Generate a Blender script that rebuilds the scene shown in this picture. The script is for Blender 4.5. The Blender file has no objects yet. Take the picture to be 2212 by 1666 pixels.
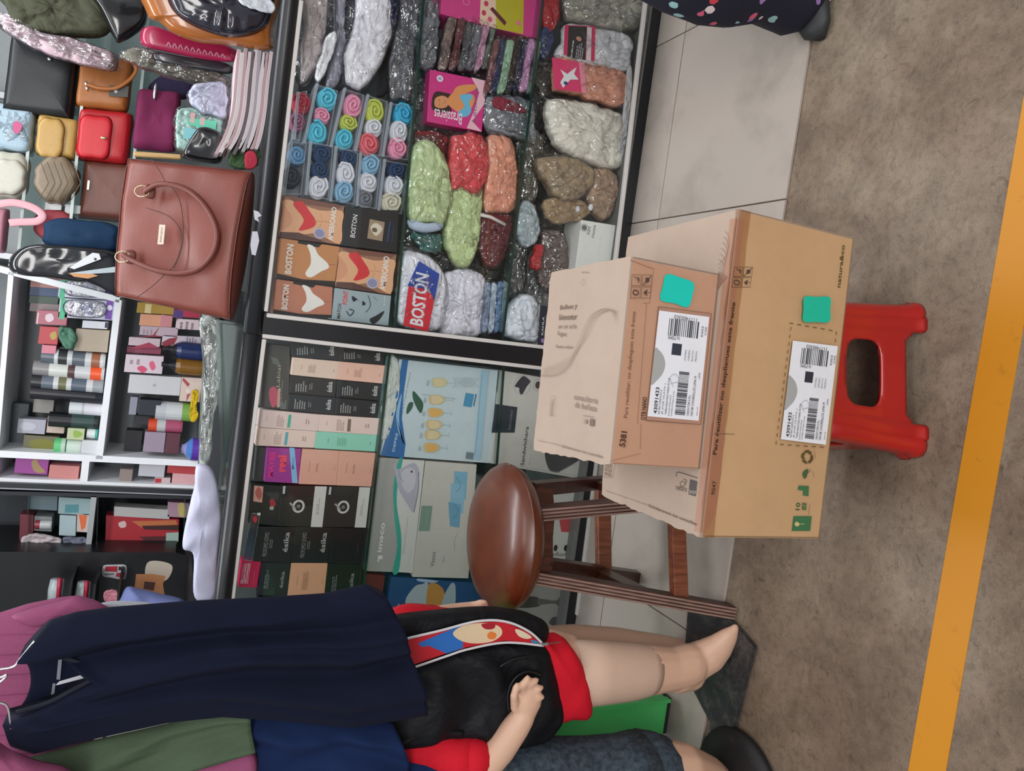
import bpy, bmesh, math, random
from mathutils import Vector, Matrix, noise
random.seed(7)
sc = bpy.context.scene
COL = sc.collection

# ---------------- camera (phone held sideways: world up points to the left of the frame) ----------------
FPX, PITCH, ROLL, YAW, CAMH = 1600.0, math.radians(24.8235), math.radians(6.009), math.radians(3.796), 1.4
_fw = Vector((-math.sin(YAW)*math.cos(PITCH), math.cos(YAW)*math.cos(PITCH), -math.sin(PITCH)))
_r0 = Vector((math.cos(YAW), math.sin(YAW), 0)); _u0 = _r0.cross(_fw)
_rt = math.cos(ROLL)*_r0 + math.sin(ROLL)*_u0
_up = -math.sin(ROLL)*_r0 + math.cos(ROLL)*_u0
CAM = Vector((0, 0, CAMH))
cam = bpy.data.cameras.new('camera'); cam.lens = 36*FPX/2212; cam.sensor_width = 36; cam.clip_start = .02; cam.clip_end = 60
camo = bpy.data.objects.new('camera', cam); COL.objects.link(camo)
xc, yc, zc = -_up, _rt, -_fw
camo.matrix_world = Matrix(((xc.x, yc.x, zc.x, CAM.x), (xc.y, yc.y, zc.y, CAM.y), (xc.z, yc.z, zc.z, CAM.z), (0, 0, 0, 1)))
sc.camera = camo

# ---------------- light and exposure ----------------
sc.view_settings.view_transform = 'Standard'; sc.view_settings.look = 'None'
sc.view_settings.gamma = 1; sc.view_settings.use_curve_mapping = False
sc.view_settings.exposure = 0.0
w = bpy.data.worlds.new('World'); sc.world = w; w.use_nodes = True
bg = w.node_tree.nodes['Background']; bg.inputs[0].default_value = (.93, .96, 1, 1); bg.inputs[1].default_value = .55
def area(name, loc, size, power, rot=(0, 0, 0), col=(1, 1, 1)):
    l = bpy.data.lights.new(name, 'AREA'); l.shape = 'RECTANGLE'; l.size, l.size_y = size; l.energy = power; l.color = col
    o = bpy.data.objects.new(name, l); o.location = loc; o.rotation_euler = rot; COL.objects.link(o); return o
area('ceiling_panel_light', (0.3, 0.3, 3.1), (2.4, .8), 20, col=(1, .97, .93))
area('front_fill_light', (0.4, -2.1, 2.5), (3.2, .7), 88, rot=(math.radians(68), 0, 0), col=(1, .98, .96))  # added fill from the aisle side, unseen, brightens the display case fronts
area('stall_tube_light', (-.35, 2.25, 2.7), (1.3, .2), 19, rot=(math.radians(-8), 0, 0), col=(.93, .97, 1))
area('stall_tube_light', (1.0, 2.25, 2.7), (1.3, .2), 19, rot=(math.radians(-8), 0, 0), col=(.93, .97, 1))
area('added_back_light', (-.9, 4.0, 2.6), (1.6, .15), 14, rot=(math.radians(-60), 0, 0), col=(.93, .97, 1))  # light added at the back wall to give the stool cushion a highlight
sc.cycles.transparent_max_bounces = 24
sc.cycles.max_bounces = 8

# ---------------- helpers ----------------
def ray(q):
    return _fw*FPX + _rt*((1666-q[1])-833) - _up*(q[0]-1106)
def onY(q, Y):
    d = ray(q); return CAM + d*(Y/d.y)
def onZ(q, Z):
    d = ray(q); return CAM + d*((Z-CAMH)/d.z)
def onP(q, O, N):
    d = ray(q); return CAM + d*((O-CAM).dot(N)/d.dot(N))
def lin(c):
    return c/12.92 if c <= .04045 else ((c+.055)/1.055)**2.4
def rgb(h):
    return tuple(lin(int(h[i:i+2], 16)/255) for i in (0, 2, 4))
_M = {}
def mat(h, rough=.6, metal=0, kind=''):
    """flat-coloured procedural material: colour with a fine noise grain, optional relief"""
    k = (h, rough, metal, kind)
    if k in _M: return _M[k]
    m = bpy.data.materials.new((kind or 'coat')+'_'+h); m.use_nodes = True
    nt = m.node_tree; b = nt.nodes['Principled BSDF']; L = nt.links.new
    c = rgb(h)
    tc = nt.nodes.new('ShaderNodeTexCoord'); n = nt.nodes.new('ShaderNodeTexNoise')
    L(tc.outputs['Object'], n.inputs['Vector'])
    n.inputs['Scale'].default_value = {'fabric': 180, 'leather': 160, 'card': 60, 'skin': 25}.get(kind, 40)
    n.inputs['Detail'].default_value = 2
    mx = nt.nodes.new('ShaderNodeMix'); mx.data_type = 'RGBA'
    a = .90 if kind in ('fabric', 'leather') else .95
    mx.inputs[6].default_value = (c[0]*a, c[1]*a, c[2]*a, 1)
    mx.inputs[7].default_value = (min(1, c[0]*(2-a)), min(1, c[1]*(2-a)), min(1, c[2]*(2-a)), 1)
    L(n.outputs[0], mx.inputs[0]); L(mx.outputs[2], b.inputs['Base Color'])
    b.inputs['Roughness'].default_value = rough; b.inputs['Metallic'].default_value = metal
    if kind in ('fabric', 'crumple'): b.inputs['Specular IOR Level'].default_value = .2
    if kind == 'crumple':
        n2 = nt.nodes.new('ShaderNodeTexNoise'); n2.inputs['Scale'].default_value = 14; n2.inputs['Detail'].default_value = 1.5; n2.inputs['Distortion'].default_value = 2.2
        L(tc.outputs['Object'], n2.inputs[0]); bp = nt.nodes.new('ShaderNodeBump'); bp.inputs['Strength'].default_value = .5; bp.inputs['Distance'].default_value = .012
        L(n2.outputs[0], bp.inputs['Height']); L(bp.outputs[0], b.inputs['Normal'])
    if kind in ('fabric', 'leather', 'knit'):
        bp = nt.nodes.new('ShaderNodeBump'); bp.inputs['Strength'].default_value = .25; bp.inputs['Distance'].default_value = .001
        L(n.outputs[0], bp.inputs['Height']); L(bp.outputs[0], b.inputs['Normal'])
    if kind == 'gloss': b.inputs['Coat Weight'].default_value = .6; b.inputs['Coat Roughness'].default_value = .08
    _M[k] = m; return m
def film(name, tint=(1, 1, 1), crinkle=0., rough=.12, base=.04, scale=30, gl=.5, streak=.45):
    """clear sheet: see-through with a fresnel gloss, crinkled where it is a loose bag"""
    if name in _M: return _M[name]
    m = bpy.data.materials.new(name); m.use_nodes = True; nt = m.node_tree; L = nt.links.new
    for x in list(nt.nodes):
        if x.type != 'OUTPUT_MATERIAL': nt.nodes.remove(x)
    out = [x for x in nt.nodes if x.type == 'OUTPUT_MATERIAL'][0]
    tr = nt.nodes.new('ShaderNodeBsdfTransparent'); tr.inputs[0].default_value = (*tint, 1)
    g = nt.nodes.new('ShaderNodeBsdfGlossy'); g.inputs['Roughness'].default_value = rough
    lw = nt.nodes.new('ShaderNodeLayerWeight'); lw.inputs[0].default_value = .25
    mr = nt.nodes.new('ShaderNodeMapRange'); mr.inputs[3].default_value = base; mr.inputs[4].default_value = gl
    mx = nt.nodes.new('ShaderNodeMixShader')
    L(lw.outputs['Fresnel'], mr.inputs[0]); L(mr.outputs[0], mx.inputs[0]); L(tr.outputs[0], mx.inputs[1]); L(g.outputs[0], mx.inputs[2])
    L(mx.outputs[0], out.inputs[0])
    if crinkle:
        tc = nt.nodes.new('ShaderNodeTexCoord'); n = nt.nodes.new('ShaderNodeTexNoise'); n.inputs['Scale'].default_value = scale
        n.inputs['Detail'].default_value = 3; n.inputs['Distortion'].default_value = 1.2
        bp = nt.nodes.new('ShaderNodeBump'); bp.inputs['Strength'].default_value = 1; bp.inputs['Distance'].default_value = crinkle
        rg = nt.nodes.new('ShaderNodeMapRange'); rg.inputs[1].default_value = .60; rg.inputs[2].default_value = .70; rg.inputs[3].default_value = 0; rg.inputs[4].default_value = streak
        n3 = nt.nodes.new('ShaderNodeTexNoise'); n3.inputs['Scale'].default_value = scale*1.3; n3.inputs['Detail'].default_value = 2; n3.inputs['Distortion'].default_value = 2.5
        mpp = nt.nodes.new('ShaderNodeMapping'); mpp.inputs['Scale'].default_value = (2.2, 1, .55); L(tc.outputs['Object'], mpp.inputs[0]); L(mpp.outputs[0], n3.inputs[0])
        ad = nt.nodes.new('ShaderNodeMath'); ad.operation = 'ADD'; ad.use_clamp = True; L(n3.outputs[0], rg.inputs[0]); L(rg.outputs[0], ad.inputs[0]); L(mr.outputs[0], ad.inputs[1]); L(ad.outputs[0], mx.inputs[0])
        L(tc.outputs['Object'], n.inputs[0]); L(n.outputs[0], bp.inputs['Height'])
        L(bp.outputs[0], g.inputs['Normal']); L(bp.outputs[0], lw.inputs['Normal'])
    _M[name] = m; return m
GLASS = lambda: film('clear_glass', (.99, 1, .995), 0, .03, .012, gl=.3)
WRAP = lambda: film('plastic_wrap', (.99, .99, 1), .008, .1, .055, 26, .8, .42)
WRAPH = lambda: film('heavy_plastic_wrap', (.97, .97, .98), .012, .1, .16, 22, .9, .6)
def frost(name, h, f):
    if name in _M: return _M[name]
    m = bpy.data.materials.new(name); m.use_nodes = True; nt = m.node_tree; L = nt.links.new
    b = nt.nodes['Principled BSDF']; b.inputs['Base Color'].default_value = (*rgb(h), 1); b.inputs['Roughness'].default_value = .25
    tr = nt.nodes.new('ShaderNodeBsdfTransparent'); mx = nt.nodes.new('ShaderNodeMixShader'); mx.inputs[0].default_value = f
    L(tr.outputs[0], mx.inputs[1]); L(b.outputs[0], mx.inputs[2]); L(mx.outputs[0], nt.nodes['Material Output'].inputs[0]); _M[name] = m; return m
CLEAR = lambda: frost('clear_box_plastic', 'd4dce8', .22)

def rooted(o, label=None, cat=None, group=None, kind=None):
    if label: o['label'] = label
    if cat: o['category'] = cat
    if group: o['group'] = group
    if kind: o['kind'] = kind
    return o
class MB:
    def __init__(s): s.v = []; s.f = []; s.m = []; s.mats = []
    def mi(s, m):
        if m not in s.mats: s.mats.append(m)
        return s.mats.index(m)
    def add(s, vs, fs, m):
        o = len(s.v); k = s.mi(m)
        s.v += [Vector(v) for v in vs]
        for f in fs: s.f.append([i+o for i in f]); s.m.append(k)
    def hexa(s, F, B, m):   # front quad TL TR BR BL, back quad the same order
        s.add(list(F)+list(B), [(3, 2, 1, 0), (4, 5, 6, 7), (0, 1, 5, 4), (1, 2, 6, 5), (2, 3, 7, 6), (3, 0, 4, 7)], m)
    def box(s, a, b, m, M=None):
        x0, y0, z0 = a; x1, y1, z1 = b
        F = [Vector(p) for p in ((x0, y0, z1), (x1, y0, z1), (x1, y0, z0), (x0, y0, z0))]
        B = [Vector(p) for p in ((x0, y1, z1), (x1, y1, z1), (x1, y1, z0), (x0, y1, z0))]
        if M: F = [M @ p for p in F]; B = [M @ p for p in B]
        s.hexa(F, B, m)
    def bar(s, a, b, w, h, m, up=(0, 0, 1)):
        a = Vector(a); b = Vector(b); d = (b-a).normalized(); sd = d.cross(Vector(up)).normalized(); u = sd.cross(d)
        q = lambda p: [p-sd*w/2+u*h/2, p+sd*w/2+u*h/2, p+sd*w/2-u*h/2, p-sd*w/2-u*h/2]
        s.hexa(q(a), q(b), m)
    def loft(s, secs, m, n=16, cap=True, wr=0, wf=10):
        """secs: (centre, ax, ay) with the two half-axis vectors of each ring"""
        V = []; 
        for c, ax, ay in secs:
            c = Vector(c); ax = Vector(ax); ay = Vector(ay)
            for i in range(n):
                t = 2*math.pi*i/n; p = c+ax*math.cos(t)+ay*math.sin(t)
                if wr: p = p+(p-c).normalized()*wr*noise.noise(p*wf)
                V.append(p)
        F = []; K = len(secs)
        for k in range(K-1):
            for i in range(n): F.append((k*n+i, k*n+(i+1) % n, (k+1)*n+(i+1) % n, (k+1)*n+i))
        if cap: F.append(tuple(range(n))[::-1]); F.append(tuple(range((K-1)*n, K*n)))
        s.add(V, F, m)
    def tube(s, pts, r, m, n=8, flat=1., up=None, cap=True):
        pts = [Vector(p) for p in pts]; K = len(pts); rs = r if isinstance(r, (list, tuple)) else [r]*K
        secs = []; prev = Vector(up) if up else None
        for i, p in enumerate(pts):
            d = (pts[min(i+1, K-1)]-pts[max(i-1, 0)]).normalized()
            if prev is None: prev = Vector((0, 0, 1)) if abs(d.z) < .9 else Vector((1, 0, 0))
            a = d.cross(prev)
            if a.length < 1e-6: a = d.cross(Vector((.3, .5, .8)))
            a.normalize(); b = a.cross(d).normalized()
            if not up: prev = b
            secs.append((p, a*rs[i], b*rs[i]*flat))
        s.loft(secs, m, n, cap)
    def ell(s, c, rx, ry, rz, m, n=14, k=9, R=None, wr=0, wf=10, p=1.):
        c = Vector(c); secs = []
        V = []
        for j in range(k+1):
            t = -math.pi/2+math.pi*j/k
            for i in range(n):
                a = 2*math.pi*i/n; cc = math.cos(t); ss = math.sin(t)
                g = lambda x: math.copysign(abs(x)**p, x)
                q = Vector((rx*g(cc)*g(math.cos(a)), ry*g(cc)*g(math.sin(a)), rz*g(ss)))
                if R: q = R @ q
                q = c+q
                if wr: q += (q-c).normalized()*wr*noise.noise(q*wf)
                V.append(q)
        F = []
        for j in range(k):
            for i in range(n): F.append((j*n+i, j*n+(i+1) % n, (j+1)*n+(i+1) % n, (j+1)*n+i))
        s.add(V, F, m)
    def lathe(s, c, prof, m, n=16, ax=None):
        c = Vector(c); ax = Vector(ax or (0, 0, 1)).normalized()
        a = ax.cross(Vector((0, 1, 0))); a = (a if a.length > .01 else ax.cross(Vector((1, 0, 0)))).normalized(); b = ax.cross(a)
        s.loft([(c+ax*h, a*max(r, 1e-4), b*max(r, 1e-4)) for r, h in prof], m, n)
    def build(s, name, parent=None, smooth=False, bevel=0, origin=True, mods=()):
        me = bpy.data.meshes.new(name)
        if not s.v: s.v = [Vector((0, 0, 0))]
        xs = [v.x for v in s.v]; ys = [v.y for v in s.v]; zs = [v.z for v in s.v]
        o0 = Vector(((min(xs)+max(xs))/2, (min(ys)+max(ys))/2, min(zs)))
        me.from_pydata([v-o0 for v in s.v], [], s.f)
        for m in s.mats: me.materials.append(m)
        me.polygons.foreach_set('material_index', s.m)
        if smooth: me.polygons.foreach_set('use_smooth', [True]*len(s.f))
        me.update()
        bm = bmesh.new(); bm.from_mesh(me)
        if smooth != 'sheet': bmesh.ops.remove_doubles(bm, verts=bm.verts, dist=1e-6)
        bmesh.ops.recalc_face_normals(bm, faces=bm.faces); bm.to_mesh(me); bm.free()
        o = bpy.data.objects.new(name, me); COL.objects.link(o); o.location = o0
        if parent:
            o.parent = parent; o.matrix_parent_inverse = parent_inv(parent)
        if bevel:
            b = o.modifiers.new('bevel', 'BEVEL'); b.width = bevel; b.segments = 2; b.limit_method = 'ANGLE'
        return o
def parent_inv(p):
    # every object here is built with verts in world space and a pure translation, so its world place is its location
    return Matrix.Translation(p.location).inverted()
def empty(name, loc, label=None, cat=None, group=None, kind=None):
    o = bpy.data.objects.new(name, None); COL.objects.link(o); o.location = loc; o.empty_display_size = .05
    return rooted(o, label, cat, group, kind)
# a child of a child: its own location is stored in world terms too, see parent_inv

def crv(pts, n=8, closed=True):
    K = len(pts); out = []
    rng = range(K) if closed else range(K-1)
    for i in rng:
        g = (lambda j: pts[j % K]) if closed else (lambda j: pts[min(max(j, 0), K-1)])
        p0, p1, p2, p3 = Vector(g(i-1)), Vector(g(i)), Vector(g(i+1)), Vector(g(i+2))
        for k in range(n):
            t = k/n
            out.append(.5*((2*p1)+(p2-p0)*t+(2*p0-5*p1+4*p2-p3)*t*t+(3*p1-p0-3*p2+p3)*t**3))
    if not closed: out.append(Vector(pts[-1]))
    return out
def puff(mb, P, th, m, N=(0, -1, 0), back=.5, wr=0, wf=(20, 20, 20), rings=7, sub=6, sharp=2.2, fold=None, ctr=None, crease=0, cf=16):
    """soft body with outline P (world points, smoothed), bulging th to the front along N"""
    N = Vector(N); O = crv(P, sub); n = len(O)
    if crease:
        c0 = sum(O, Vector())/n; O = [p+(p-c0).normalized()*(.009*noise.noise(p*28+Vector((3, 1, 7)))+.004*noise.noise(p*80)) for p in O]
    c = Vector(ctr) if ctr else sum(O, Vector())/n
    V = []
    for side in (1, -back):
        for k in range(rings):
            r = 1-(k/rings)**1.15 if k else 1.
            hgt = th*side*max(0, 1-r**sharp)**(1/sharp)
            for p in O:
                q = c+(p-c)*r
                d = hgt
                if side > 0 and k:
                    e = min(1, (1-r)*4)
                    if wr: d += wr*e*noise.noise(Vector((q.x*wf[0], q.y*wf[1], q.z*wf[2])))
                    if fold: d += fold(q)*e
                    if crease:
                        v = Vector((q.x*cf, 3.3, q.z*cf)); v += Vector((noise.noise(v*.5), 0, noise.noise(v*.5+Vector((9, 0, 0)))))*1.5
                        d -= crease*e*(max(0, 1-abs(noise.noise(v))*5)+.6*max(0, 1-abs(noise.noise(v*2.1+Vector((5, 1, 2))))*5))
                V.append(q+N*d)
        q = c.copy(); d = th*side
        if side > 0 and fold: d += fold(q)
        V.append(q+N*d)
    F = []; S = rings*n+1
    for s_ in (0, 1):
        o = s_*S
        for k in range(rings-1):
            for i in range(n): F.append((o+k*n+i, o+k*n+(i+1) % n, o+(k+1)*n+(i+1) % n, o+(k+1)*n+i))
        for i in range(n): F.append((o+(rings-1)*n+i, o+(rings-1)*n+(i+1) % n, o+rings*n))
    mb.add(V, F, m)
def PX(pts, Y): return [onY(p, Y) for p in pts]

# text outlines as flat meshes, fitted into a rectangle
_T = {}
def text2d(s, bold=0, shear=0):
    k = (s, bold, shear)
    if k in _T: return _T[k]
    cu = bpy.data.curves.new('t', 'FONT'); cu.body = s; cu.size = 1; cu.resolution_u = 2; cu.offset = bold; cu.shear = shear
    ob = bpy.data.objects.new('t', cu); COL.objects.link(ob)
    dg = bpy.context.evaluated_depsgraph_get(); me = bpy.data.meshes.new_from_object(ob.evaluated_get(dg))
    vs = [(v.co.x, v.co.y) for v in me.vertices]; fs = [tuple(p.vertices) for p in me.polygons]
    bpy.data.objects.remove(ob); bpy.data.curves.remove(cu); bpy.data.meshes.remove(me)
    x0 = min(v[0] for v in vs); x1 = max(v[0] for v in vs); y0 = min(v[1] for v in vs); y1 = max(v[1] for v in vs)
    _T[k] = ([((x-x0)/(x1-x0+1e-9), (y-y0)/(y1-y0+1e-9)) for x, y in vs], fs); return _T[k]
class Face:
    """a flat printed face: O a point on it, S unit to the right, T unit downwards, N unit outwards"""
    def __init__(s, O, S, T, lift=.0006):
        s.O = Vector(O); s.S = Vector(S).normalized()
        s.T = Vector(T).normalized(); s.N = s.T.cross(s.S).normalized()
        if s.N.dot(CAM-s.O) < 0: s.N = -s.N
        s.k = 0; s.lift = lift; s.mb = MB(); s.T = (s.N.cross(s.S) if s.N.cross(s.S).dot(s.T) > 0 else -s.N.cross(s.S)).normalized()
    def st(s, q):
        p = onP(q, s.O, s.N)-s.O; return p.dot(s.S), p.dot(s.T)
    def w(s, a, b): return s.O+s.S*a+s.T*b+s.N*(s.lift+s.k*.00012)
    def poly(s, pts, c, m=None):
        n = len(pts); s.mb.add([s.w(*p) for p in pts], [tuple(range(n))], m or mat(c, .5)); s.k += 1
    def quadstrip(s, A, B, c):
        n = len(A); s.mb.add([s.w(*p) for p in A]+[s.w(*p) for p in B], [(i, i+1, n+i+1, n+i) for i in range(n-1)], mat(c, .5)); s.k += 1
    def line(s, pts, wd, c):
        A = []; B = []
        for i, p in enumerate(pts):
            q0 = pts[max(i-1, 0)]; q1 = pts[min(i+1, len(pts)-1)]
            d = Vector((q1[0]-q0[0], q1[1]-q0[1])); d.normalize(); nn = (-d.y*wd/2, d.x*wd/2)
            A.append((p[0]+nn[0], p[1]+nn[1])); B.append((p[0]-nn[0], p[1]-nn[1]))
        s.quadstrip(A, B, c)
    def rect(s, a, b, c): s.poly([(a[0], a[1]), (b[0], a[1]), (b[0], b[1]), (a[0], b[1])], c)
    def ellipse(s, cx, cy, rx, ry, c, n=20, a0=0, a1=360):
        s.poly([(cx+rx*math.cos(math.radians(a0+(a1-a0)*i/n)), cy+ry*math.sin(math.radians(a0+(a1-a0)*i/n))) for i in range(n if a1-a0 >= 360 else n+1)], c)
    def ring(s, cx, cy, rx, ry, wd, c, n=20, a0=0, a1=360):
        s.line([(cx+rx*math.cos(math.radians(a0+(a1-a0)*i/n)), cy+ry*math.sin(math.radians(a0+(a1-a0)*i/n))) for i in range(n+1)], wd, c)
    def text(s, a, b, t, c, rot=0, bold=.02, shear=0):
        vs, fs = text2d(t, bold, shear); P = []
        for x, y in vs:
            y = 1-y
            if rot == 1: x, y = 1-y, x
            elif rot == 2: x, y = 1-x, 1-y
            elif rot == 3: x, y = y, 1-x
            P.append(s.w(a[0]+(b[0]-a[0])*x, a[1]+(b[1]-a[1])*y))
        s.mb.add(P, fs, mat(c, .5)); s.k += 1
    def run(s, decs):
        for d in decs:
            k = d[0]
            if k == 'r': s.rect(s.st(d[1:3]), s.st(d[3:5]), d[5])
            elif k == 'q': s.poly([s.st(p) for p in d[1]], d[2])
            elif k == 'c': s.poly([(p.x, p.y) for p in crv([(*s.st(p), 0) for p in d[1]], 4)], d[2])
            elif k == 'e':
                a, b = s.st(d[1:3]); r1 = abs(s.st((d[1]+d[3], d[2]))[1]-b); r2 = abs(s.st((d[1], d[2]+d[4]))[0]-a); s.ellipse(a, b, r2, r1, d[5])
            elif k == 'o':
                a, b = s.st(d[1:3]); r1 = abs(s.st((d[1]+d[3], d[2]))[1]-b); r2 = abs(s.st((d[1], d[2]+d[4]))[0]-a); s.ring(a, b, r2, r1, d[5], d[6])
            elif k == 'l': s.line([s.st(p) for p in d[1]], d[2], d[3])
            elif k == 's': s.line([(p.x, p.y) for p in crv([(*s.st(p), 0) for p in d[1]], 6, False)], d[2], d[3])
            elif k == 't': s.text(s.st(d[1:3]), s.st(d[3:5]), d[5], d[6], *(d[7:] if len(d) > 7 else ()))
            elif k == 'g':      # small print too fine to read: rows of short dashes
                a = s.st(d[1:3]); b = s.st(d[3:5]); n = d[5]; rr = random.Random(int(d[1]*7+d[2]))
                for i in range(n):
                    y0 = a[1]+(b[1]-a[1])*i/n; y1 = y0+(b[1]-a[1])/n*.45; x = a[0]
                    end = a[0]+(b[0]-a[0])*rr.uniform(.6, 1)
                    k0 = s.k
                    while x < end:
                        wv = (b[0]-a[0])*rr.uniform(.06, .2); s.rect((x, y0), (min(x+wv, end), y1), d[6]); s.k = k0; x += wv*1.25
                s.k += 1
            elif k == 'b':      # barcode
                a = s.st(d[1:3]); b = s.st(d[3:5]); n = d[5]; rr = random.Random(int(d[1]+d[2])); x = a[0]; st_ = (b[0]-a[0])/n
                k0 = s.k
                for i in range(n):
                    s.rect((a[0]+st_*i, a[1]), (a[0]+st_*(i+rr.choice((.3, .5, .75))), b[1]), d[6]); s.k = k0
                s.k += 1
    def build(s, parent, name='print'):
        o = s.mb.build(name, parent, smooth='sheet'); return o

# carton given by the four pixels of its front face (upright TL, TR, BR, BL), on the plane Y, going back by depth
def carton(name, label, cat, Q, Y, depth, h, decs=(), group=None, rough=.45, kind='card', bevel=.0012, top=None, lid=True):
    F = [onY(q, Y) for q in Q]; B = [p+Vector((0, depth, 0)) for p in F]
    mb = MB(); m = mat(h, rough, 0, kind); mb.hexa(F, B, m)
    if top: mb.m[2] = mb.mi(mat(top, rough, 0, kind))
    o = mb.build(name, bevel=bevel); rooted(o, label, cat, group)
    if decs:
        f = Face(F[0], F[1]-F[0], F[3]-F[0]); f.run(decs); f.build(o)
    if lid:
        t = MB()
        u = (F[1]-F[0]).normalized()
        t.hexa([F[0]+u*.002+Vector((0, .001, .0012)), F[1]-u*.002+Vector((0, .001, .0012)), F[1]-u*.002+Vector((0, .001, 0)), F[0]+u*.002+Vector((0, .001, 0))],
               [B[0]+u*.002+Vector((0, -.002, .0012)), B[1]-u*.002+Vector((0, -.002, .0012)), B[1]-u*.002+Vector((0, -.002, 0)), B[0]+u*.002+Vector((0, -.002, 0))], m)
        t.build('lid_flap', o)
    return o
def soft(name, label, cat, pts, Y, th, h, group=None, kind='crumple', rough=.8, wr=.006, wf=(22, 10, 22), wrap=None, wsc=1.06, parts=(), fold=None, back=.5, rings=7, sharp=2.2, sub=6):
    cr_ = kind == 'crumple'
    if cr_: rings = max(rings, 14); sub = 9; sharp = max(sharp, 4)
    if wrap: cr2 = random.Random(len(label)*7+int(pts[0][0]))
    P = PX(pts, Y); mb = MB(); puff(mb, P, th, mat(h, rough, 0, kind) if isinstance(h, str) else h, wr=wr, wf=wf, fold=fold, back=back, rings=rings, sharp=sharp, sub=sub, crease=.009 if cr_ else 0)
    o = mb.build(name, smooth=True); rooted(o, label, cat, group)
    if wrap:
        c = sum(P, Vector())/len(P); W = MB(); puff(W, [c+(p-c)*(wsc+cr2.uniform(-.02, .07)) for p in P], th+.006, wrap, wr=.009, wf=(30, 30, 30), back=back+.1, rings=12, sub=8, crease=.006, cf=24, sharp=3)
        W.build('plastic_wrap', o, smooth=False)
    return o
def print_on(o, pts, Y, lift, decs, name='print'):
    """flat printed card lying on the front of a soft pack"""
    f = Face(onY(pts[0], Y)-Vector((0, lift, 0)), (1, 0, 0), (0, 0, -1)); f.run(decs); return f.build(o, name)
def poly_at(P, t):
    """point at fraction t of the length of a polyline"""
    L_ = [0]
    for a, b in zip(P, P[1:]): L_.append(L_[-1]+(b-a).length)
    d = t*L_[-1]
    for i in range(len(P)-1):
        if d <= L_[i+1] or i == len(P)-2: return P[i].lerp(P[i+1], (d-L_[i])/max(1e-9, L_[i+1]-L_[i]))
def garment(mb, A, B, T, U, Y, th, m, fold, nu=60, nv=56):
    """hanging cloth: A start edge, B end edge, T and U the two long edges (pixels), folds running from A to B"""
    A, B, T, U = [[onY(p, Y) for p in E_] for E_ in (A, B, T, U)]; V = []
    for side in (0, 1):
        for i in range(nu+1):
            s_ = i/nu; ts = poly_at(T, s_); us = poly_at(U, s_)
            for j in range(nv+1):
                t = j/nv; a = poly_at(A, t); b = poly_at(B, t); p = a.lerp(b, s_)
                p = p+(ts-A[0].lerp(B[0], s_))*(1-t)+(us-A[-1].lerp(B[-1], s_))*t
                e = min(1, 6*t, 6*(1-t)); bul = th*(1-(2*t-1)**4)**.5
                V.append(p+Vector((0, -(bul+fold(s_, t, p)*e) if side == 0 else bul*.7+.004, 0)))
    F = []; S_ = (nu+1)*(nv+1); w_ = nv+1
    for sd in (0, 1):
        for i in range(nu):
            for j in range(nv): a = sd*S_+i*w_+j; F.append((a, a+w_, a+w_+1, a+1))
    for i in range(nu): F.append((i*w_, (i+1)*w_, S_+(i+1)*w_, S_+i*w_)); F.append((i*w_+nv, (i+1)*w_+nv, S_+(i+1)*w_+nv, S_+i*w_+nv))
    for j in range(nv): F.append((j, j+1, S_+j+1, S_+j)); F.append((nu*w_+j, nu*w_+j+1, S_+nu*w_+j+1, S_+nu*w_+j))
    mb.add(V, F, m)

# ---------------- the setting ----------------
def concrete():
    m = bpy.data.materials.new('worn_concrete'); m.use_nodes = True; nt = m.node_tree; L = nt.links.new; b = nt.nodes['Principled BSDF']
    tc = nt.nodes.new('ShaderNodeTexCoord')
    def ns(sc_, d, ro=.5, dis=0):
        n = nt.nodes.new('ShaderNodeTexNoise'); n.inputs['Scale'].default_value = sc_; n.inputs['Detail'].default_value = d
        n.inputs['Roughness'].default_value = ro; n.inputs['Distortion'].default_value = dis; L(tc.outputs['Object'], n.inputs[0]); return n
    def ramp(n, pts):
        r = nt.nodes.new('ShaderNodeValToRGB'); e = r.color_ramp.elements
        for i, (p, c) in enumerate(pts):
            x = e[i] if i < 2 else e.new(p)
            x.position = p; x.color = (*c, 1)
        L(n.outputs[0], r.inputs[0]); return r
    def mix(a, b_, f, t='MIX'):
        x = nt.nodes.new('ShaderNodeMix'); x.data_type = 'RGBA'; x.blend_type = t
        L(a, x.inputs[6]); L(b_, x.inputs[7])
        if isinstance(f, float): x.inputs[0].default_value = f
        else: L(f, x.inputs[0])
        return x.outputs[2]
    r1 = ramp(ns(1.7, 6, .62, .6), [(.3, rgb('6e5c4d')), (.7, rgb('978a7a')), (.5, rgb('7f6f5f'))])
    r2 = ramp(ns(9, 6, .7, .4), [(.35, (.62, .58, .56)), (.62, (1.1, 1.08, 1.05))])
    c = mix(r1.outputs[0], r2.outputs[0], .8, 'MULTIPLY')
    r3 = ramp(ns(60, 3, .7), [(.36, (.55, .5, .48)), (.5, (1.05, 1.05, 1.05))])
    c = mix(c, r3.outputs[0], .35, 'MULTIPLY')
    r4 = ramp(ns(26, 2, .5, 1.5), [(.66, (1, 1, 1)), (.74, (.5, .45, .42))])
    c = mix(c, r4.outputs[0], .6, 'MULTIPLY')
    r5 = ramp(ns(330, 2), [(.3, (.75, .75, .75)), (.7, (1.2, 1.2, 1.2))])
    c = mix(c, r5.outputs[0], .5, 'MULTIPLY')
    L(c, b.inputs['Base Color']); b.inputs['Roughness'].default_value = .62
    bp = nt.nodes.new('ShaderNodeBump'); bp.inputs['Strength'].default_value = .3; bp.inputs['Distance'].default_value = .003
    L(r3.outputs[0], bp.inputs['Height']); L(bp.outputs[0], b.inputs['Normal'])
    return m
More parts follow.
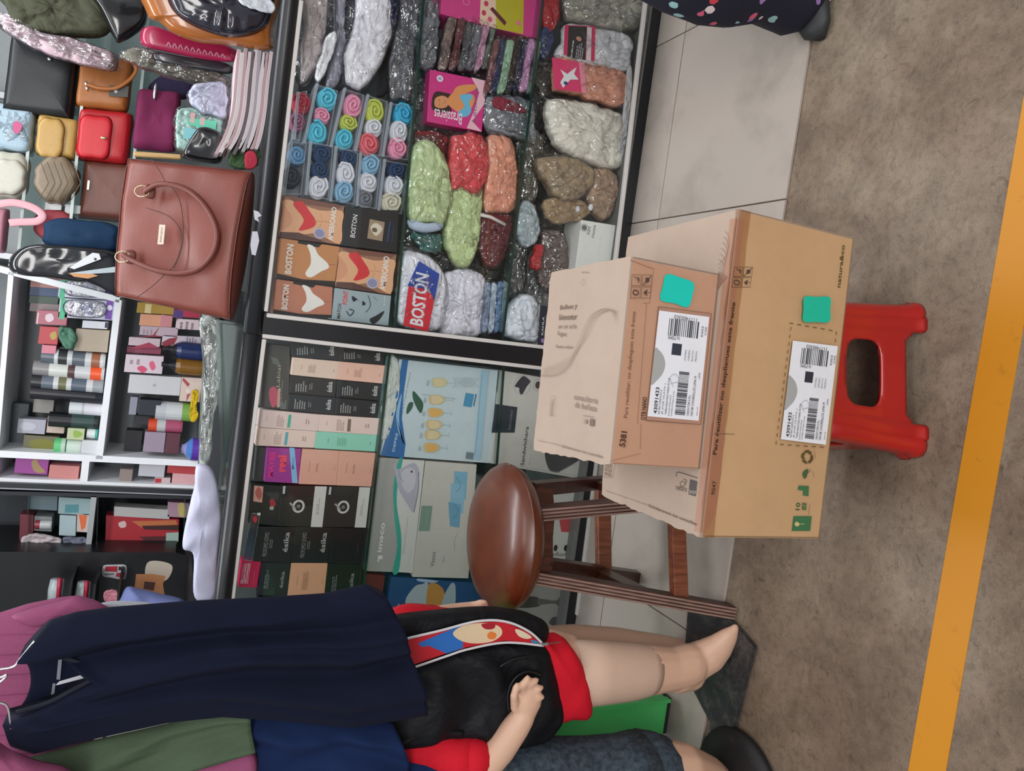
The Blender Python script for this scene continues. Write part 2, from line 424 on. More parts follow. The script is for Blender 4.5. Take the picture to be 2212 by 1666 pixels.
def painted(name, h, h2, sc_=14, rough=.5, lo=.55, hi=.75):
    m = bpy.data.materials.new(name); m.use_nodes = True; nt = m.node_tree; L = nt.links.new; b = nt.nodes['Principled BSDF']
    tc = nt.nodes.new('ShaderNodeTexCoord'); n = nt.nodes.new('ShaderNodeTexNoise'); n.inputs['Scale'].default_value = sc_; n.inputs['Detail'].default_value = 7
    n.inputs['Roughness'].default_value = .65
    L(tc.outputs['Object'], n.inputs[0]); r = nt.nodes.new('ShaderNodeValToRGB')
    r.color_ramp.elements[0].position = lo; r.color_ramp.elements[1].position = hi
    r.color_ramp.elements[0].color = (*rgb(h), 1); r.color_ramp.elements[1].color = (*rgb(h2), 1)
    L(n.outputs[0], r.inputs[0]); L(r.outputs[0], b.inputs['Base Color']); b.inputs['Roughness'].default_value = rough
    return m
mb = MB(); mb.box((-3.2, -2.2, -.12), (3.2, 5.2, 0), concrete())
floor = mb.build('floor'); floor['kind'] = 'structure'
TILE = painted('glazed_floor_tile', 'aea49b', '968d84', 3.0, .28, .5, .72)
xs = [-2.546, -1.946, -1.346, -.746, -.146, .454, 1.054, 1.654, 2.254]; ys = [1.492, 2.05, 2.65, 3.25]
for i in range(len(xs)-1):
    for j in range(len(ys)-1):
        t = MB(); t.box((xs[i]+.002, ys[j]+.002, .0003), (xs[i+1]-.002, ys[j+1]-.002, .008), TILE)
        t.build('tile', floor, bevel=.001)
t = MB(); t.box((-3.2, .853, .0002), (3.2, .925, .0012), painted('yellow_line_paint', 'ca8517', 'a0681a', 22, .5, .6, .8))
o = t.build('floor_marking', floor); o['label'] = 'yellow painted stripe'
# dark granite offcut lying across the tile corner
G = [onZ(q, .02) for q in [(1487, 1300), (1560, 1318), (1628, 1398), (1606, 1480), (1580, 1590), (1560, 1650), (1540, 1650), (1533, 1560), (1476, 1450)]]
t = MB(); n = len(G); t.add([p for p in G]+[p-Vector((0, 0, .0115)) for p in G], [tuple(range(n)), tuple(range(n, 2*n))[::-1]]+[(i, (i+1) % n, n+(i+1) % n, n+i) for i in range(n)],
      painted('dark_granite', '2a2a2d', '4c4a49', 40, .45, .45, .7))
t.build('granite_slab'); rooted(bpy.data.objects['granite_slab'], 'dark grey stone slab lying flat across the tile corner under the mannequin foot', 'slab')
wm = mat('b9b6b0', .8)
for nm, a, b_ in (('wall_back', (-3.2, 4.3, 0), (3.2, 4.4, 3.4)), ('wall_left', (-3.3, 2.7, 0), (-3.2, 4.4, 3.4))):
    t = MB(); t.box(a, b_, wm); t.build(nm)['kind'] = 'structure'
rf = MB(); rf.box((-3.2, 2.72, 3.3), (3.2, 4.4, 3.4), mat('cfccc6', .8)); rf.build('ceiling')['kind'] = 'structure'

# ---------------- glass display counters ----------------
BLK = mat('17181d', .35); WHT = mat('d9d5d2', .4); YC = 2.2
def pxbar(mb, a, b, Y, w, d, m):
    """bar whose front centre line runs between two points of the front plane"""
    A = onY(a, Y)+Vector((0, d/2, 0)); B = onY(b, Y)+Vector((0, d/2, 0)); mb.bar(A, B, d, w, m)
def counter(label, x0, x1, fr, shelves, post):
    e = empty('display_counter', ((x0+x1)/2, 2.43, 0.008), label, 'display counter', 'glass display counters')
    def part(n, mbx, **k): return mbx.build(n, e, **k)
    for nm, (a, b_) in fr.items():
        t = MB(); pxbar(t, a, b_, YC-.006, .012, .016, WHT); o = part('white_frame_bar', t, bevel=.002)
    t = MB(); t.box((x0, 2.205, .008), (x1, 2.66, .05), BLK); part('plinth', t)
    t = MB(); t.box((x0, 2.655, .05), (x1, 2.665, 1.195), mat('565a5a', .7)); part('back_panel', t)
    t = MB(); t.box((x0, 2.2, .05), (x1, 2.655, .056), mat('6b6c6b', .6)); part('bottom_board', t)
    for xx in post:
        t = MB(); t.box((xx[0], 2.198, .008), (xx[1], 2.24, 1.18), BLK); part('post', t, bevel=.003)
    t = MB(); z = 1.196; secs = []
    for x in (x0, x1): secs.append(((x, 2.212, z), (0, -.03, 0), (0, 0, .026)))
    t.loft(secs, BLK, 20); part('top_rail', t, smooth=True)
    t = MB(); t.box((x0, 2.235, 1.2), (x1, 2.68, 1.21), GLASS()); part('glass_top', t)
    t = MB(); t.box((x0+.002, 2.206, .06), (x1-.002, 2.210, 1.165), GLASS()); part('glass_front', t)
    for a, b_ in shelves:
        A = onY(a, 2.225); B = onY(b_, 2.225); d = (B-A)/(B.x-A.x)
        P = A+d*(x0+.02-A.x); Q = A+d*(x1-.01-A.x)
        t = MB(); t.bar(P+Vector((0, .2, -.004)), Q+Vector((0, .2, -.004)), .40, .006, film('shelf_glass', (.82, .9, .88), 0, .05, .04, gl=.4))
        t.bar(P+Vector((0, -.001, -.004)), Q+Vector((0, -.001, -.004)), .003, .0075, mat('1d3a33', .15)); part('glass_shelf', t)
    return e
counter('glass display counter stacked with underwear, socks and bagged clothes', -.076, 2.1,
        dict(top=((651, 0), (574, 673)), bottom=((1397, 0), (1311, 745)), side=((576, 681), (1310, 766))),
        [((912, 0), (851, 700)), ((1163, 60), (1087, 700))], [(-.076, -.014)])
counter('glass display counter stacked with cosmetics and kitchen gift boxes', -1.9, -.079,
        dict(top=((571, 733), (498, 1330)), bottom=((1315, 810), (1248, 1330)), side=((567, 726), (1320, 813))),
        [((838, 770), (783, 1260)), ((1085, 800), (1052, 1260))], [])
# side panels closing the two cases where they meet and at their far ends

# ---------------- right case, top tier: socks and boxed briefs ----------------
SK = {'c': '5fc4dc', 'p': 'e79ab8', 'l': 'c3cd62', 'w': 'dcdde6', 'o': 'e2707c', 'b': '46b0d8', 'r': 'b23a4c', 'm': '9c5f7e',
      'n': '33486c', 'd': '3a3f4a', 'k': '8fb9d6', 'g': '7e828c', 'e': 'd6d0c0', 'u': '6f9cc2'}
def roll(q, r, c, Y, label, seed):
    rr = random.Random(seed); C = onY(q, Y); R = r*abs(onY((q[0]+1, q[1]), Y).z-C.z); R = max(R, .012)*1.08
    mb = MB(); m = mat(SK[c], .9, 0, 'fabric'); pts = []; turns = 2.1; a0 = rr.uniform(0, 6.28); sx = rr.uniform(.98, 1.25); n = 30; rs = []
    for i in range(n):
        t = i/(n-1); a = a0+t*turns*2*math.pi; rad = R*(.12+.80*t)*(1+.10*math.sin(2*a+seed)+.07*math.sin(5.3*a+seed))
        pts.append(C+Vector((math.cos(a)*rad*sx, -.002-.006*(1-t)-.003*math.sin(a*1.7), math.sin(a)*rad*.95))); rs.append(R*.13)
    mb.tube(pts, rs, m, 6, up=(0, 1, 0), flat=1.6)
    mb.loft([(C+Vector((0, y, 0)), Vector((k*R*sx, 0, 0)), Vector((0, 0, k*R*.95))) for y, k in ((.0, .5), (.002, .93), (.02, 1), (.05, 1), (.055, .8))], m, 18, wr=.0015, wf=70)
    o = mb.build('sock_roll', smooth=True); rooted(o, label, 'socks', 'rolled socks in the clear boxes')
    return o
CN = {'c': 'aqua', 'p': 'pink', 'l': 'lime', 'w': 'white', 'o': 'coral', 'b': 'bright blue', 'r': 'dark red', 'm': 'mauve', 'n': 'navy', 'd': 'charcoal', 'k': 'pale blue', 'g': 'grey', 'e': 'cream', 'u': 'denim blue'}
SOCKS = [
 ('right', 'topmost', [(632, 298), (641, 200), (664, 196), (648, 305)], [((652, 222), 20, 'r'), ((643, 262), 18, 'm')]),
 ('right', 'second', [(654, 307), (682, 181), (730, 196), (708, 315)], [((707, 214), 21, 'c'), ((697, 250), 17, 'p'), ((686, 287), 22, 'c')]),
 ('right', 'third', [(712, 315), (742, 191), (787, 205), (765, 327)], [((763, 228), 20, 'p'), ((753, 264), 18, 'l'), ((744, 301), 20, 'c')]),
 ('right', 'fourth', [(765, 325), (792, 205), (838, 219), (822, 338)], [((811, 241), 20, 'l'), ((808, 276), 18, 'w'), ((798, 311), 22, 'o')]),
 ('right', 'lowest', [(824, 336), (842, 222), (893, 232), (880, 346)], [((873, 246), 20, 'b'), ((863, 283), 19, 'w'), ((860, 320), 19, 'p')]),
 ('left', 'topmost', [(609, 420), (626, 306), (663, 309), (651, 420)], [((642, 335), 19, 'u'), ((630, 382), 21, 'd')]),
 ('left', 'second', [(658, 419), (668, 306), (720, 316), (710, 432)], [((696, 332), 19, 'n'), ((691, 366), 18, 'n'), ((688, 404), 21, 'w')]),
 ('left', 'third', [(711, 433), (723, 317), (774, 330), (766, 442)], [((754, 341), 17, 'n'), ((748, 376), 20, 'w'), ((744, 414), 21, 'k')]),
 ('left', 'fourth', [(768, 443), (776, 331), (824, 343), (813, 452)], [((801, 356), 20, 'k'), ((796, 394), 20, 'w'), ((789, 430), 18, 'g')]),
 ('left', 'lowest', [(815, 453), (828, 345), (881, 355), (868, 462)], [((858, 368), 18, 'n'), ((853, 401), 20, 'w'), ((846, 438), 21, 'e')])]
for sd, od, Q, R in SOCKS:
    F = [onY(q, 2.262) for q in Q]; e = empty('sock_box', (F[3]+F[2])/2, f'clear plastic box of rolled socks, {od} of the {sd} stack', 'sock box', 'clear boxes of socks')
    D = Vector((0, .075, 0)); B = [p+D for p in F]; T = MB(); m = CLEAR(); h = .0025
    up = Vector((0, 0, h))
    T.hexa([F[3]+up, F[2]+up, F[2], F[3]], [B[3]+up, B[2]+up, B[2], B[3]], m)
    T.hexa([F[0], F[0]+Vector((h, 0, 0)), F[3]+Vector((h, 0, 0)), F[3]], [B[0], B[0]+Vector((h, 0, 0)), B[3]+Vector((h, 0, 0)), B[3]], m)
    T.hexa([F[1]-Vector((h, 0, 0)), F[1], F[2], F[2]-Vector((h, 0, 0))], [B[1]-Vector((h, 0, 0)), B[1], B[2], B[2]-Vector((h, 0, 0))], m)
    T.hexa([B[0], B[1], B[2], B[3]], [p+Vector((0, h, 0)) for p in (B[0], B[1], B[2], B[3])], m); T.build('tray', e)
    T = MB(); u = Vector((0, 0, .009)); e1 = Vector((.003, 0, 0)); fr = Vector((0, -.004, 0))
    T.hexa([F[0]-e1+fr, F[1]+e1+fr, F[1]-u+e1+fr, F[0]-u-e1+fr], [B[0]-e1, B[1]+e1, B[1]+e1-u, B[0]-e1-u], frost('frosted_lid', 'ccd4e2', .38)); T.build('lid', e, bevel=.002)
    for i, (q, r, c) in enumerate(R):
        pos = ('right', 'middle', 'left')[i] if len(R) == 3 else ('right', 'left')[i]
        roll(q, r, c, 2.272, f'{CN[c]} sock rolled up at the {pos} of the {od} clear box, {sd} stack', q[0])
SKN = 'e2ab84'; SK2 = 'c98e66'
def am(o, a, b_, c, d):      # torso print, a lattice of the four corners
    g = lambda s, t: (a[0]+(b_[0]-a[0])*s+(d[0]-a[0])*t+((c[0]-b_[0])-(d[0]-a[0]))*s*t, a[1]+(b_[1]-a[1])*s+(d[1]-a[1])*t+((c[1]-b_[1])-(d[1]-a[1]))*s*t)
    return g
def americano(Q):
    g = am(0, *Q)
    return [('c', [g(.02, .0), g(.1, .3), g(.2, .6), g(.02, .98), g(.5, .99), g(.86, .97), g(.78, .6), g(.9, .02), g(.5, .03)], SKN),
            ('q', [g(0, 0), g(.13, 0), g(.17, .3), g(.08, .6), g(0, .8)], '5a3a34'), ('q', [g(.86, .2), g(1, 0), g(1, 1), g(.9, .9)], '7a4f42'),
            ('c', [g(.18, .0), g(.3, .14), g(.5, .17), g(.78, .0), g(.6, -.0)], 'd99a78'),
            ('c', [g(.22, .30), g(.50, .36), g(.82, .16), g(.92, .30), g(.72, .44), g(.5, .56), g(.34, .52)], 'd4323a'),
            ('l', [g(.5, .5), g(.53, .72), g(.5, .9)], .0012, 'b97f5c'), ('l', [g(.34, .62), g(.48, .66)], .001, 'b97f5c'), ('l', [g(.56, .66), g(.7, .62)], .001, 'b97f5c'),
            ('t', *g(.08, .78), *g(.92, .88), 'AMERICANO', 'ece6e2', 0, .03), ('e', *g(.22, .64), 13, 12, 'b9b4c8'), ('e', *g(.22, .64), 10, 9, '8f8db0')]
def bostonskin(Q):
    g = am(0, *Q)
    return [('q', [g(0, 0), g(.12, .0), g(.05, .45), g(.1, 1), g(0, 1)], '1e1512'), ('q', [g(.93, .3), g(1, .3), g(1, .7), g(.9, .65)], '1e1512'),
            ('c', [g(.20, .48), g(.45, .55), g(.70, .53), g(.93, .46), g(.90, .58), g(.72, .66), g(.55, .82), g(.42, .86), g(.30, .74), g(.12, .58)], 'efece6'),
            ('l', [g(.5, .85), g(.52, .98)], .0015, 'a46b42'), ('t', *g(.14, .13), *g(.88, .24), 'BOSTON', 'ece7e0', 0, .03)]
Q1 = [(603, 513), (614, 421), (744, 445), (736, 529)]
carton('briefs_box', 'printed briefs box with red briefs photo, top of the left column', 'box', Q1, 2.26, .06, '9a6f58', americano(Q1), 'briefs boxes')
Q2 = [(736, 530), (747, 447), (862, 456), (857, 546)]
carton('briefs_box', 'black briefs box with white, red and blue lettering', 'box', Q2, 2.26, .06, '1f1e20', [('t', 756, 512, 773, 465, 'BOSTON', 'd8d8d8'), ('t', 775, 518, 781, 472, 'BOXER', 'd03038'), ('t', 783, 516, 789, 470, 'ORIGINAL', 'd03038'), ('r', 793, 515, 831, 480, 'a08a72'), ('c', [(800, 492), (812, 482), (826, 494), (812, 510)], 'd9cdbb'), ('e', 809, 497, 6, 5, '6b5a48'), ('t', 835, 522, 844, 478, 'ORIGINAL', '3a62b0'), ('t', 846, 522, 852, 484, 'BOXER', '3a62b0')], 'briefs boxes')
Q3 = [(597, 601), (605, 514), (734, 533), (723, 616)]
carton('briefs_box', 'orange-brown briefs box with white briefs photo, middle of the left column', 'box', Q3, 2.26, .06, 'c58656', bostonskin(Q3), 'briefs boxes')
Q4 = [(725, 620), (735, 534), (857, 550), (845, 637)]
carton('briefs_box', 'printed briefs box with red briefs photo, under the black box', 'box', Q4, 2.26, .06, '9a6f58', americano(Q4), 'briefs boxes')
Q5 = [(590, 677), (597, 603), (719, 621), (716, 687)]
carton('briefs_box', 'pinkish briefs box with white briefs photo, bottom left by the frame', 'box', Q5, 2.26, .06, 'c07b62', bostonskin(Q5), 'briefs boxes')
Q6 = [(717, 690), (724, 622), (845, 639), (839, 704)]
carton('briefs_box', 'pale blue-grey briefs box lettered in black and red', 'box', Q6, 2.26, .06, '9fb0b8',
       [('t', 727, 688, 738, 657, 'MATCH', '232a33'), ('t', 739, 657, 753, 629, 'POINT', 'd83848'), ('c', [(760, 640), (770, 645), (779, 655), (772, 648), (763, 652)], '20262c'),
        ('c', [(783, 650), (790, 657), (783, 660)], '20262c'), ('s', [(795, 638), (800, 660), (790, 675)], .002, '20262c'), ('s', [(748, 672), (756, 682), (764, 672), (754, 668)], .003, '20262c'),
        ('c', [(798, 690), (812, 682), (830, 672), (820, 690), (806, 700)], '20262c'), ('l', [(806, 640), (815, 650)], .001, '5c666c'), ('t', 828, 660, 833, 640, 'BOXER', 'e0e0e0')], 'briefs boxes')
# bagged clothes standing at the far right of the top tier
WR = WRAP(); WH = WRAPH()
def fz(fx, a, ax='x'):
    return lambda q: a*math.sin((q.x if ax == 'x' else q.z)*fx+3*noise.noise(q*9))
soft('bagged_garment', 'white garment in a long clear bag, largest beside the socks', 'bagged garment', [(838, -40), (848, 60), (826, 130), (790, 188), (765, 193), (745, 165), (745, 110), (765, 40), (775, -40)], 2.29, .035, 'eeecf4', 'bagged clothes in the top tier', wrap=WR, wr=.012, wf=(12, 10, 30))
soft('bagged_garment', 'slim folded white garment in a clear bag near the top frame', 'bagged garment', [(722, 70), (726, 90), (708, 140), (690, 178), (680, 165), (690, 120), (705, 80)], 2.27, .02, 'f6f6fc', 'bagged clothes in the top tier', wrap=WR)
soft('bagged_garment', 'beige and pink garment in a clear bag against the top frame', 'bagged garment', [(704, -30), (703, 40), (695, 110), (672, 165), (650, 176), (648, 120), (655, 60), (658, -30)], 2.31, .03, 'bcb0b0', 'bagged clothes in the top tier', wrap=WR, wr=.01)
soft('bagged_garment', 'lilac-grey garment in a clear bag between two white ones', 'bagged garment', [(745, -30), (742, 60), (748, 120), (730, 180), (700, 195), (712, 130), (722, 60), (724, -30)], 2.33, .03, 'a8a6b6', 'bagged clothes in the top tier', wrap=WR, wr=.012)
soft('bagged_garment', 'dark grey garment in crackling clear plastic above the blue socks', 'bagged garment', [(905, -40), (900, 60), (892, 130), (886, 210), (862, 218), (842, 208), (838, 140), (850, 60), (856, -40)], 2.30, .03, '6d6f78', 'bagged clothes in the top tier', wrap=WH, wr=.012)
soft('bagged_garment', 'navy garment in a clear bag at the picture edge, between white and grey', 'bagged garment', [(858, -40), (860, 20), (852, 60), (842, 45), (838, -40)], 2.27, .02, '1d2440', 'bagged clothes in the top tier', wrap=WR)
soft('bagged_garment', 'black garment folded behind the socks', 'bagged garment', [(845, 120), (842, 190), (815, 215), (770, 205), (735, 195), (650, 200), (660, 165), (740, 150)], 2.36, .03, '26272e', 'bagged clothes in the top tier')

# ---------------- right case, middle tier ----------------
Q = [(952, 30), (960, -60), (1178, -40), (1158, 84)]
carton('hosiery_box', 'pink and yellow hosiery box at the top of the middle tier', 'box', Q, 2.27, .12, 'cf3f86',
       [('q', [(1036, 50), (1040, -50), (1070, -45), (1072, 62)], 'e6c6b0'), ('q', [(1072, 62), (1070, -45), (1132, -40), (1130, 74)], 'b9ae2a'), ('q', [(1058, 20), (1064, 15), (1094, 48), (1090, 56)], '5f2430'),
        ('e', 1045, 28, 5, 6, 'c23a5c'), ('e', 1058, 42, 5, 6, 'd8587a'), ('e', 1050, 8, 5, 6, 'c23a5c'), ('o', 1007, 5, 7, 6, .001, 'f0b6d0'), ('e', 1120, 50, 5, 5, 'df6f9a')])
def hpack(label, x0, x1, y0, y1, h, Y, grp, mark=None, sl=.22):
    # slim folded garment lying flat in clear film; in the case it is one layer of a pile
    Q = [(x0-sl*0, y1), (x0+sl*(y1-y0)*.9, y0), (x1+sl*(y1-y0)*.9, y0), (x1, y1)]
    o = soft('folded_hosiery', label, 'hosiery pack', [Q[0], ((Q[0][0]+Q[1][0])/2, (y0+y1)/2), Q[1], Q[2], ((Q[2][0]+Q[3][0])/2, (y0+y1)/2), Q[3]], Y, .018, h, grp, wrap=WR, wsc=1.08, wr=.003, sharp=3.5)
    if mark: print_on(o, Q, Y, .022, [('r', Q[0][0]+(x1-x0)*.35+sl*20, y1-22, Q[0][0]+(x1-x0)*.75+sl*20, y0+42, mark)], 'paper_band')
    return o
g1 = 'folded hosiery piled in the middle tier'
for lab, a, b_, h in [('brown hosiery pack, top layer under the pink and yellow box', 944, 964, '84716c'), ('maroon hosiery pack under the brown one', 966, 984, '6a3a3e'),
                      ('dark grey hosiery pack in the middle of its pile', 986, 1006, '5c5c60'), ('light grey hosiery pack above the pink layer', 1003, 1022, '7c7c86'), ('pink hosiery pack low in its pile', 1022, 1038, 'c493ae'), ('green-grey hosiery pack at the bottom of its pile', 1039, 1051, '66746a')]:
    hpack(lab, a, b_, 42, 148, h, 2.285, g1)
g2 = 'folded tights piled beside the lowest hosiery'
for lab, a, b_, h, mk in [('brown-pink tights pack on top of its pile', 1044, 1056, '7d4f50', None), ('navy tights pack with pink label', 1056, 1070, '2b3358', 'c98ab0'), ('mint green tights pack, light layer in its pile', 1071, 1088, '9cc0a4', None),
                          ('black tights pack in its pile', 1090, 1104, '20222b', None), ('dark blue tights pack with pink label', 1105, 1117, '262c4c', 'c98ab0'), ('lilac-pink tights pack near the shelf edge', 1117, 1134, 'cf9ac4', None), ('green-grey tights pack, lowest of its pile', 1135, 1146, '85988a', None)]:
    hpack(lab, a, b_, 92, 196, h, 2.265, g2, mk)
t = MB()
Q = [(923, 263), (930, 150), (1050, 175), (1041, 285)]
carton('brassiere_box', 'magenta box with a woman in a blue top', 'box', Q, 2.262, .05, 'd23a86',
       [('q', [(1041, 285), (1020, 262), (1046, 225), (1050, 175), (1018, 167), (1035, 200), (1024, 240), (1008, 277)], 'ecbccb'),
        ('c', [(933, 235), (934, 210), (942, 198), (960, 200), (975, 205), (978, 215), (965, 222), (975, 235), (972, 242), (950, 243)], '3d2520'),
        ('c', [(940, 230), (940, 213), (955, 207), (968, 213), (969, 226), (957, 234)], 'd99468'),
        ('c', [(968, 226), (968, 212), (978, 200), (986, 188), (1005, 183), (1028, 184), (1026, 194), (1005, 203), (1022, 205), (1025, 218), (1014, 240), (1000, 247), (985, 240)], 'e0955e'),
        ('c', [(992, 208), (1003, 204), (1016, 203), (1020, 212), (1013, 222), (1018, 240), (1008, 252), (995, 252), (990, 242), (1003, 230)], '6fb9dc'),
        ('s', [(948, 214), (949, 219)], .001, '5a2a20'), ('s', [(948, 224), (949, 229)], .001, '5a2a20'), ('s', [(961, 216), (961, 224)], .0012, 'b04038'),
        ('t', 937, 259, 998, 246, 'Brassieres', 'efe2ea', 3, .01), ('e', 950, 170, 7, 7, 'e6e6ee'), ('e', 950, 170, 4, 4, 'a8a8c4'), ('t', 1019, 262, 1032, 190, 'Leonisa', '7a6f86', 0, 0)])
soft('folded_underwear', 'grey and red folded underwear in clear film beside the magenta box', 'underwear pack', [(1046, 212), (1100, 205), (1146, 225), (1152, 270), (1148, 308), (1105, 300), (1048, 285)], 2.29, .03, '8f939c', 'bagged underwear', wrap=WH, wr=.01)
soft('folded_underwear', 'dark red folded cloth on top of the grey film pack', 'underwear pack', [(1062, 215), (1085, 212), (1128, 232), (1130, 245), (1085, 240), (1064, 232)], 2.262, .01, '8c3a48', 'bagged underwear', wrap=None)
# big soft rolls in plastic
o = soft('rolled_bedding', 'lime green cloth roll in clear plastic, nearest the socks', 'cloth roll', [(895, 308), (928, 306), (955, 335), (968, 395), (966, 450), (955, 485), (920, 486), (884, 478), (877, 430), (880, 360)], 2.275, .045, 'ccdcaa', 'cloth rolls in plastic', wrap=WR, wr=.007, wf=(40, 10, 16))
tb = MB(); puff(tb, PX([(882, 474), (920, 482), (956, 478), (953, 496), (918, 503), (886, 494)], 2.262), .02, mat('b9c6de', .85, 0, 'fabric'), wr=.002); tb.build('hem', o, smooth=True)['label'] = 'pale blue hem'
soft('patterned_cloth', 'dark teal patterned cloth under the lime roll', 'cloth', [(890, 500), (948, 506), (946, 540), (925, 548), (900, 535)], 2.30, .02, '3f7f7a', wrap=WH)
soft('rolled_bedding', 'coral cloth roll in clear plastic over a lime one', 'cloth roll', [(975, 300), (1010, 288), (1040, 300), (1050, 350), (1040, 405), (1020, 422), (995, 408), (970, 405), (966, 350)], 2.268, .04, 'e2555c', 'cloth rolls in plastic', wrap=WR, wr=.008)
soft('rolled_bedding', 'long lime green cloth roll under the coral roll', 'cloth roll', [(972, 395), (1010, 400), (1036, 405), (1036, 460), (1028, 530), (1005, 578), (975, 565), (958, 520), (960, 450)], 2.285, .04, 'ccdda6', 'cloth rolls in plastic', wrap=WR, wr=.008)
soft('rolled_bedding', 'peach cloth roll in clear plastic above the maroon roll', 'cloth roll', [(1050, 300), (1080, 290), (1105, 320), (1112, 390), (1105, 452), (1070, 462), (1042, 455), (1044, 370)], 2.275, .04, 'eda78c', 'cloth rolls in plastic', wrap=WR, wr=.007)
o = soft('rolled_bedding', 'maroon cloth roll with one white stripe', 'cloth roll', [(1040, 455), (1075, 462), (1100, 470), (1095, 520), (1075, 575), (1045, 570), (1030, 520)], 2.285, .035, '6d2c34', 'cloth rolls in plastic', wrap=WR)
tb = MB(); tb.tube([onY(q, 2.247) for q in [(1038, 464), (1060, 469), (1092, 486)]], .0055, mat('dcd3d0', .8), 8, .5, up=(0, -1, 0)); tb.build('stripe', o, smooth=True)['label'] = 'white stripe'
soft('rolled_bedding', 'dark red cloth bunched behind the lime and coral rolls', 'cloth roll', [(895, 285), (935, 285), (965, 300), (962, 340), (930, 330), (895, 320)], 2.32, .03, '8e2f36', 'cloth rolls in plastic', wrap=WH)
# the white T-shirt pack with the red and blue label
o = soft('shirt_pack', 'white T-shirt pack with a big red and blue label', 'T-shirt pack', [(878, 544), (912, 550), (950, 575), (962, 640), (950, 705), (920, 718), (880, 706), (853, 690), (852, 640), (862, 585)], 2.28, .03, 'f0f0fa', 'T-shirts in clear packs', wrap=WR, wr=.004)
L_ = [(904, 564), (949, 592), (923, 717), (870, 703)]
print_on(o, L_, 2.247, .001, [('q', [(882, 620), (894, 612), (938, 640), (935, 665), (924, 717), (871, 703)], 'd42c3c'), ('q', [(905, 564), (949, 592), (938, 650), (928, 626), (880, 618)], '2a48a4'),
         ('t', 884, 702, 928, 592, 'BOSTON', 'e2e6ee', 0, .03, .12), ('t', 915, 690, 921, 600, 'CASUAL EASY COMFORT', 'e0808a', 0, 0)], 'label_card')
o = soft('shirt_pack', 'white T-shirt pack with handwriting on the bag', 'T-shirt pack', [(952, 592), (995, 582), (1040, 592), (1048, 650), (1040, 718), (990, 728), (948, 715), (938, 650)], 2.30, .035, 'f0effa', 'T-shirts in clear packs', wrap=WR, wr=.008)
print_on(o, [(1010, 700)], 2.257, .001, [('t', 1014, 695, 1019, 668, 'Vivian', '4b5678', 0, 0), ('t', 1021, 692, 1026, 676, 'T: L', '4b5678', 0, 0), ('t', 1028, 690, 1033, 662, 'S/ 18.50', '4b5678', 0, 0)], 'handwriting')
for i, (a, h) in enumerate([(1038, '93a4bd'), (1052, 'bccbdc'), (1064, '6f90b8'), (1076, 'c6ccd6')]):
    hpack(('grey-blue', 'pale blue', 'mid blue', 'off-white')[i]+' flat shirt pack in the little pile by the corner post', a, a+12, 615, 716, h, 2.275, 'flat shirt packs by the corner post', None, .08)
soft('bagged_garment', 'grey-black garment in crackling plastic behind the maroon roll', 'bagged garment', [(1100, 460), (1130, 470), (1135, 560), (1120, 650), (1085, 640), (1085, 560)], 2.33, .03, '5e6063', wrap=WH, wr=.012)
soft('bagged_garment', 'translucent grey bagged garment under the socks shelf, beside the magenta box', 'bagged garment', [(898, 20), (940, 10), (945, 80), (935, 145), (905, 150), (893, 90)], 2.31, .03, '85878e', wrap=WH, wr=.015)

# ---------------- right case, bottom tier ----------------
o = soft('bagged_garment', 'cream bagged garment with a pink stripe, at the picture edge', 'bagged garment', [(1222, -30), (1300, -40), (1388, -30), (1388, 50), (1340, 72), (1270, 60), (1218, 40)], 2.28, .045, 'b8b4a8', 'bagged clothes in the bottom tier', wrap=WH, wr=.008)
soft('bagged_garment', 'red and white garment in a clear bag by the shelf edge', 'bagged garment', [(1172, -20), (1200, -30), (1204, 30), (1190, 70), (1168, 60)], 2.28, .03, 'c22c38', 'bagged clothes in the bottom tier', wrap=WR)
soft('bagged_garment', 'navy and pale blue garment in a clear bag by the shelf edge', 'bagged garment', [(1168, 60), (1190, 62), (1190, 100), (1172, 130), (1158, 110)], 2.28, .025, '3a4a74', 'bagged clothes in the bottom tier', wrap=WR)
Q = [(1195, 130), (1215, 50), (1362, 90), (1345, 160)]
o = soft('shirt_pack', 'white T-shirt pack with a black and magenta card', 'T-shirt pack', [(1200, 128), (1212, 90), (1220, 55), (1290, 62), (1355, 82), (1362, 120), (1348, 158), (1290, 148)], 2.272, .03, 'f2f1f6', 'shirt packs in the bottom tier', wrap=WR)
print_on(o, Q, 2.24, .001, [('q', [(1217, 118), (1220, 54), (1286, 57), (1284, 133)], 'd02c60'), ('q', [(1225, 122), (1228, 56), (1268, 58), (1264, 130)], '231f24'), ('q', [(1268, 58), (1278, 60), (1276, 132), (1266, 130)], 'dfd6dc'),
    ('t', 1232, 124, 1240, 88, 'SUBLIME', 'e4e0e4', 0), ('g', 1243, 124, 1264, 92, 4, 'b9b4bc'), ('e', 1250, 84, 6, 5, 'c98d80'), ('t', 1312, 100, 1320, 78, 'SUBLIME', '8a8c92')], 'label_card')
o = soft('shirt_pack', 'peach T-shirt pack with a pink card showing a white top', 'T-shirt pack', [(1192, 190), (1200, 125), (1270, 135), (1340, 155), (1355, 190), (1335, 232), (1265, 215), (1210, 200)], 2.275, .032, 'f0ad92', 'shirt packs in the bottom tier', wrap=WR)
print_on(o, Q, 2.24, .001, [('q', [(1197, 192), (1192, 124), (1250, 134), (1256, 200)], 'de3f70'), ('q', [(1210, 150), (1225, 160), (1245, 145), (1240, 160), (1250, 172), (1232, 172), (1216, 190), (1210, 178), (1218, 165)], 'e8eaee'), ('e', 1222, 180, 5, 4, '3d4a86'), ('q', [(1250, 134), (1262, 136), (1266, 202), (1256, 200)], 'ec8fa6'), ('t', 1308, 170, 1314, 155, 'SUBLIME', 'c98a72')], 'label_card')
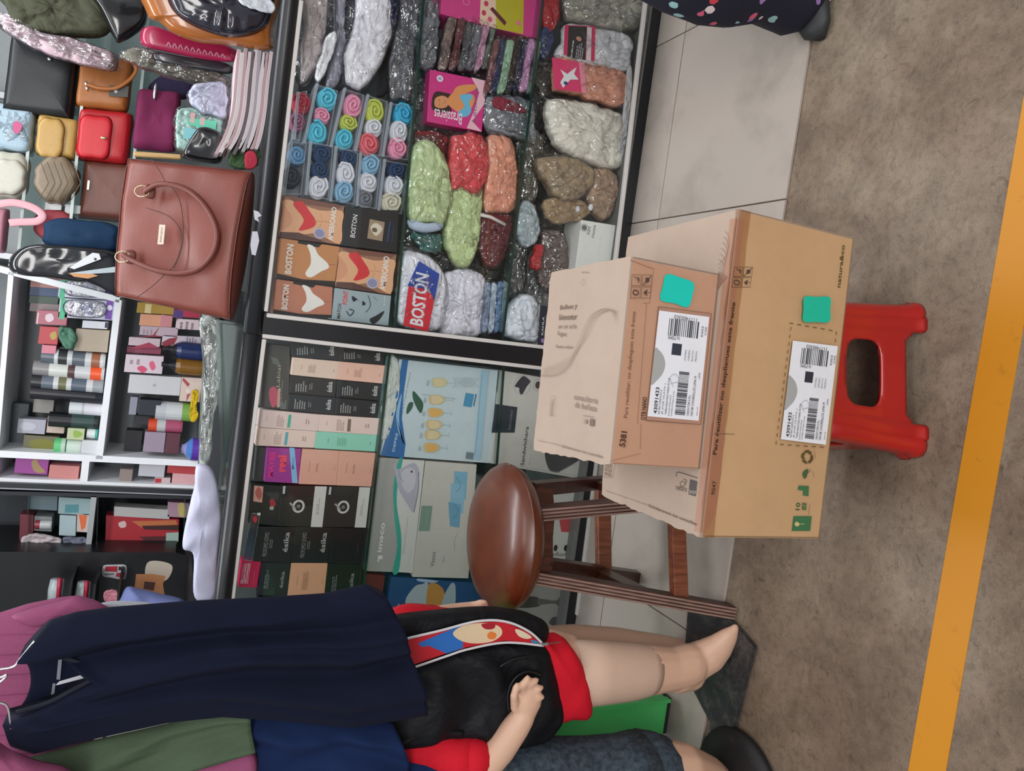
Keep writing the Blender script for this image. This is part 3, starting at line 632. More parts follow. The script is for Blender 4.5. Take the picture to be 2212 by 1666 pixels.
soft('fleece_bundle', 'cream fleece bundle in a clear bag, the largest in the bottom tier', 'fleece bundle', [(1180, 218), (1240, 222), (1310, 240), (1345, 270), (1342, 340), (1318, 372), (1250, 350), (1200, 320), (1176, 270)], 2.285, .05, 'ebe6da', wrap=WR, wr=.008)
soft('folded_cloth', 'white folded lining cloth edge along the bottom frame', 'cloth', [(1355, 150), (1364, 155), (1360, 240), (1345, 335), (1336, 345), (1345, 250)], 2.25, .01, 'cfccd0')
BR = mat('a58f74', .85, 0, 'fabric')
o = soft('beige_bra', 'beige padded bra in a clear bag, cup turned to the glass', 'bra', [(1158, 345), (1200, 338), (1250, 352), (1275, 375), (1268, 410), (1240, 430), (1210, 440), (1180, 410), (1160, 380)], 2.27, .05, 'a38e72', 'beige bras', wrap=WR)
o = soft('beige_bra', 'light brown padded bra leaning on the bottom frame', 'bra', [(1268, 372), (1300, 365), (1328, 385), (1322, 440), (1305, 478), (1278, 462), (1262, 430)], 2.275, .04, 'b0937a', 'beige bras', wrap=WR)
o = soft('beige_bra', 'tan strap bra folded under the beige cup', 'bra', [(1172, 440), (1215, 425), (1262, 440), (1270, 462), (1240, 480), (1200, 482), (1178, 470)], 2.262, .025, 'a98e6a', 'beige bras', wrap=WR)
for cx, cy in ((1248, 452), (1276, 448)):
    t = MB(); t.ell(onY((cx, cy), 2.238), .012, .006, .009, mat('e2e2ec', .7), 12, 8); t.build('foam_insert', smooth=True); rooted(bpy.data.objects[t and COL.objects[-1].name], ('small white foam insert beside the tan straps' if cx < 1260 else 'small white foam insert by the light brown bra'), 'foam insert', 'white foam inserts')
# white box with the print
F = [(1243, 581), (1257, 475), (1337, 488), (1326, 584)]
carton('white_gift_box', 'white carton with a round grey emblem and two-line lettering', 'box', F, 2.232, .12, 'ececea',
       [('e', 1262, 492, 6, 6, '6b6f74'), ('o', 1262, 492, 9, 8, .0012, '6b6f74'), ('t', 1266, 507, 1276, 490, 'Aura', '8f9296'), ('t', 1277, 513, 1287, 487, 'Home', '8f9296'), ('t', 1293, 552, 1298, 510, 'Set de bano', 'b4b4b2', 0, 0)], rough=.4)
soft('bagged_garment', 'glossy red garment in a clear bag beside the white carton', 'bagged garment', [(1158, 528), (1172, 530), (1168, 560), (1160, 585), (1143, 580), (1148, 550)], 2.26, .02, 'c22c34', 'bagged clothes in the bottom tier', wrap=WR)
soft('patterned_cloth', 'brown and pink patterned cloth in a bag behind the white carton', 'cloth', [(1170, 500), (1205, 498), (1222, 530), (1218, 590), (1190, 625), (1160, 610), (1165, 550)], 2.30, .03, '6b5551', wrap=WH, wr=.012)
soft('bagged_garment', 'pale blue-white garment in crackling plastic by the shelf edge', 'bagged garment', [(1120, 440), (1150, 445), (1162, 490), (1150, 530), (1130, 535), (1110, 500)], 2.29, .03, 'b9c6cc', 'bagged clothes in the bottom tier', wrap=WR, wr=.012)
soft('bagged_garment', 'olive and black garment in a clear bag above the beige bras', 'bagged garment', [(1118, 290), (1165, 290), (1168, 330), (1160, 380), (1150, 440), (1118, 430)], 2.31, .03, '5d584e', 'bagged clothes in the bottom tier', wrap=WH, wr=.012)
soft('cup_pack', 'rounded white padded cup in clear film near the corner post', 'bra', [(1100, 655), (1130, 632), (1150, 645), (1156, 700), (1150, 738), (1110, 735), (1086, 720), (1088, 680)], 2.262, .045, 'e6ecf6', wrap=WR)
Q = [(1163, 749), (1169, 660), (1183, 662), (1177, 752)]
carton('slim_navy_box', 'slim navy box with white letters, leaning by the corner post', 'box', Q, 2.25, .1, '20223c', [('t', 1169, 724, 1176, 684, 'KAHLA', 'e2e2ea'), ('e', 1172, 736, 4, 5, 'a888c8')])
Q = [(1150, 748), (1156, 660), (1167, 661), (1161, 750)]
carton('slim_white_box', 'slim white box resting on the slim navy box', 'box', Q, 2.255, .1, 'd6d4d6')

for lab, pts, Y, h in [
    ('grey crinkled bag filling the back of the middle tier behind the magenta box', [(900, 150), (1000, 140), (1150, 180), (1155, 320), (1050, 320), (900, 300)], 2.40, '6c6d72'),
    ('grey-brown bagged cloth behind the peach and maroon rolls', [(1040, 300), (1120, 280), (1150, 400), (1140, 560), (1090, 600), (1040, 580)], 2.40, '75706c'),
    ('dark grey bagged cloth behind the lime rolls', [(885, 480), (950, 470), (1030, 560), (1040, 600), (960, 600), (870, 560)], 2.38, '54575a'),
    ('grey bagged cloth at the back of the bottom tier, behind the fleece', [(1165, 130), (1250, 180), (1345, 230), (1345, 360), (1200, 360), (1150, 300)], 2.42, '77736d'),
    ('pale crinkled bag at the back of the bottom tier, behind the padded cup', [(1085, 560), (1150, 540), (1180, 620), (1170, 740), (1100, 740), (1080, 660)], 2.40, '8d9095'),
    ('dark grey bagged cloth at the back of the bottom tier, behind the white carton', [(1130, 430), (1240, 470), (1320, 480), (1310, 640), (1180, 640), (1130, 560)], 2.44, '4f4e50'),
    ('lilac-grey bagged cloth at the back of the top tier', [(660, -40), (880, -40), (885, 160), (800, 200), (660, 190)], 2.42, '6d6b78')]:
    soft('bagged_cloth', lab, 'bagged cloth', pts, Y, .03, h, 'bagged cloth at the back of the counter', wrap=WH, wr=.012)

# ---------------- left case, top tier: cosmetics cartons ----------------
def cos(name, label, cat, TR, BR, BL, TL, Y, h, decs=(), grp='cosmetics cartons in the left case', d=.05, **k):
    return carton(name, label, cat, [TL, TR, BR, BL], Y, d, h, decs, grp, **k)
W_ = 'b9bbb8'
def brand(TR, BR, BL, TL):
    """white print of the black cartons: small text block and brand word near the foot"""
    g = am(0, TL, TR, BR, BL)
    return [('g', *g(.14, .12), *g(.8, .38), 5, 'a2a4a4'), ('g', *g(.3, .42), *g(.7, .5), 2, '8c8e8e'), ('t', *g(.24, .80), *g(.86, .91), 'ésika', 'c6c8c8')]
blk = [('reaching up to the frame, left of two', (628, 735), (730, 745), (731, 779), (630, 771), 0), ('under the frame, beside the white bundle', (731, 745), (830, 760), (828, 789), (732, 780), 0),
       ('under the cream one', (628, 811), (728, 821), (724, 858), (626, 850), 1), ('under the peach one', (729, 821), (825, 830), (821, 866), (727, 858), 0),
       ('touching the lipstick carton', (626, 851), (725, 859), (722, 896), (623, 887), 0), ('right above the brown-tagged carton', (726, 859), (821, 868), (816, 903), (723, 896), 0)]
for lab, TR, BR, BL, TL, k in blk:
    cos('cosmetics_box', 'black cosmetics carton '+lab, 'box', TR, BR, BL, TL, 2.262, '24262a' if k == 0 else '2b2723', brand(TR, BR, BL, TL))
def fine(TR, BR, BL, TL, c='b08878'):
    g = am(0, TL, TR, BR, BL); return [('t', *g(.36, .20), *g(.64, .225), 'TANAKA', c, 0, 0), ('g', *g(.24, .36), *g(.76, .52), 6, c), ('g', *g(.4, .9), *g(.6, .93), 1, c)]
for nm, TR, BR, BL, TL, h in [('cream', (633, 772), (733, 781), (728, 820), (628, 810), 'e6cdbd'), ('peach', (733, 781), (832, 790), (826, 829), (728, 820), 'eebfae')]:
    cos('cosmetics_box', nm+' cosmetics carton among the black ones', 'box', TR, BR, BL, TL, 2.256, h, fine(TR, BR, BL, TL))
for nm, TR, BR, BL, TL, h, tag in [('pale pink carton with a green tag', (562, 885), (691, 896), (687, 932), (557, 923), 'e4cdc8', '3fae90'), ('pale pink carton with a brown tag', (691, 896), (820, 904), (815, 940), (688, 932), 'e8cfc8', '7d6a5c'),
        ('pale pink carton with a light blue tag', (557, 924), (683, 932), (679, 968), (552, 963), 'e8d0c6', '58a8b8')]:
    g = am(0, TL, TR, BR, BL)
    cos('tube_carton', nm, 'box', TR, BR, BL, TL, 2.256, h, [('g', *g(.12, .30), *g(.88, .43), 5, 'a88f8a'), ('r', *g(.1, .48), *g(.85, .53), tag), ('t', *g(.38, .12), *g(.66, .14), 'SKIN', 'b39a94', 0, 0), ('g', *g(.38, .78), *g(.68, .86), 2, 'a88f8a')])
TR, BR, BL, TL = (683, 932), (814, 940), (810, 976), (680, 969)
cos('tube_carton', 'mint green carton in the pale pink rows', 'box', TR, BR, BL, TL, 2.256, '93d6c0', fine(TR, BR, BL, TL, '6aa894'))
# the see-through lipstick display carton
cos('lipstick_display', 'tall dark carton printed with a pink lipstick', 'box', (572, 742), (627, 748), (624, 886), (563, 879), 2.268, '4a4845',
    [('q', [(584, 770), (600, 775), (606, 790), (590, 786)], '6d706c'), ('c', [(581, 856), (583, 840), (592, 835), (600, 846), (601, 862), (596, 876), (587, 879)], 'c8576c'), ('r', 587, 880, 603, 836, 'c98a80') if 0 else ('q', [(600, 840), (606, 838), (604, 880), (598, 880)], 'caa596'),
     ('t', 604, 876, 613, 820, 'Hydra Color', '9a9c98', 0, 0), ('g', 606, 884, 620, 864, 4, '8a9a9c'), ('t', 596, 836, 607, 790, 'Labial', 'b9ab96', 0, 0)])
cos('dark_carton', 'small dark carton behind the purple one, beside the frame', 'box', (556, 966), (578, 967), (571, 1041), (549, 1040), 2.275, '3a3d3b')
TR, BR, BL, TL = (578, 967), (651, 970), (645, 1045), (571, 1041)
cos('maybe_real_carton', 'purple carton with pink and red lettering and a light blue band', 'box', TR, BR, BL, TL, 2.256, 'a03a94',
    [('t', 577, 1031, 595, 976, 'MAYBE', 'e0328c', 0, .04), ('t', 597, 1019, 620, 984, 'real', 'f04a5a', 0, .05), ('q', [(625, 967), (636, 968), (643, 1044), (631, 1043)], '7fbfe2'), ('t', 630, 1010, 636, 988, 'MASC', '4a5aa0'), ('e', 633, 1012, 2.5, 2.5, '4a5aa0')])
for lab, TR, BR, BL, TL in [('beside the purple one', (654, 970), (733, 974), (726, 1049), (645, 1046)), ('farther from the purple one', (734, 974), (812, 979), (802, 1052), (727, 1049))]:
    g = am(0, TL, TR, BR, BL)
    cos('perfume_box', 'large salmon pink carton '+lab, 'box', TR, BR, BL, TL, 2.256, 'e2ab98', [('t', *g(.36, .22), *g(.68, .25), 'TANAKA', 'a87a6a', 0, 0), ('g', *g(.36, .42), *g(.66, .48), 2, 'a87a6a'), ('t', *g(.42, .9), *g(.58, .92), 'eau', 'b98a7a', 0, 0)])
for lab, TR, BR, BL, TL, h in [('left of the two marked 6', (608, 1049), (706, 1051), (696, 1139), (600, 1137), '1d2320'), ('right of the two marked 6', (708, 1051), (800, 1053), (790, 1140), (697, 1139), '2a2d2b')]:
    g = am(0, TL, TR, BR, BL)
    cos('six_perfume_box', 'black carton with a silver 6 and a white foot, '+lab, 'box', TR, BR, BL, TL, 2.256, h,
        [('q', [g(0, .74), g(1, .74), g(1, 1), g(0, 1)], 'd2d2cf'), ('g', *g(.3, .83), *g(.72, .9), 2, '9a9a98'), ('r', *g(.8, .04), *g(.99, .09), 'c2c2c8'),
         ('o', *g(.5, .42), 11, 12, .0065, 'c9cac9'), ('l', [g(.58, .22), g(.48, .32), g(.42, .36)], .006, '9b9d9c'), ('e', *g(.5, .42), 4, 4, '777978')])
cos('dark_carton', 'dark carton printed with pink lips by the frame', 'box', (543, 1046), (607, 1050), (599, 1137), (536, 1130), 2.262, '222624',
    [('q', [(549, 1049), (569, 1051), (566, 1086), (547, 1083)], 'd9a498'), ('c', [(551, 1065), (559, 1052), (566, 1066), (560, 1080)], 'b76058'), ('c', [(582, 1082), (590, 1078), (596, 1090), (586, 1096)], 'a02c34'), ('q', [(583, 1094), (592, 1094), (590, 1102), (582, 1101)], 'a9aaa4')])
t = MB(); t.loft([(onY((533, 1208), 2.245), (.004, 0, 0), (0, .004, 0)), (onY((533, 1205), 2.245), (.01, 0, 0), (0, .006, 0))], mat('d9dde0', .2, .6)) if 0 else None
Q = [(524, 1209), (544, 1107), (563, 1108), (544, 1212)]
P4 = [onY(q, 2.252) for q in Q]
t = MB(); t.hexa([p-Vector((0, .006, 0)) for p in P4], P4, film('tube_plastic', (.7, .78, .78), 0, .15, .35, gl=.8)); o = t.build('lip_gloss_pack', bevel=.002)
rooted(o, 'clear silver lip gloss sleeve lying slanted by the frame', 'gloss pack')
f = Face(P4[0]-Vector((0, .006, 0)), P4[1]-P4[0], (0, 0, -1)); f.run([('c', [(546, 1120), (552, 1115), (556, 1122), (551, 1130)], 'c83040'), ('q', [(556, 1108), (563, 1108), (562, 1114), (556, 1113)], 'e6eaea'), ('g', 540, 1195, 550, 1145, 2, '8a9a9a')]); f.build(o)
for lab, TR, BR, BL, TL in [('third row, beside the clear sleeve', (556, 1139), (637, 1139), (628, 1217), (547, 1213)), ('third row, in the middle', (638, 1139), (717, 1140), (708, 1217), (629, 1217))]:
    g = am(0, TL, TR, BR, BL)
    cos('cosmetics_box', 'black carton with white print, '+lab, 'box', TR, BR, BL, TL, 2.256, '1c201f', [('t', *g(.16, .22), *g(.85, .34), 'PROFUMO UOMO', '8d908c', 0, 0), ('g', *g(.4, .38), *g(.66, .48), 2, '7c7f7c'), ('t', *g(.3, .74), *g(.86, .88), 'ésika', 'a9abaa')])
TR, BR, BL, TL = (718, 1140), (790, 1143), (780, 1219), (709, 1217)
cos('cosmetics_box', 'plain black carton, third row beside the steam iron box', 'box', TR, BR, BL, TL, 2.256, '17191e', [('t', *am(0, TL, TR, BR, BL)(.3, .8), *am(0, TL, TR, BR, BL)(.6, .86), 'LBEL', '3e4046', 0, 0)])
cos('red_carton', 'crimson carton with slanted white letters', 'box', (523, 1213), (564, 1214), (555, 1270), (516, 1269), 2.256, 'c4164a', [('t', 519, 1262, 542, 1217, 'LUXURY', 'e0b8c4', 1, .02), ('g', 546, 1262, 552, 1225, 1, 'e07a98')])
for lab, TR, BR, BL, TL, h, br in [('bottom row beside the crimson one', (565, 1215), (629, 1217), (620, 1290), (556, 1285), '1a1b24', 1), ('bottom row beside the sweater edge', (709, 1218), (780, 1220), (772, 1295), (701, 1292), '131416', 1)]:
    g = am(0, TL, TR, BR, BL)
    cos('cosmetics_box', 'black carton, '+lab, 'box', TR, BR, BL, TL, 2.256, h, [('g', *g(.2, .18), *g(.8, .34), 3, '7c7f84'), ('t', *g(.25, .7), *g(.75, .82), 'ésika', '8c8f94')])
TR, BR, BL, TL = (630, 1216), (708, 1217), (700, 1292), (621, 1292)
cos('perfume_box', 'peach carton alone in the bottom black row', 'box', TR, BR, BL, TL, 2.256, 'dca684', fine(TR, BR, BL, TL, 'a0745c'))
for k, (a, b_) in enumerate([((630, 1296), (700, 1372)), ((704, 1298), (772, 1372)), ((558, 1292), (626, 1366))]):
    cos('cosmetics_box', ('black carton behind the navy dress, under the peach carton', 'black carton behind the navy dress, at the end', 'black carton behind the navy dress, beside the frame')[k], 'box', (a[0], a[1]), (b_[0], a[1]), (b_[0]-9, b_[1]), (a[0]-9, b_[1]), 2.256, '18191c')
soft('cloth_bundle', 'white cloth bundle in the gap beside the glasses box', 'cloth', [(842, 770), (858, 775), (862, 830), (850, 900), (835, 945), (822, 948), (820, 900), (832, 830)], 2.27, .025, 'd2d8d4', wr=.006)
# ---------------- left case, middle tier ----------------
Q = [(822, 984), (864, 776), (1076, 800), (1057, 1001)]
g = am(0, *Q)
dec = [('q', [(869, 776), (882, 778), (872, 850), (868, 905), (876, 960), (872, 990), (822, 984), (838, 930), (856, 850)], '2d6aa8'), ('c', [(868, 850), (862, 900), (866, 945), (874, 960), (860, 930), (856, 890)], '8fbce0'),
       ('t', 868, 901, 885, 804, 'SET X 6 COPAS MAGICA', '5b6c70', 0, 0), ('t', 847, 975, 860, 936, 'DEPRE', 'd6e2ea', 0, .0), ('c', [(892, 845), (903, 855), (914, 872), (910, 892), (902, 885), (892, 862)], '2f5a46'), ('c', [(879, 895), (890, 882), (892, 870), (884, 870), (878, 884)], '2f5a46'),
       ('s', [(912, 852), (940, 856), (985, 862)], .0015, '7fa3b8'), ('r', 1000, 877, 1024, 852, '3f93bd'), ('r', 1024, 878, 1027, 851, '2d6a92')]
for i, y in enumerate((827, 842, 864, 892, 918, 940, 967)):
    x = 945-i*3
    if y == 842: continue
    dec += [('c', [(x-12, y-9), (x-10, y+8), (x+10, y+9), (x+20, y+4), (x+21, y-4), (x+10, y-10)], 'cdb98c' if i not in (0,) else 'c4c4a0'), ('c', [(x-6, y-8), (x-5, y+7), (x+10, y+7), (x+17, y), (x+10, y-8)], 'dcae62' if i in (1, 6, 3) else 'd9c9a0'), ('l', [(x+20, y), (x+38, y+1)], .001, '93a6ac'), ('l', [(x+38, y-6), (x+38, y+6)], .001, '93a6ac'), ('g', x-25, y+6, x-16, y-6, 3, '8a98a0')]
for k in range(5): dec += [('l', [(975+k*9, 815), (1005+k*7, 836)], .0008, '8aa0aa'), ('l', [(975+k*9, 838), (1005+k*7, 815)], .0008, '8aa0aa')]
dec += [('q', [(1038, 800), (1054, 799), (1036, 992), (1022, 990)], '9fc4d8'), ('s', [(1040, 810), (1034, 870), (1030, 930), (1024, 985)], .0018, '7f9aa8'), ('q', [(1006, 976), (1022, 978), (1020, 992), (1004, 990)], '6d8088')]
carton('glasses_gift_box', 'blue-white gift box printed with six stemmed glasses', 'box', Q, 2.256, .16, 'c3d4dc', dec, 'gift boxes in the left case')
Q = [(786, 1234), (815, 988), (917, 995), (891, 1238)]
iron = [(851, 1005), (854, 1000), (860, 1014), (893, 1000), (905, 1016), (904, 1040), (900, 1075), (893, 1107), (880, 1090), (862, 1060), (856, 1035), (853, 1018)]
carton('iron_box', 'grey and teal carton with a steam iron photo', 'box', Q, 2.258, .12, 'a9aaa8',
       [('q', [(861, 992), (917, 995), (891, 1238), (858, 1236), (866, 1200), (864, 1150), (855, 1090), (853, 1040)], 'd2d3d2'), ('c', [(862, 992), (870, 993), (860, 1040), (857, 1090), (866, 1150), (866, 1200), (860, 1237), (848, 1236), (858, 1180), (852, 1120), (850, 1050)], '3aa898'),
        ('c', iron, 'b4b4c4'), ('c', [(868, 1020), (885, 1010), (897, 1020), (895, 1050), (880, 1065), (868, 1045)], 'c9c9d4'), ('s', [(904, 1020), (903, 1060), (894, 1107)], .0022, '6a6a78'), ('s', [(861, 1014), (864, 1030), (872, 1042)], .002, '7fa0a8'), ('e', 889, 1019, 2.5, 2.5, '5b4a5c'),
        ('t', 814, 1193, 832, 1129, 'imaco', 'dfe2e0', 0, .03), ('q', [(808, 1212), (816, 1212), (816, 1200), (826, 1200), (826, 1208), (819, 1208), (819, 1214)], 'e4e4e2'), ('t', 870, 1195, 882, 1118, 'Plancha Seca / Vapor', '8a8c8e', 0, 0)], 'gift boxes in the left case')
Q = [(891, 1247), (920, 996), (1030, 1004), (1012, 1250)]
carton('vases_box', 'off-white carton lettered Vasos, partly behind the wooden stool', 'box', Q, 2.258, .12, 'c8c6c0',
       [('q', [(981, 1018), (1010, 1020), (1006, 1080), (980, 1072)], '7fb2cc'), ('q', [(974, 1044), (1004, 1048), (1000, 1110), (972, 1100)], '8abbd4'), ('q', [(968, 1084), (996, 1090), (992, 1140), (972, 1137)], '6fa6c4'), ('s', [(985, 1030), (995, 1050), (983, 1065)], .0012, '4a6f8c'), ('s', [(980, 1090), (990, 1105), (978, 1120)], .0012, '4a6f8c'),
        ('r', 904, 1147, 934, 1093, '7b9a8b'), ('t', 918, 1136, 924, 1104, 'Home', 'a9bcb0', 0, 0), ('t', 928, 1225, 941, 1192, 'Vasos', '7c7c78', 0, 0), ('g', 955, 1215, 962, 1198, 2, 'a8a6a0'), ('s', [(990, 1150), (982, 1165), (982, 1190)], .001, '8e8c86')], 'gift boxes in the left case')
Q = [(820, 1420), (846, 1246), (1052, 1262), (1030, 1450)]
carton('appliance_box', 'dark blue carton with a steamer photo, behind the mannequin shoulder', 'box', Q, 2.258, .13, '1f4a80',
       [('c', [(875, 1300), (895, 1268), (912, 1262), (925, 1262), (920, 1330), (908, 1338), (895, 1325)], 'aab9c4'), ('c', [(925, 1265), (945, 1262), (960, 1280), (958, 1315), (935, 1330), (920, 1330)], 'c08a44'), ('c', [(958, 1290), (975, 1260), (984, 1270), (980, 1320), (955, 1335), (950, 1328)], 'a2b4be'),
        ('c', [(903, 1250), (945, 1255), (935, 1259), (905, 1256)], '9fb6d6'), ('t', 843, 1395, 867, 1303, 'Oster', 'a9b6c4', 0, .03, .2)], 'gift boxes in the left case')
cos('red_carton', 'dark red carton in shadow under the iron box', 'box', (790, 1240), (832, 1244), (820, 1330), (778, 1325), 2.262, '6a1c28', d=.08)
# ---------------- left case, bottom tier ----------------
Q = [(1050, 992), (1082, 800), (1296, 812), (1272, 1038)]
Q = [(1058, 1001), (1082, 800), (1300, 838), (1273, 1038)]
carton('sandwich_maker_box', 'white-grey carton lettered Sandwichera, behind the cardboard boxes', 'box', Q, 2.250, .18, 'cdccc8',
       [('c', [(1112, 835), (1120, 822), (1131, 812), (1140, 818), (1146, 824), (1138, 835), (1128, 852), (1122, 848), (1121, 838)], '3a3842'), ('o', 1128, 833, 18, 20, .0008, '8e8c92'), ('e', 1162, 832, 6, 8, '4a3a3c'), ('o', 1162, 832, 10, 13, .0008, '8e8c92'),
        ('t', 1124, 1006, 1142, 922, 'Sandwichera', '3d3b3c', 0, .01), ('t', 1142, 1004, 1147, 982, '3 en 1', '8a8886', 0, 0), ('c', [(1178, 975), (1200, 978), (1252, 990), (1210, 1018), (1190, 1018), (1180, 1000)], '35343a'), ('l', [(1188, 1017), (1206, 1020), (1258, 990)], .003, '6a7074'), ('l', [(1085, 1001), (1268, 1032)], .0008, '9a9894'), ('l', [(1262, 1033), (1285, 850)], .001, '8d5a54')], 'gift boxes in the left case')
t = MB(); P4 = [onY(q, 2.246) for q in [(1062, 935), (1070, 873), (1118, 880), (1112, 935)]]; t.hexa(P4, [p+Vector((0, .003, 0)) for p in P4], mat('2c3540', .5)); o = t.build('price_tab', bevel=.003); rooted(o, 'dark slate tab with a small word, on the white-grey carton', 'tab')
f = Face(P4[0], P4[1]-P4[0], (0, 0, -1)); f.run([('t', 1098, 928, 1108, 886, 'RECORD', '7d858a', 0, .01)]); f.build(o)
Q = [(1152, 1262), (1165, 1056), (1264, 1066), (1241, 1270)]
Q = [(1040, 1236), (1062, 1046), (1266, 1062), (1246, 1254)]
carton('cups_box', 'white carton with teal and red cups, seen between the stool legs', 'box', Q, 2.256, .16, 'd4d3d0',
       [('q', [(1165, 1118), (1195, 1118), (1192, 1148), (1170, 1149)], '2f98a4'), ('q', [(1207, 1117), (1236, 1117), (1232, 1150), (1212, 1149)], 'c94a50'), ('t', 1170, 1206, 1241, 1191, 'Olympress', '5d5c5a', 3, 0), ('e', 1200, 1184, 4, 7, '1c1c1c'), ('e', 1222, 1184, 4, 7, '1c1c1c'), ('l', [(1246, 1120), (1238, 1215)], .001, '8a8886')], 'gift boxes in the left case')
Q = [(1120, 1392), (1108, 1258), (1248, 1262), (1232, 1400)]
carton('utensil_box', 'grey carton with dark utensils, beside the mannequin shorts', 'box', Q, 2.256, .16, '9c9a98',
       [('c', [(1112, 1292), (1160, 1290), (1164, 1310), (1112, 1312)], '3f3c3c'), ('c', [(1164, 1294), (1200, 1298), (1210, 1288), (1218, 1292), (1213, 1300), (1218, 1308), (1208, 1312), (1198, 1304), (1164, 1306)], '5c5a5a'), ('c', [(1186, 1345), (1196, 1333), (1214, 1336), (1216, 1345), (1212, 1353), (1196, 1352)], '4a4645'), ('l', [(1162, 1285), (1180, 1400)], .001, '8a8886')], 'gift boxes in the left case')

# ---------------- the two delivery cartons on the red stool ----------------
def vert(base, q):     # point above a base point, seen at pixel q
    d = ray(q); t = (base.x*d.x+base.y*d.y)/(d.x*d.x+d.y*d.y); return CAM+d*t
CB = None
def cardboard(name, h, h2):
    m = bpy.data.materials.new(name); m.use_nodes = True; nt = m.node_tree; L = nt.links.new; b = nt.nodes['Principled BSDF']
    tc = nt.nodes.new('ShaderNodeTexCoord'); n = nt.nodes.new('ShaderNodeTexNoise'); n.inputs['Scale'].default_value = 5; n.inputs['Detail'].default_value = 8; n.inputs['Roughness'].default_value = .7
    L(tc.outputs['Object'], n.inputs[0]); r = nt.nodes.new('ShaderNodeValToRGB'); r.color_ramp.elements[0].position = .3; r.color_ramp.elements[1].position = .7
    r.color_ramp.elements[0].color = (*rgb(h), 1); r.color_ramp.elements[1].color = (*rgb(h2), 1); L(n.outputs[0], r.inputs[0])
    wv = nt.nodes.new('ShaderNodeTexWave'); wv.bands_direction = 'X'; wv.inputs['Scale'].default_value = 60; L(tc.outputs['Object'], wv.inputs[0])
    bp = nt.nodes.new('ShaderNodeBump'); bp.inputs['Strength'].default_value = .12; bp.inputs['Distance'].default_value = .0006
    L(wv.outputs[0], bp.inputs['Height']); L(bp.outputs[0], b.inputs['Normal']); L(r.outputs[0], b.inputs['Base Color']); b.inputs['Roughness'].default_value = .75
    return m
CBY = cardboard('yellow_cardboard', 'b38e66', 'bf9a72'); CBP = cardboard('pale_cardboard', 'a49081', 'ae9a8b'); CBB = cardboard('brown_cardboard', 'ae846a', 'b88e74')
TAPE = film('brown_tape', (.88, .78, .71), 0, .22, .07, gl=.3)
def torn(a, b, n, amp, seed, d):
    rr = random.Random(seed); a = Vector(a); b = Vector(b); d = Vector(d)
    return [a+(b-a)*(i/n)+d*(0 if i in (0, n) else rr.uniform(0, amp)) for i in range(n+1)]
def box_thing(label, fl, fr, tl, tr, kr, kl, mfront, mtop, zt):
    """fl fr tl tr front corners, kr kl rear top corners"""
    e = empty('cardboard_box', (fl+fr)/2, label, 'cardboard box', 'delivery cartons on the stool')
    bl = Vector((kl.x, kl.y, fl.z)); br = Vector((kr.x, kr.y, fr.z)); th = .004
    dn = Vector((0, 0, .0045))
    def panel(nm, F, m, inward):
        t = MB(); t.hexa(F, [p+inward*th for p in F], m); return t.build(nm, e, bevel=.0008)
    sx = (fr-fl).normalized(); back = Vector((-sx.y, sx.x, 0))
    panel('front_panel', [tl-dn*.9, tr-dn*.9, fr, fl], mfront, back)
    panel('rear_panel', [kl-dn, kr-dn, br, bl], mtop, -back)
    panel('side_panel', [kl-dn, tl-dn, fl, bl], mtop, sx); panel('side_panel', [tr-dn, kr-dn, br, fr], mtop, -sx)
    panel('bottom_panel', [bl, br, fr, fl], mtop, Vector((0, 0, 1)))
    return e
def flap(e, pts, m, nm, dz=.0, th=.0035, N=(0, 0, 1)):
    N = Vector(N); t = MB(); n = len(pts); P = [p+N*dz for p in pts]
    t.add(P+[p-N*th for p in P], [tuple(range(n)), tuple(range(n, 2*n))[::-1]]+[(i, (i+1) % n, n+(i+1) % n, n+i) for i in range(n)], m); return t.build(nm, e)
def slant(f, a, b, hgt, txt, col, bold=.02):
    """a line of print running from pixel a to pixel b, letters hgt metres tall"""
    A = Vector(f.st(a)); B = Vector(f.st(b)); d = (B-A); L = d.length; d.normalize(); nrm = Vector((-d.y, d.x))*(-1 if f.S.cross(f.T).dot(f.N) > 0 else 1)
    vs, fs = text2d(txt, bold, 0)
    f.mb.add([f.w(*(A+d*(x*L)-nrm*((y-.0)*hgt))) for x, y in vs], fs, mat(col, .5)); f.k += 1
ZB = .29
fl = onZ((1770, 1164), ZB); fr = onZ((1845, 514), ZB)
zt = .5615
tl = Vector((*(vert(fl, (1515, 1150)).xy), zt)); tr = Vector((*(vert(fr, (1592, 472)).xy), zt)); tl.xy = fl.xy+(tl.xy-fl.xy)*1; tr.xy = fr.xy
tl.xy = fl.xy
kr = onZ((1357, 512), zt); kl = onZ((1300, 1068), zt)
boxB = box_thing('larger cardboard box under the other, numbered 9047, on the red stool', fl, fr, tl, tr, kr, kl, CBY, CBP, zt)
top = [tl]+[tr]+torn(kr, kl, 34, .006, 3, (0, .7, 0))
flap(boxB, [tl, tr]+torn(tr, kr, 1, 0, 1, (0, 0, 0))[1:]+torn(kr, kl, 34, .006, 3, (0, .7, 0))[1:]+torn(kl, tl, 26, .006, 5, (-.7, 0, 0))[1:-1], CBP, 'top_flap')
S = (tr-tl).normalized()
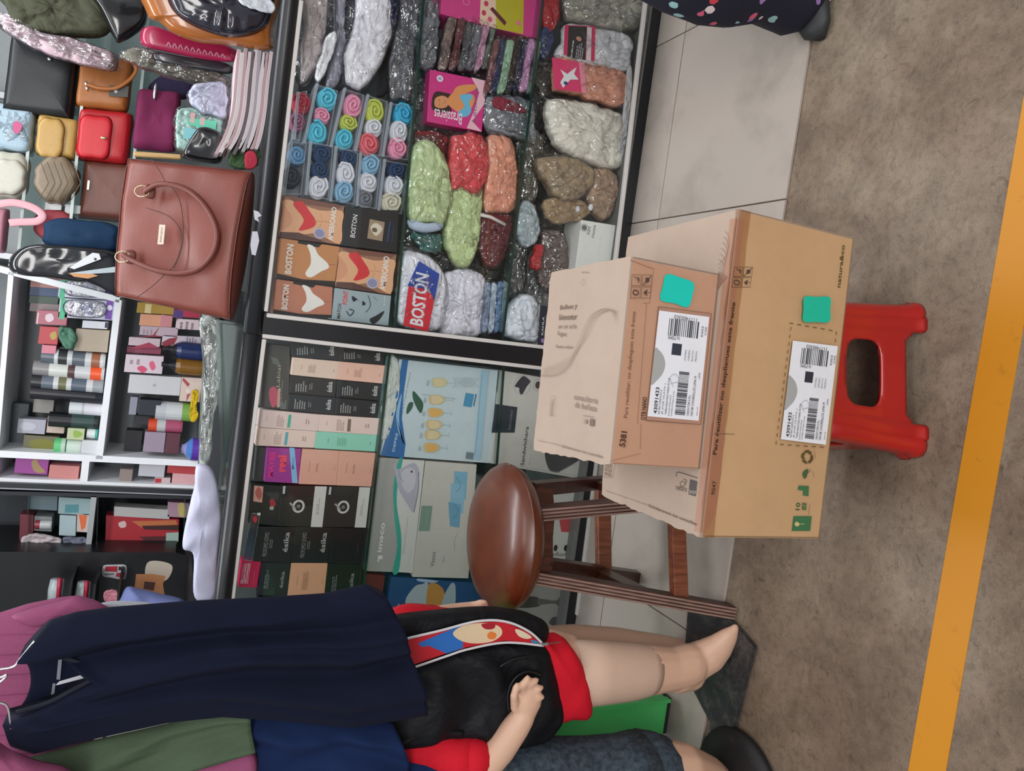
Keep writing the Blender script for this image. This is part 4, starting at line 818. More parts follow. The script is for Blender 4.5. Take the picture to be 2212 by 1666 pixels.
# lid print and the strip along the front edge
f = Face(tl, tr-tl, kl-tl, lift=.0008)
f.run([('q', [(1515, 1150), (1592, 472), (1578, 474), (1500, 1147)], 'a67e68'), ('g', 1306, 1026, 1326, 992, 5, '8d7263'), ('l', [(1302, 1030), (1324, 1032), (1330, 996)], .001, '8d7263'), ('r', 1488, 1068, 1507, 1040, '4a4240'),
       ('s', [(1478, 1035), (1484, 1040), (1480, 1048), (1474, 1052), (1470, 1044), (1476, 1040), (1482, 1046)], .0012, '5c4a40'), ('s', [(1462, 1030), (1463, 1022), (1470, 1021), (1508, 1033)], .0012, '4a3a32')])
slant(f, (1461, 1058), (1484, 1063), .008, 'natura', '5c4a40', 0); slant(f, (1490, 1066), (1506, 1069), .006, 'avon', 'b8a89c', 0)
slant(f, (1310, 1062), (1400, 1094), .0035, 'Agregarnos a Whatsapp + 51 910 301 60000', '8d7263', 0); slant(f, (1402, 1095), (1506, 1136), .0055, 'Solicitaremos tus consultas', '6c5244', .02)
f.build(boxB, 'lid_print')
# concentric arcs printed on the lid by the small box
f = Face(tl, tr-tl, kl-tl, lift=.0007)
f.run([('s', [(1552+k*3, 560-k*12), (1560+k*2.5, 566-k*12), (1566+k*2, 580-k*11), (1560+k*2, 600-k*10), (1552, 618-k*9)], .0008, '8d7466') for k in range(6)]+[('c', [(1552, 625), (1560, 612), (1572, 600), (1562, 592), (1552, 590)], '8a6c5c')]); f.build(boxB, 'lid_arcs')
# front face of the large box
f = Face(tl, tr-tl, fl-tl, lift=.0010)
DK = '4d3423'; GR = '3a6b44'; OL = '574a26'
f.run([('q', [(1498+17, 1150), (1592, 473), (1606, 476), (1600, 520), (1570, 800), (1566, 850), (1560, 1000), (1545, 1110), (1520, 1151)], 'b58a70'),
       ('r', 1534, 1071, 1548, 1038, 'b58a70'), ('t', 1535, 1069, 1547, 1039, '9047', DK, 0, .02), ('t', 1541, 982, 1588, 654, '', DK) if 0 else ('q', [(1536, 984), (1537, 984), (1537, 983)], DK),
       ('l', [(1540, 937), (1586, 938)], .001, '7d5c48')])
slant(f, (1549, 983), (1590, 654), .011, 'Para reutilizar no despliegues este frente', DK, .03)
def picto(f, x0, y0, x1, y1, sk):
    """2 x 2 grid of handling symbols"""
    g = am(0, (x0, y1), (x0+sk, y0), (x1+sk, y0), (x1, y1))
    K = '4e3a32'
    for a in (0, .5):
        for b in (0, .5):
            f.run([('l', [g(a+.03, b+.03), g(a+.47, b+.03), g(a+.47, b+.47), g(a+.03, b+.47), g(a+.03, b+.03)], .0008, K)])
    f.run([('o', *g(.25, .25), 6, 5, .002, K), ('q', [g(.62, .36), g(.9, .3), g(.86, .36), g(.76, .4)], K), ('l', [g(.76, .4), g(.9, .12)], .0012, K), ('c', [g(.12, .82), g(.25, .62), g(.38, .82), g(.3, .78), g(.2, .78)], K), ('l', [g(.25, .7), g(.25, .92)], .001, K), ('l', [g(.56, .56), g(.94, .94)], .0012, K), ('q', [g(.65, .7), g(.85, .66), g(.85, .86), g(.68, .86)], K)])
# green stickers and dashed field, label
DS = OL
dash = lambda a, b, n: [('l', [(a[0]+(b[0]-a[0])*i/n, a[1]+(b[1]-a[1])*i/n), (a[0]+(b[0]-a[0])*(i+.5)/n, a[1]+(b[1]-a[1])*(i+.5)/n)], .0014, DS) for i in range(n)]
f.run(dash((1704, 698), (1805, 716), 6)+dash((1805, 716), (1776, 965), 16)+dash((1776, 966), (1672, 959), 6)+dash((1672, 960), (1704, 698), 16))
f.run([('c', [(1731, 642), (1757, 642), (1786, 643), (1787, 668), (1785, 695), (1757, 696), (1729, 694), (1729, 668)], '0db394')])
def slab_label(f, q, num, alt, big):
    g = am(0, *q)          # TL TR BR BL pixels
    f.run([('q', list(q), 'dfe0e6')])
    f.run([('q', [g(0, .0)]+[g(*p) for p in ((.28, .0), (.36, .05), (.42, .12), (.44, .18), (.48, .24), (.44, .20))][:0]+[], 'aaa')] if 0 else [])
    cx, cy = g(.47, .02); f.run([('c', [g(.30, .0), g(.34, .10), (g(.41, .20)), g(.50, .235), g(.58, .18), g(.63, .08), g(.64, .0), g(.47, -.0)], 'a0a19f')])
    f.run([('q', [g(.60, .36), g(.71, .36), g(.71, .54), g(.60, .54)], '2c2f3c')] if big is None else [('q', [g(.60, .33), g(.71, .33), g(.71, .52), g(.60, .52)], '2f3440')])
    def bars(s0, s1, t0, t1, n, seed):
        rr = random.Random(seed); k0 = f.k
        for i in range(n):
            a = t0+(t1-t0)*i/n; b = a+(t1-t0)/n*rr.choice((.35, .6, .8)); f.run([('q', [g(s0, a), g(s1, a), g(s1, b), g(s0, b)], '3b3d44')]); f.k = k0
        f.k += 1
    def barsv(s0, s1, t0, t1, n, seed):
        rr = random.Random(seed); k0 = f.k
        for i in range(n):
            a = s0+(s1-s0)*i/n; b = a+(s1-s0)/n*rr.choice((.35, .6, .8)); f.run([('q', [g(a, t0), g(b, t0), g(b, t1), g(a, t1)], '3b3d44')]); f.k = k0
        f.k += 1
    bars(.78, .94, .22, .82, 16, 4); barsv(.04, .46, .52, .72, 34, 9)
    def tx(s0, t0, s1, t1, s, c='35373d', rot=0, b=.0): f.run([('t', *g(s0, t0), *g(s1, t1), s, c, rot, b)])
    tx(.03, .10, .28, .17, num, rot=0, b=.02)
    for i, s in enumerate(['NATURA COSMETICOS S A', 'JR JOSE OLAYA 1', 'TAPIRA ENLATADO MARIA FICTOR']): tx(.03, .19+.065*i, .26+.06*i, .225+.065*i, s)
    for i, s in enumerate(['PJ MATEO PUMACAHUA', 'CHORRILLOS Region de Lima']): tx(.02, .39+.05*i, .22+.04*i, .42+.05*i, s)
    tx(.04, .745, .24, .79, 'UNION STAR E.I.R.L.'); tx(.04, .82, .42, .865, '100108 CHORRILLOS LIMA M'); tx(.40, .90, .46, .93, 'LIM2'); tx(.05, .93, .13, .955, 'Dimm CA')
    tx(.72, .20, .78, .40, '16 ITEMS', rot=0) if 0 else tx(.745, .22, .775, .45, alt, rot=3)
    tx(.94, .30, .97, .75, '1177400303', '5a5c62', 3); tx(.80, .86, .90, .90, '0303'); tx(.82, .93, .90, .965, 'C05')
    for i in range(4): tx(.56, .58+.07*i, .66, .61+.07*i, ('PUNTERA', 'ORDEN', 'BULTO', 'PEDIDO')[i], '6a6c72')
    f.run([('s', [g(.30, .42), g(.38, .34), g(.42, .44), g(.36, .52), g(.33, .38)], .0006, '7a7fa8')])
slab_label(f, [(1680, 948), (1706, 736), (1803, 748), (1777, 960)], '43091433', '16 ITEMS', None)
f.build(boxB, 'front_print')
def sym(nm, decs):
    f = Face(tl, tr-tl, fl-tl, lift=.0016); f.run(decs); f.build(boxB, nm)
f = Face(tl, tr-tl, fl-tl, lift=.0016); slant(f, (1814, 622), (1824, 530), .009, 'natura&co', '4e4322', .01); f.build(boxB, 'wordmark_print')
sym('recycling_symbol', [('c', [(1733, 992), (1729, 986), (1733, 978), (1738, 980), (1735, 986), (1738, 990)], OL), ('c', [(1736, 975), (1744, 972), (1752, 978), (1749, 983), (1743, 978), (1738, 979)], OL), ('c', [(1754, 983), (1755, 992), (1748, 1001), (1744, 998), (1749, 991), (1750, 984)], OL), ('c', [(1742, 1002), (1734, 999), (1731, 994), (1736, 993), (1741, 997)], OL)])
sym('umbrella_symbol', [('c', [(1737, 1016), (1745, 1014), (1741, 1030), (1736, 1034), (1732, 1024)], '3f5a38'), ('s', [(1740, 1024), (1748, 1018), (1750, 1014)], .001, '3f5a38')])
sym('boot_symbol', [('q', [(1722, 1058), (1724, 1049), (1746, 1050), (1745, 1072), (1733, 1070), (1734, 1060)], GR)])
sym('stacking_symbol', [('t', 1717, 1102, 1728, 1086, '10', '3f5a38', 0, .02), ('q', [(1731, 1101), (1732, 1086), (1741, 1087), (1740, 1102)], '4f6a40'), ('l', [(1729, 1092), (1742, 1093)], .0006, 'b98f5e')])
sym('tree_symbol', [('q', [(1709, 1147), (1713, 1115), (1752, 1115), (1749, 1147)], GR), ('c', [(1715, 1133), (1719, 1127), (1725, 1131), (1722, 1138)], 'c9b67e'), ('l', [(1724, 1132), (1736, 1132)], .001, 'c9b67e'), ('l', [(1720, 1135), (1724, 1138)], .001, GR)])
sym('small_print', [('l', [(1757, 972), (1761, 990)], .0006, '7d6a40'), ('l', [(1755, 1018), (1757, 1030)], .0006, '7d6a40'), ('l', [(1748, 1090), (1745, 1112)], .0006, '7d6a40')])
f = Face(tl, tr-tl, fl-tl, lift=.0016); picto(f, 1578, 576, 1620, 622, 6); f.build(boxB, 'handling_symbols')
# translucent brown tape over the long front edge of the lid
tp = MB(); a = tl+S*.002; b_ = tr-S*.002; bk = (kl-tl).normalized(); F_ = Vector((0, 0, .0016)); fw = S.cross(Vector((0, 0, 1)))*1
off = Vector((S.y, -S.x, 0))*.0019
rr = random.Random(8); n = 30; V = []
for i in range(n+1):
    p = tl+(tr-tl)*i/n; w1 = .006+.003*rr.random(); w2 = .022+.002*rr.random()
    V += [p+bk*w1+F_, p+F_+off*.5, p+off-Vector((0, 0, .001)), p+off-Vector((0, 0, w2))]
tp.add(V, [(4*i+k, 4*i+4+k, 4*i+5+k, 4*i+1+k) for i in range(n) for k in range(3)], TAPE); tp.build('packing_tape', boxB)

# small box standing on the large one
zA = zt+.001
fl = onZ((1511, 1014), zA); fr = onZ((1554, 592), zA)
sR = vert(fr, (1360, 562)); sL = vert(fl, (1319, 1000)); zt2 = (sR.z+sL.z)/2
tl = Vector((fl.x, fl.y, zt2)); tr = Vector((fr.x, fr.y, zt2))
kr = onZ((1191, 590), zt2); kl = onZ((1153, 972), zt2)
boxA = box_thing('smaller cardboard box on top, numbered 5381, with printed lid', fl, fr, tl, tr, kr, kl, CBB, CBP, zt2)
flap(boxA, [tl, tr]+torn(tr, kr, 20, .003, 4, (.7, 0, 0))[1:]+torn(kr, kl, 24, .005, 6, (0, .8, 0))[1:]+torn(kl, tl, 20, .006, 7, (-.7, 0, 0))[1:-1], CBP, 'top_flap')
f = Face(tl, tr-tl, kl-tl, lift=.0012)
PR = '857062'
for a, b, hh, s, bo in (((1210, 673), (1247, 669), .0115, 'Belleza y', .02), ((1208, 692), (1247, 691), .0115, 'bienestar', .02), ((1207, 710), (1246, 710), .0085, 'en un solo', 0), ((1205, 727), (1226, 731), .011, 'lugar.', 0), ((1202, 752), (1240, 754), .006, 'Puedes celebrar', 0),
                        ((1241, 863), (1292, 873), .010, 'consultoria', 0), ((1243, 880), (1290, 890), .010, 'de belleza', 0), ((1258, 590), (1274, 591), .003, 'natura avon', 0), ((1163, 953), (1212, 964), .003, 'Agregarnos a Whatsapp', 0), ((1214, 966), (1303, 990), .0045, 'Solicitaremos tus consultas', .02)):
    slant(f, a, b, hh, s, '7d695c', bo)
f.run([('q', [(1276, 920), (1277, 905), (1286, 906), (1285, 921)], '6d5a4e'), ('e', 1268, 911, 3, 5, '8a7668'), ('l', [(1262, 916), (1261, 898), (1286, 902)], .0008, '7d695c'), ('g', 1189, 898, 1200, 858, 3, '9a8474'), ('l', [(1188, 898), (1200, 899), (1203, 857), (1192, 855), (1188, 898)], .0007, '9a8474'),
        ('s', [(1256, 612), (1262, 602), (1266, 612), (1262, 617), (1256, 612)], .0006, '9a8474')])
for k in range(12):       # guilloche band curving across the lid
    o_ = k*3.0
    f.run([('s', [(1172+o_*.15, 812-o_*.5), (1205+o_*.2, 810-o_*.8), (1232+o_*.35, 790-o_*.9), (1254+o_*.5, 740-o_*.4), (1276+o_*.55, 690-o_*.2), (1305+o_*.6, 668+o_*.1), (1335, 672+o_*.9)], .0003, 'a08a78')]); 
f.run([('s', [(1172, 812), (1205, 811), (1232, 790), (1254, 740), (1276, 690), (1305, 669), (1335, 675)], .0009, '86705f')])
f.build(boxA, 'lid_print')
f = Face(tl, tr-tl, fl-tl, lift=.0012)
f.run(dash((1327, 990), (1358, 620), 11) if 0 else [('l', [(1343, 962+5), (1352, 967), (1353, 930)], .0006, '8a644e')])
slant(f, (1349, 966), (1354, 933), .0115, '5381', '4a2f20', .03)
slant(f, (1357, 903), (1375, 674), .0095, 'Para reutilizar, no despliegues este frente', '6b4a38', .0)
slant(f, (1393, 908), (1397, 858), .009, 'OTB NANO', '4a2f20', .02)
f.run([('l', [(1396, 655), (1376, 915), (1384, 916), (1382, 970)], .0008, '8a644e'), ('l', [(1411, 585), (1402, 655), (1388, 655)], .0008, '8a644e'), ('l', [(1360, 562), (1412, 582)], .0008, '8a644e'), ('l', [(1318, 996), (1382, 980)], .0007, '9a745e'),
       ('q', [(1394, 908), (1421, 663), (1535, 678), (1512, 917)], 'a67e6a'), ('l', [(1394, 908), (1421, 663), (1535, 678), (1512, 917), (1394, 908)], .0014, '6d4e42'),
       ('c', [(1438, 593), (1468, 600), (1496, 612), (1494, 638), (1484, 664), (1456, 656), (1425, 648), (1430, 618)], '07bfae')])
slab_label(f, [(1397, 899), (1422, 671), (1530, 685), (1507, 909)], '43091433', '16 ITEMS', 1)
picto(f, 1357, 593, 1402, 646, 3)
f.build(boxA, 'front_print')

# ---------------- red plastic step stool ----------------
RED = mat('a90f0c', .32, 0, 'gloss')
cx_, cy_ = .004, 1.185
es = empty('step_stool', (cx_, cy_, 0), 'low red moulded plastic stool with slotted sides under the cardboard boxes', 'stool')
YAWS = math.radians(-9)
Rz = Matrix.Rotation(math.radians(11), 4, 'Z')
def W3(x, y, z): return Vector((cx_, cy_, 0))+Rz @ Vector((x, y, z))
HS = .286
def half(z): return .124+(.150-.124)*(1-z/HS)
def side(rot):
    """one moulded wall with a rounded hole and an arched foot cut, corners rolled"""
    R = Matrix.Rotation(rot, 4, 'Z'); t = MB()
    NX, NZ = 44, 36; V = {}; 
    def inside(x, z):
        if z < .042 and abs(x) < .095-max(0, z-.02)*.9: return False
        hx, hz = .074, .045; zc = .150
        dx, dz = abs(x)/hx, abs(z-zc)/hz
        return dx**4+dz**4 > 1
    def P(x, z):
        h = half(z); k = h/.150; ax = abs(x); d = h
        rnd = max(0, ax*1.0-(.128))
        d -= rnd*rnd*18
        rib = .006 if (.098 < ax < .124) else 0
        d += rib
        if z < .022: d += (.022-z)*.45
        return Vector((x*k, -d, z))
    th = .0035
    bm_v = []; idx = {}
    for i in range(NX+1):
        for j in range(NZ+1):
            x = -.15+.3*i/NX; z = HS*j/NZ
            idx[(i, j)] = len(bm_v); bm_v.append(P(x, z))
    off = len(bm_v)
    for i in range(NX+1):
        for j in range(NZ+1):
            p = bm_v[idx[(i, j)]]; bm_v.append(p+Vector((0, th, 0)))
    cell = {(i, j): inside(-.15+.3*(i+.5)/NX, HS*(j+.5)/NZ) for i in range(NX) for j in range(NZ)}
    # snap vertices on the hole edge to its true outline
    for (i, j), k in idx.items():
        nb = [cell.get(c) for c in ((i-1, j-1), (i, j-1), (i-1, j), (i, j))]
        nb = [c for c in nb if c is not None]
        if True in nb and False in nb:
            x = -.15+.3*i/NX; z = HS*j/NZ
            if z > .07:
                dx, dz = x/.074, (z-.150)/.045; r = (abs(dx)**4+abs(dz)**4)**.25
                if r > 0: q = P(x/r, .150+(z-.150)/r); bm_v[k] = q; bm_v[off+k] = q+Vector((0, th+.004, 0))
    F = []
    for (i, j), ok in cell.items():
        if not ok: continue
        a, b, c, d = idx[(i, j)], idx[(i+1, j)], idx[(i+1, j+1)], idx[(i, j+1)]
        F.append((a, b, c, d)); F.append((off+d, off+c, off+b, off+a))
        for (n_, e1, e2) in (((i-1, j), a, d), ((i+1, j), b, c), ((i, j-1), a, b), ((i, j+1), d, c)):
            if not cell.get(n_, False): F.append((e1, e2, off+e2, off+e1))
    t.add([W3(*(R @ v)) for v in bm_v], F, RED)
    return t.build('side_wall', es, smooth=True)
for k in range(4): side(k*math.pi/2)
for sx in (-1, 1):
    for sy in (-1, 1):
        t = MB(); t.loft([(W3(sx*(half(z)-.014), sy*(half(z)-.014), z), Rz @ Vector((.021+(.006 if z < .02 else 0), 0, 0)), Rz @ Vector((0, .021+(.006 if z < .02 else 0), 0))) for z in (0, .012, .024, .1, .2, .272)], RED, 16); t.build('leg', es, smooth=True)
t = MB(); t.box((-.128, -.128, .268), (.128, .128, .286), RED, Matrix.Translation((cx_, cy_, 0)) @ Rz); t.build('seat', es, bevel=.006)

# ---------------- wooden stool with round leather-look cushion ----------------
def wood(name, h, h2, rough=.35):
    m = bpy.data.materials.new(name); m.use_nodes = True; nt = m.node_tree; L = nt.links.new; b = nt.nodes['Principled BSDF']
    tc = nt.nodes.new('ShaderNodeTexCoord'); mp = nt.nodes.new('ShaderNodeMapping'); mp.inputs['Scale'].default_value = (60, 60, 5); n = nt.nodes.new('ShaderNodeTexNoise'); n.inputs['Scale'].default_value = 1.5; n.inputs['Detail'].default_value = 5
    L(tc.outputs['Object'], mp.inputs[0]); L(mp.outputs[0], n.inputs[0]); r = nt.nodes.new('ShaderNodeValToRGB'); r.color_ramp.elements[0].position = .35; r.color_ramp.elements[1].position = .68
    r.color_ramp.elements[0].color = (*rgb(h), 1); r.color_ramp.elements[1].color = (*rgb(h2), 1); L(n.outputs[0], r.inputs[0]); L(r.outputs[0], b.inputs['Base Color']); b.inputs['Roughness'].default_value = rough; return m
WD = wood('dark_red_wood', '34190f', '4f281c'); WG = wood('worn_leg_wood', '3f2620', '5d4038', .5); RG = wood('pale_ridge_wood', '8d7066', 'ab8c80', .4); WR2 = wood('rung_wood', '6d3c2a', '8f553c')
FL = Vector((-.628, 1.462, .008)); ZS = .60
SC = onZ((1078, 1160), ZS)
ew = empty('wooden_stool', (SC.x, SC.y, .008), 'dark wooden stool with a round glossy brown cushion seat', 'stool')
tdir = Matrix.Rotation(math.radians(3), 4, 'Z')
def top_of(q, z): return onZ(q, z)
FRt = onZ((1152, 1110), .56); FLt = onZ((1140, 1243), .56)
FR = Vector((FRt.x+(FRt.x-SC.x)*.35, 1.47, .008))
FR = onZ((1560, 1075), .008)
BLf = Vector((FL.x+.01, 1.90, .008)); BRf = Vector((FR.x, 1.90, .008))
BRt = onZ((1135, 1062), .56); BLt = onZ((1135, 1222), .56)
BRt = onZ((1148, 1056), .55); BLt = onZ((1148, 1216), .55); BLf = onZ((1376, 1246), .008); BRf = onZ((1372, 1036), .008)
def leg(a, b, w, d, m, fl=True):
    t = MB(); a = Vector(a); b = Vector(b); ax = (b-a).normalized(); sx = Vector((1, 0, 0)); sy = Vector((0, 1, 0))
    # fluted front: cross-section with grooves
    prof = []
    n = 5
    for i in range(n):
        x0 = -w/2+w*i/n; x1 = x0+w/n
        prof += [(x0+.0012, -d/2+.0025), (x0+.0022, -d/2), (x1-.0022, -d/2), (x1-.0012, -d/2+.0025)] if fl else [(x0, -d/2), (x1, -d/2)]
    prof += [(w/2, d/2), (-w/2, d/2)]
    K = len(prof); V = [a+sx*x+sy*y for x, y in prof]+[b+sx*x+sy*y for x, y in prof]
    t.add(V, [(i, (i+1) % K, K+(i+1) % K, K+i) for i in range(K)]+[tuple(range(K))[::-1], tuple(range(K, 2*K))], m)
    if fl:
        for i in range(4):
            x = -w/2+w*(i+.6)/4.2; o2 = sx*x-sy*(d/2+.0015); t.bar(a+o2, b+o2, .0035, .003, RG)
    return t.build('leg', ew)
leg(FLt, FL, .036, .036, WG); leg(FRt, FR, .036, .036, WG)
leg(BLt, BLf, .034, .034, WD, False); leg(BRt, BRf, .034, .034, WD, False)
def at(a, b, z): return a+(b-a)*((z-a.z)/(b.z-a.z))
def rung(p, q, w, h, m):
    t = MB(); t.bar(p, q, w, h, m); t.build('rung', ew, bevel=.002)
rung(at(FLt, FL, .155), at(FRt, FR, .155), .022, .045, WR2)
rung(at(BLt, BLf, .21), at(BRt, BRf, .21), .022, .045, WR2)
rung(at(FLt, FL, .24), at(BLt, BLf, .24), .022, .05, WD); rung(at(FRt, FR, .24), at(BRt, BRf, .24), .022, .05, WD)
t = MB()
for a, b_ in ((FLt, FRt), (BLt, BRt), (FLt, BLt), (FRt, BRt)): t.bar(a-Vector((0, 0, .025)), b_-Vector((0, 0, .025)), .02, .06, WD)
t.build('apron', ew)
t = MB(); LE = bpy.data.materials.new('brown_leatherette'); LE.use_nodes = True; bb = LE.node_tree.nodes['Principled BSDF']; nt = LE.node_tree
nn = nt.nodes.new('ShaderNodeTexNoise'); nn.inputs['Scale'].default_value = 9; nn.inputs['Detail'].default_value = 4; rr_ = nt.nodes.new('ShaderNodeValToRGB'); rr_.color_ramp.elements[0].color = (*rgb('48200f'), 1); rr_.color_ramp.elements[1].color = (*rgb('683016'), 1)
nt.links.new(nn.outputs[0], rr_.inputs[0]); nt.links.new(rr_.outputs[0], bb.inputs['Base Color']); bb.inputs['Roughness'].default_value = .36; bb.inputs['Coat Weight'].default_value = .35; bb.inputs['Coat Roughness'].default_value = .22
R_ = .186
t.lathe((SC.x, SC.y, .552), [(.0, 0), (.12, 0), (.165, .004), (.180, .018), (.186, .034), (.1855, .0385), (.187, .041), (.1855, .0435), (.180, .056), (.165, .070), (.135, .082), (.09, .090), (.045, .094), (.0, .095)], LE, 48)
cus = t.build('cushion', ew, smooth=True)
t = MB(); ring = [Vector((SC.x+.1865*math.cos(i/40*2*math.pi), SC.y+.1865*math.sin(i/40*2*math.pi), .593)) for i in range(41)]; t.tube(ring, .0022, LE, 6); t.build('piping', cus, smooth=True)

# ---------------- goods on the counter top ----------------
def leather(h): return mat(h, .42, 0, 'leather')
GOLD = mat('cbb894', .25, .8); SIL = mat('c9c9cc', .25, .9)
def handle(e, pts, Y, r, m, name='handle', lift=0, flat=.6):
    t = MB(); P = crv([onY(p, Y)-Vector((0, lift, 0)) for p in pts], 8, False); t.tube(P, r, m, 10, flat, up=(0, -1, 0)); return t.build(name, e, smooth=True)
# big brown handbag leaning at the front rail
BL_ = leather('763b30'); HB = [(250, 638), (278, 343), (543, 372), (497, 690)]
c4 = [onY(q, y) for q, y in zip(HB, (2.42, 2.42, 2.262, 2.262))]
zb = 1.214; c4[2].z = zb; c4[3].z = zb
c4[3] = onZ((497, 690), 1.214); c4[2] = onZ((543, 372), 1.214)
ymin = min(c4[2].y, c4[3].y); c4[2].y = c4[3].y = 2.258
c4[2] = onY((543, 372), 2.262); c4[3] = onY((497, 690), 2.262); 
eb = empty('handbag', ((c4[2]+c4[3])/2), 'large reddish-brown leather handbag with two loop handles and a metal plate', 'handbag')
nb = ((c4[1]-c4[0]).cross(c4[3]-c4[0])).normalized()
if nb.y > 0: nb = -nb
t = MB(); n = 22; V = []
def bag_pt(s, q, side):
    p = c4[0].lerp(c4[1], s).lerp(c4[3].lerp(c4[2], s), q)
    bul = .045*(math.sin(math.pi*s)**.6)*(.35+.65*q)*(1 if q < .97 else .8)
    dent = -.008*math.exp(-((s-.35)**2+(q-.55)**2)/.03)+.004*noise.noise(Vector((s*5, q*5, 2)))
    return p+nb*(side*bul+(dent if side > 0 else 0))
for side in (1, -1):
    o_ = len(V)
    for i in range(n+1):
        for j in range(n+1): V.append(bag_pt(i/n, j/n, side) if side > 0 else bag_pt(i/n, j/n, -1)-nb*.02)
F = []
S_ = (n+1)**2
for sd in (0, 1):
    for i in range(n):
        for j in range(n):
            a = sd*S_+i*(n+1)+j; F.append((a, a+n+1, a+n+2, a+1))
for i in range(n):
    for (a, b_) in ((i, i+1), ): F.append((a, b_, S_+b_, S_+a)); F.append((n*(n+1)+a, n*(n+1)+b_, S_+n*(n+1)+b_, S_+n*(n+1)+a))
    F.append((i*(n+1), (i+1)*(n+1), S_+(i+1)*(n+1), S_+i*(n+1))); F.append((i*(n+1)+n, (i+1)*(n+1)+n, S_+(i+1)*(n+1)+n, S_+i*(n+1)+n))
t.add(V, F, BL_); bb_ = t.build('bag_body', eb, smooth=True)
def bagface(px, lift):    # point on the bulging front near pixel px
    O = c4[0]+nb*.03; p = onP(px, O, nb); return p+nb*lift
t = MB(); edge = [bag_pt(i/12, 0, 1) for i in range(13)]+[bag_pt(1, i/12, 1) for i in range(1, 13)]+[bag_pt(1-i/12, 1, 1) for i in range(1, 13)]+[bag_pt(0, 1-i/12, 1) for i in range(1, 13)]
t.tube(edge, .0022, leather('4f2219'), 6); t.build('piping', bb_, smooth=True)
BH = leather('6c352b')
for nm, pts in (('near', [(318, 418), (345, 402), (380, 402), (420, 418), (455, 455), (474, 500), (468, 545), (440, 580), (400, 592), (355, 588), (310, 572), (272, 552)]),):
    P = crv([bagface(p, .016 if nm == 'near' else .006) for p in pts], 6, False); t = MB(); t.tube(P, .0085, BH, 10, .8); t.build('handle', eb, smooth=True)
for q in ((312, 415), (270, 556)):
    t = MB(); P = [bagface((q[0]+16*math.cos(a), q[1]+12*math.sin(a)), .012) for a in [i*math.pi/6 for i in range(13)]]; t.tube(P, .002, GOLD, 6); t.build('ring', eb, smooth=True)
    t = MB(); c = bagface((q[0]+14, q[1]), .006); t.ell(c, .02, .005, .015, BH, 12, 8, p=.6); t.build('handle_tab', eb, smooth=True)
f = Face(bagface((345, 520), .02), (1, 0, 0.12), nb.cross(Vector((1, 0, 0)))*-1, lift=0)
f.N = nb; f.S = (c4[1]-c4[0]).normalized(); f.T = f.N.cross(f.S).normalized(); f.T = f.T if f.T.z < 0 else -f.T
f.run([('q', [(340, 528), (344, 485), (357, 486), (353, 528)], 'c7b6a6'), ('t', 345, 523, 352, 491, 'RENZO', '6b4a40', 0, .02)]); f.build(bb_, 'metal_plate')
t = MB()
for pts in ([(318, 450), (370, 470), (395, 510), (385, 560), (365, 590)], [(372, 402), (392, 440), (398, 500), (392, 545), (378, 580)], [(360, 592), (330, 620), (295, 645)], [(330, 345), (350, 375), (362, 402)]):
    t.tube(crv([bagface(p, .006) for p in pts], 5, False), .0012, leather('4f2219'), 5)
t.build('stitched_seam', bb_, smooth=True)
# magazines
for i in range(10):
    xr = 585-i*7.6; xl = 563-i*8.3; cur = 10+i*1.2
    rr = random.Random(i); c_ = ['dccdd0', 'c8aab0', 'e6dfe0', 'b4aeb8', 'e0d8da', '5d5660', 'e6d8da', 'cdb0b6', 'e8e2e4', 'dcc2c8'][i]
    pts = crv([(xr+rr.uniform(-2, 2), 108+rr.uniform(-6, 6), 0), (xr-6, 170, 0), (xr-13, 240, 0), (xl, 292+rr.uniform(-4, 4), 0), (xl-cur, 326+rr.uniform(-8, 8), 0)], 6, False)
    e = MB(); V = []; m = mat(c_, .6); P = [onY((p.x, p.y), 2.30) for p in pts]
    for k, p in enumerate(P):
        V += [p+Vector((0, 0, .0045)), p+Vector((0, 0, -.0045)), p+Vector((0, .17, .0045)), p+Vector((0, .17, -.0045))]
    K = len(P); Fc = []
    for k in range(K-1):
        a = 4*k; b = a+4; Fc += [(a, b, b+1, a+1), (a+2, a+3, b+3, b+2), (a, a+2, b+2, b), (a+1, b+1, b+3, a+3)]
    Fc += [(0, 1, 3, 2), (4*K-4, 4*K-2, 4*K-1, 4*K-3)]; e.add(V, Fc, m)
    o = e.build('magazine'); od = ('lowest', 'second lowest', 'third from the bottom', 'fourth from the bottom', 'fifth from the bottom', 'fifth from the top', 'fourth from the top', 'third from the top', 'second from the top', 'topmost')[i]
    rooted(o, f'curled magazine, {od} of the stack on the counter', 'magazine', 'stack of magazines')
    t = MB()
    for s_ in (-.0022, 0, .0022):
        V = []
        for p in P: V += [p+Vector((0, -.0003, s_+.0003)), p+Vector((0, -.0003, s_-.0003))]
        t.add(V, [(2*k, 2*k+1, 2*k+3, 2*k+2) for k in range(K-1)], mat('7a5a62' if i % 2 else '8d8088', .7))
    t.build('page_edges', o, smooth='sheet')
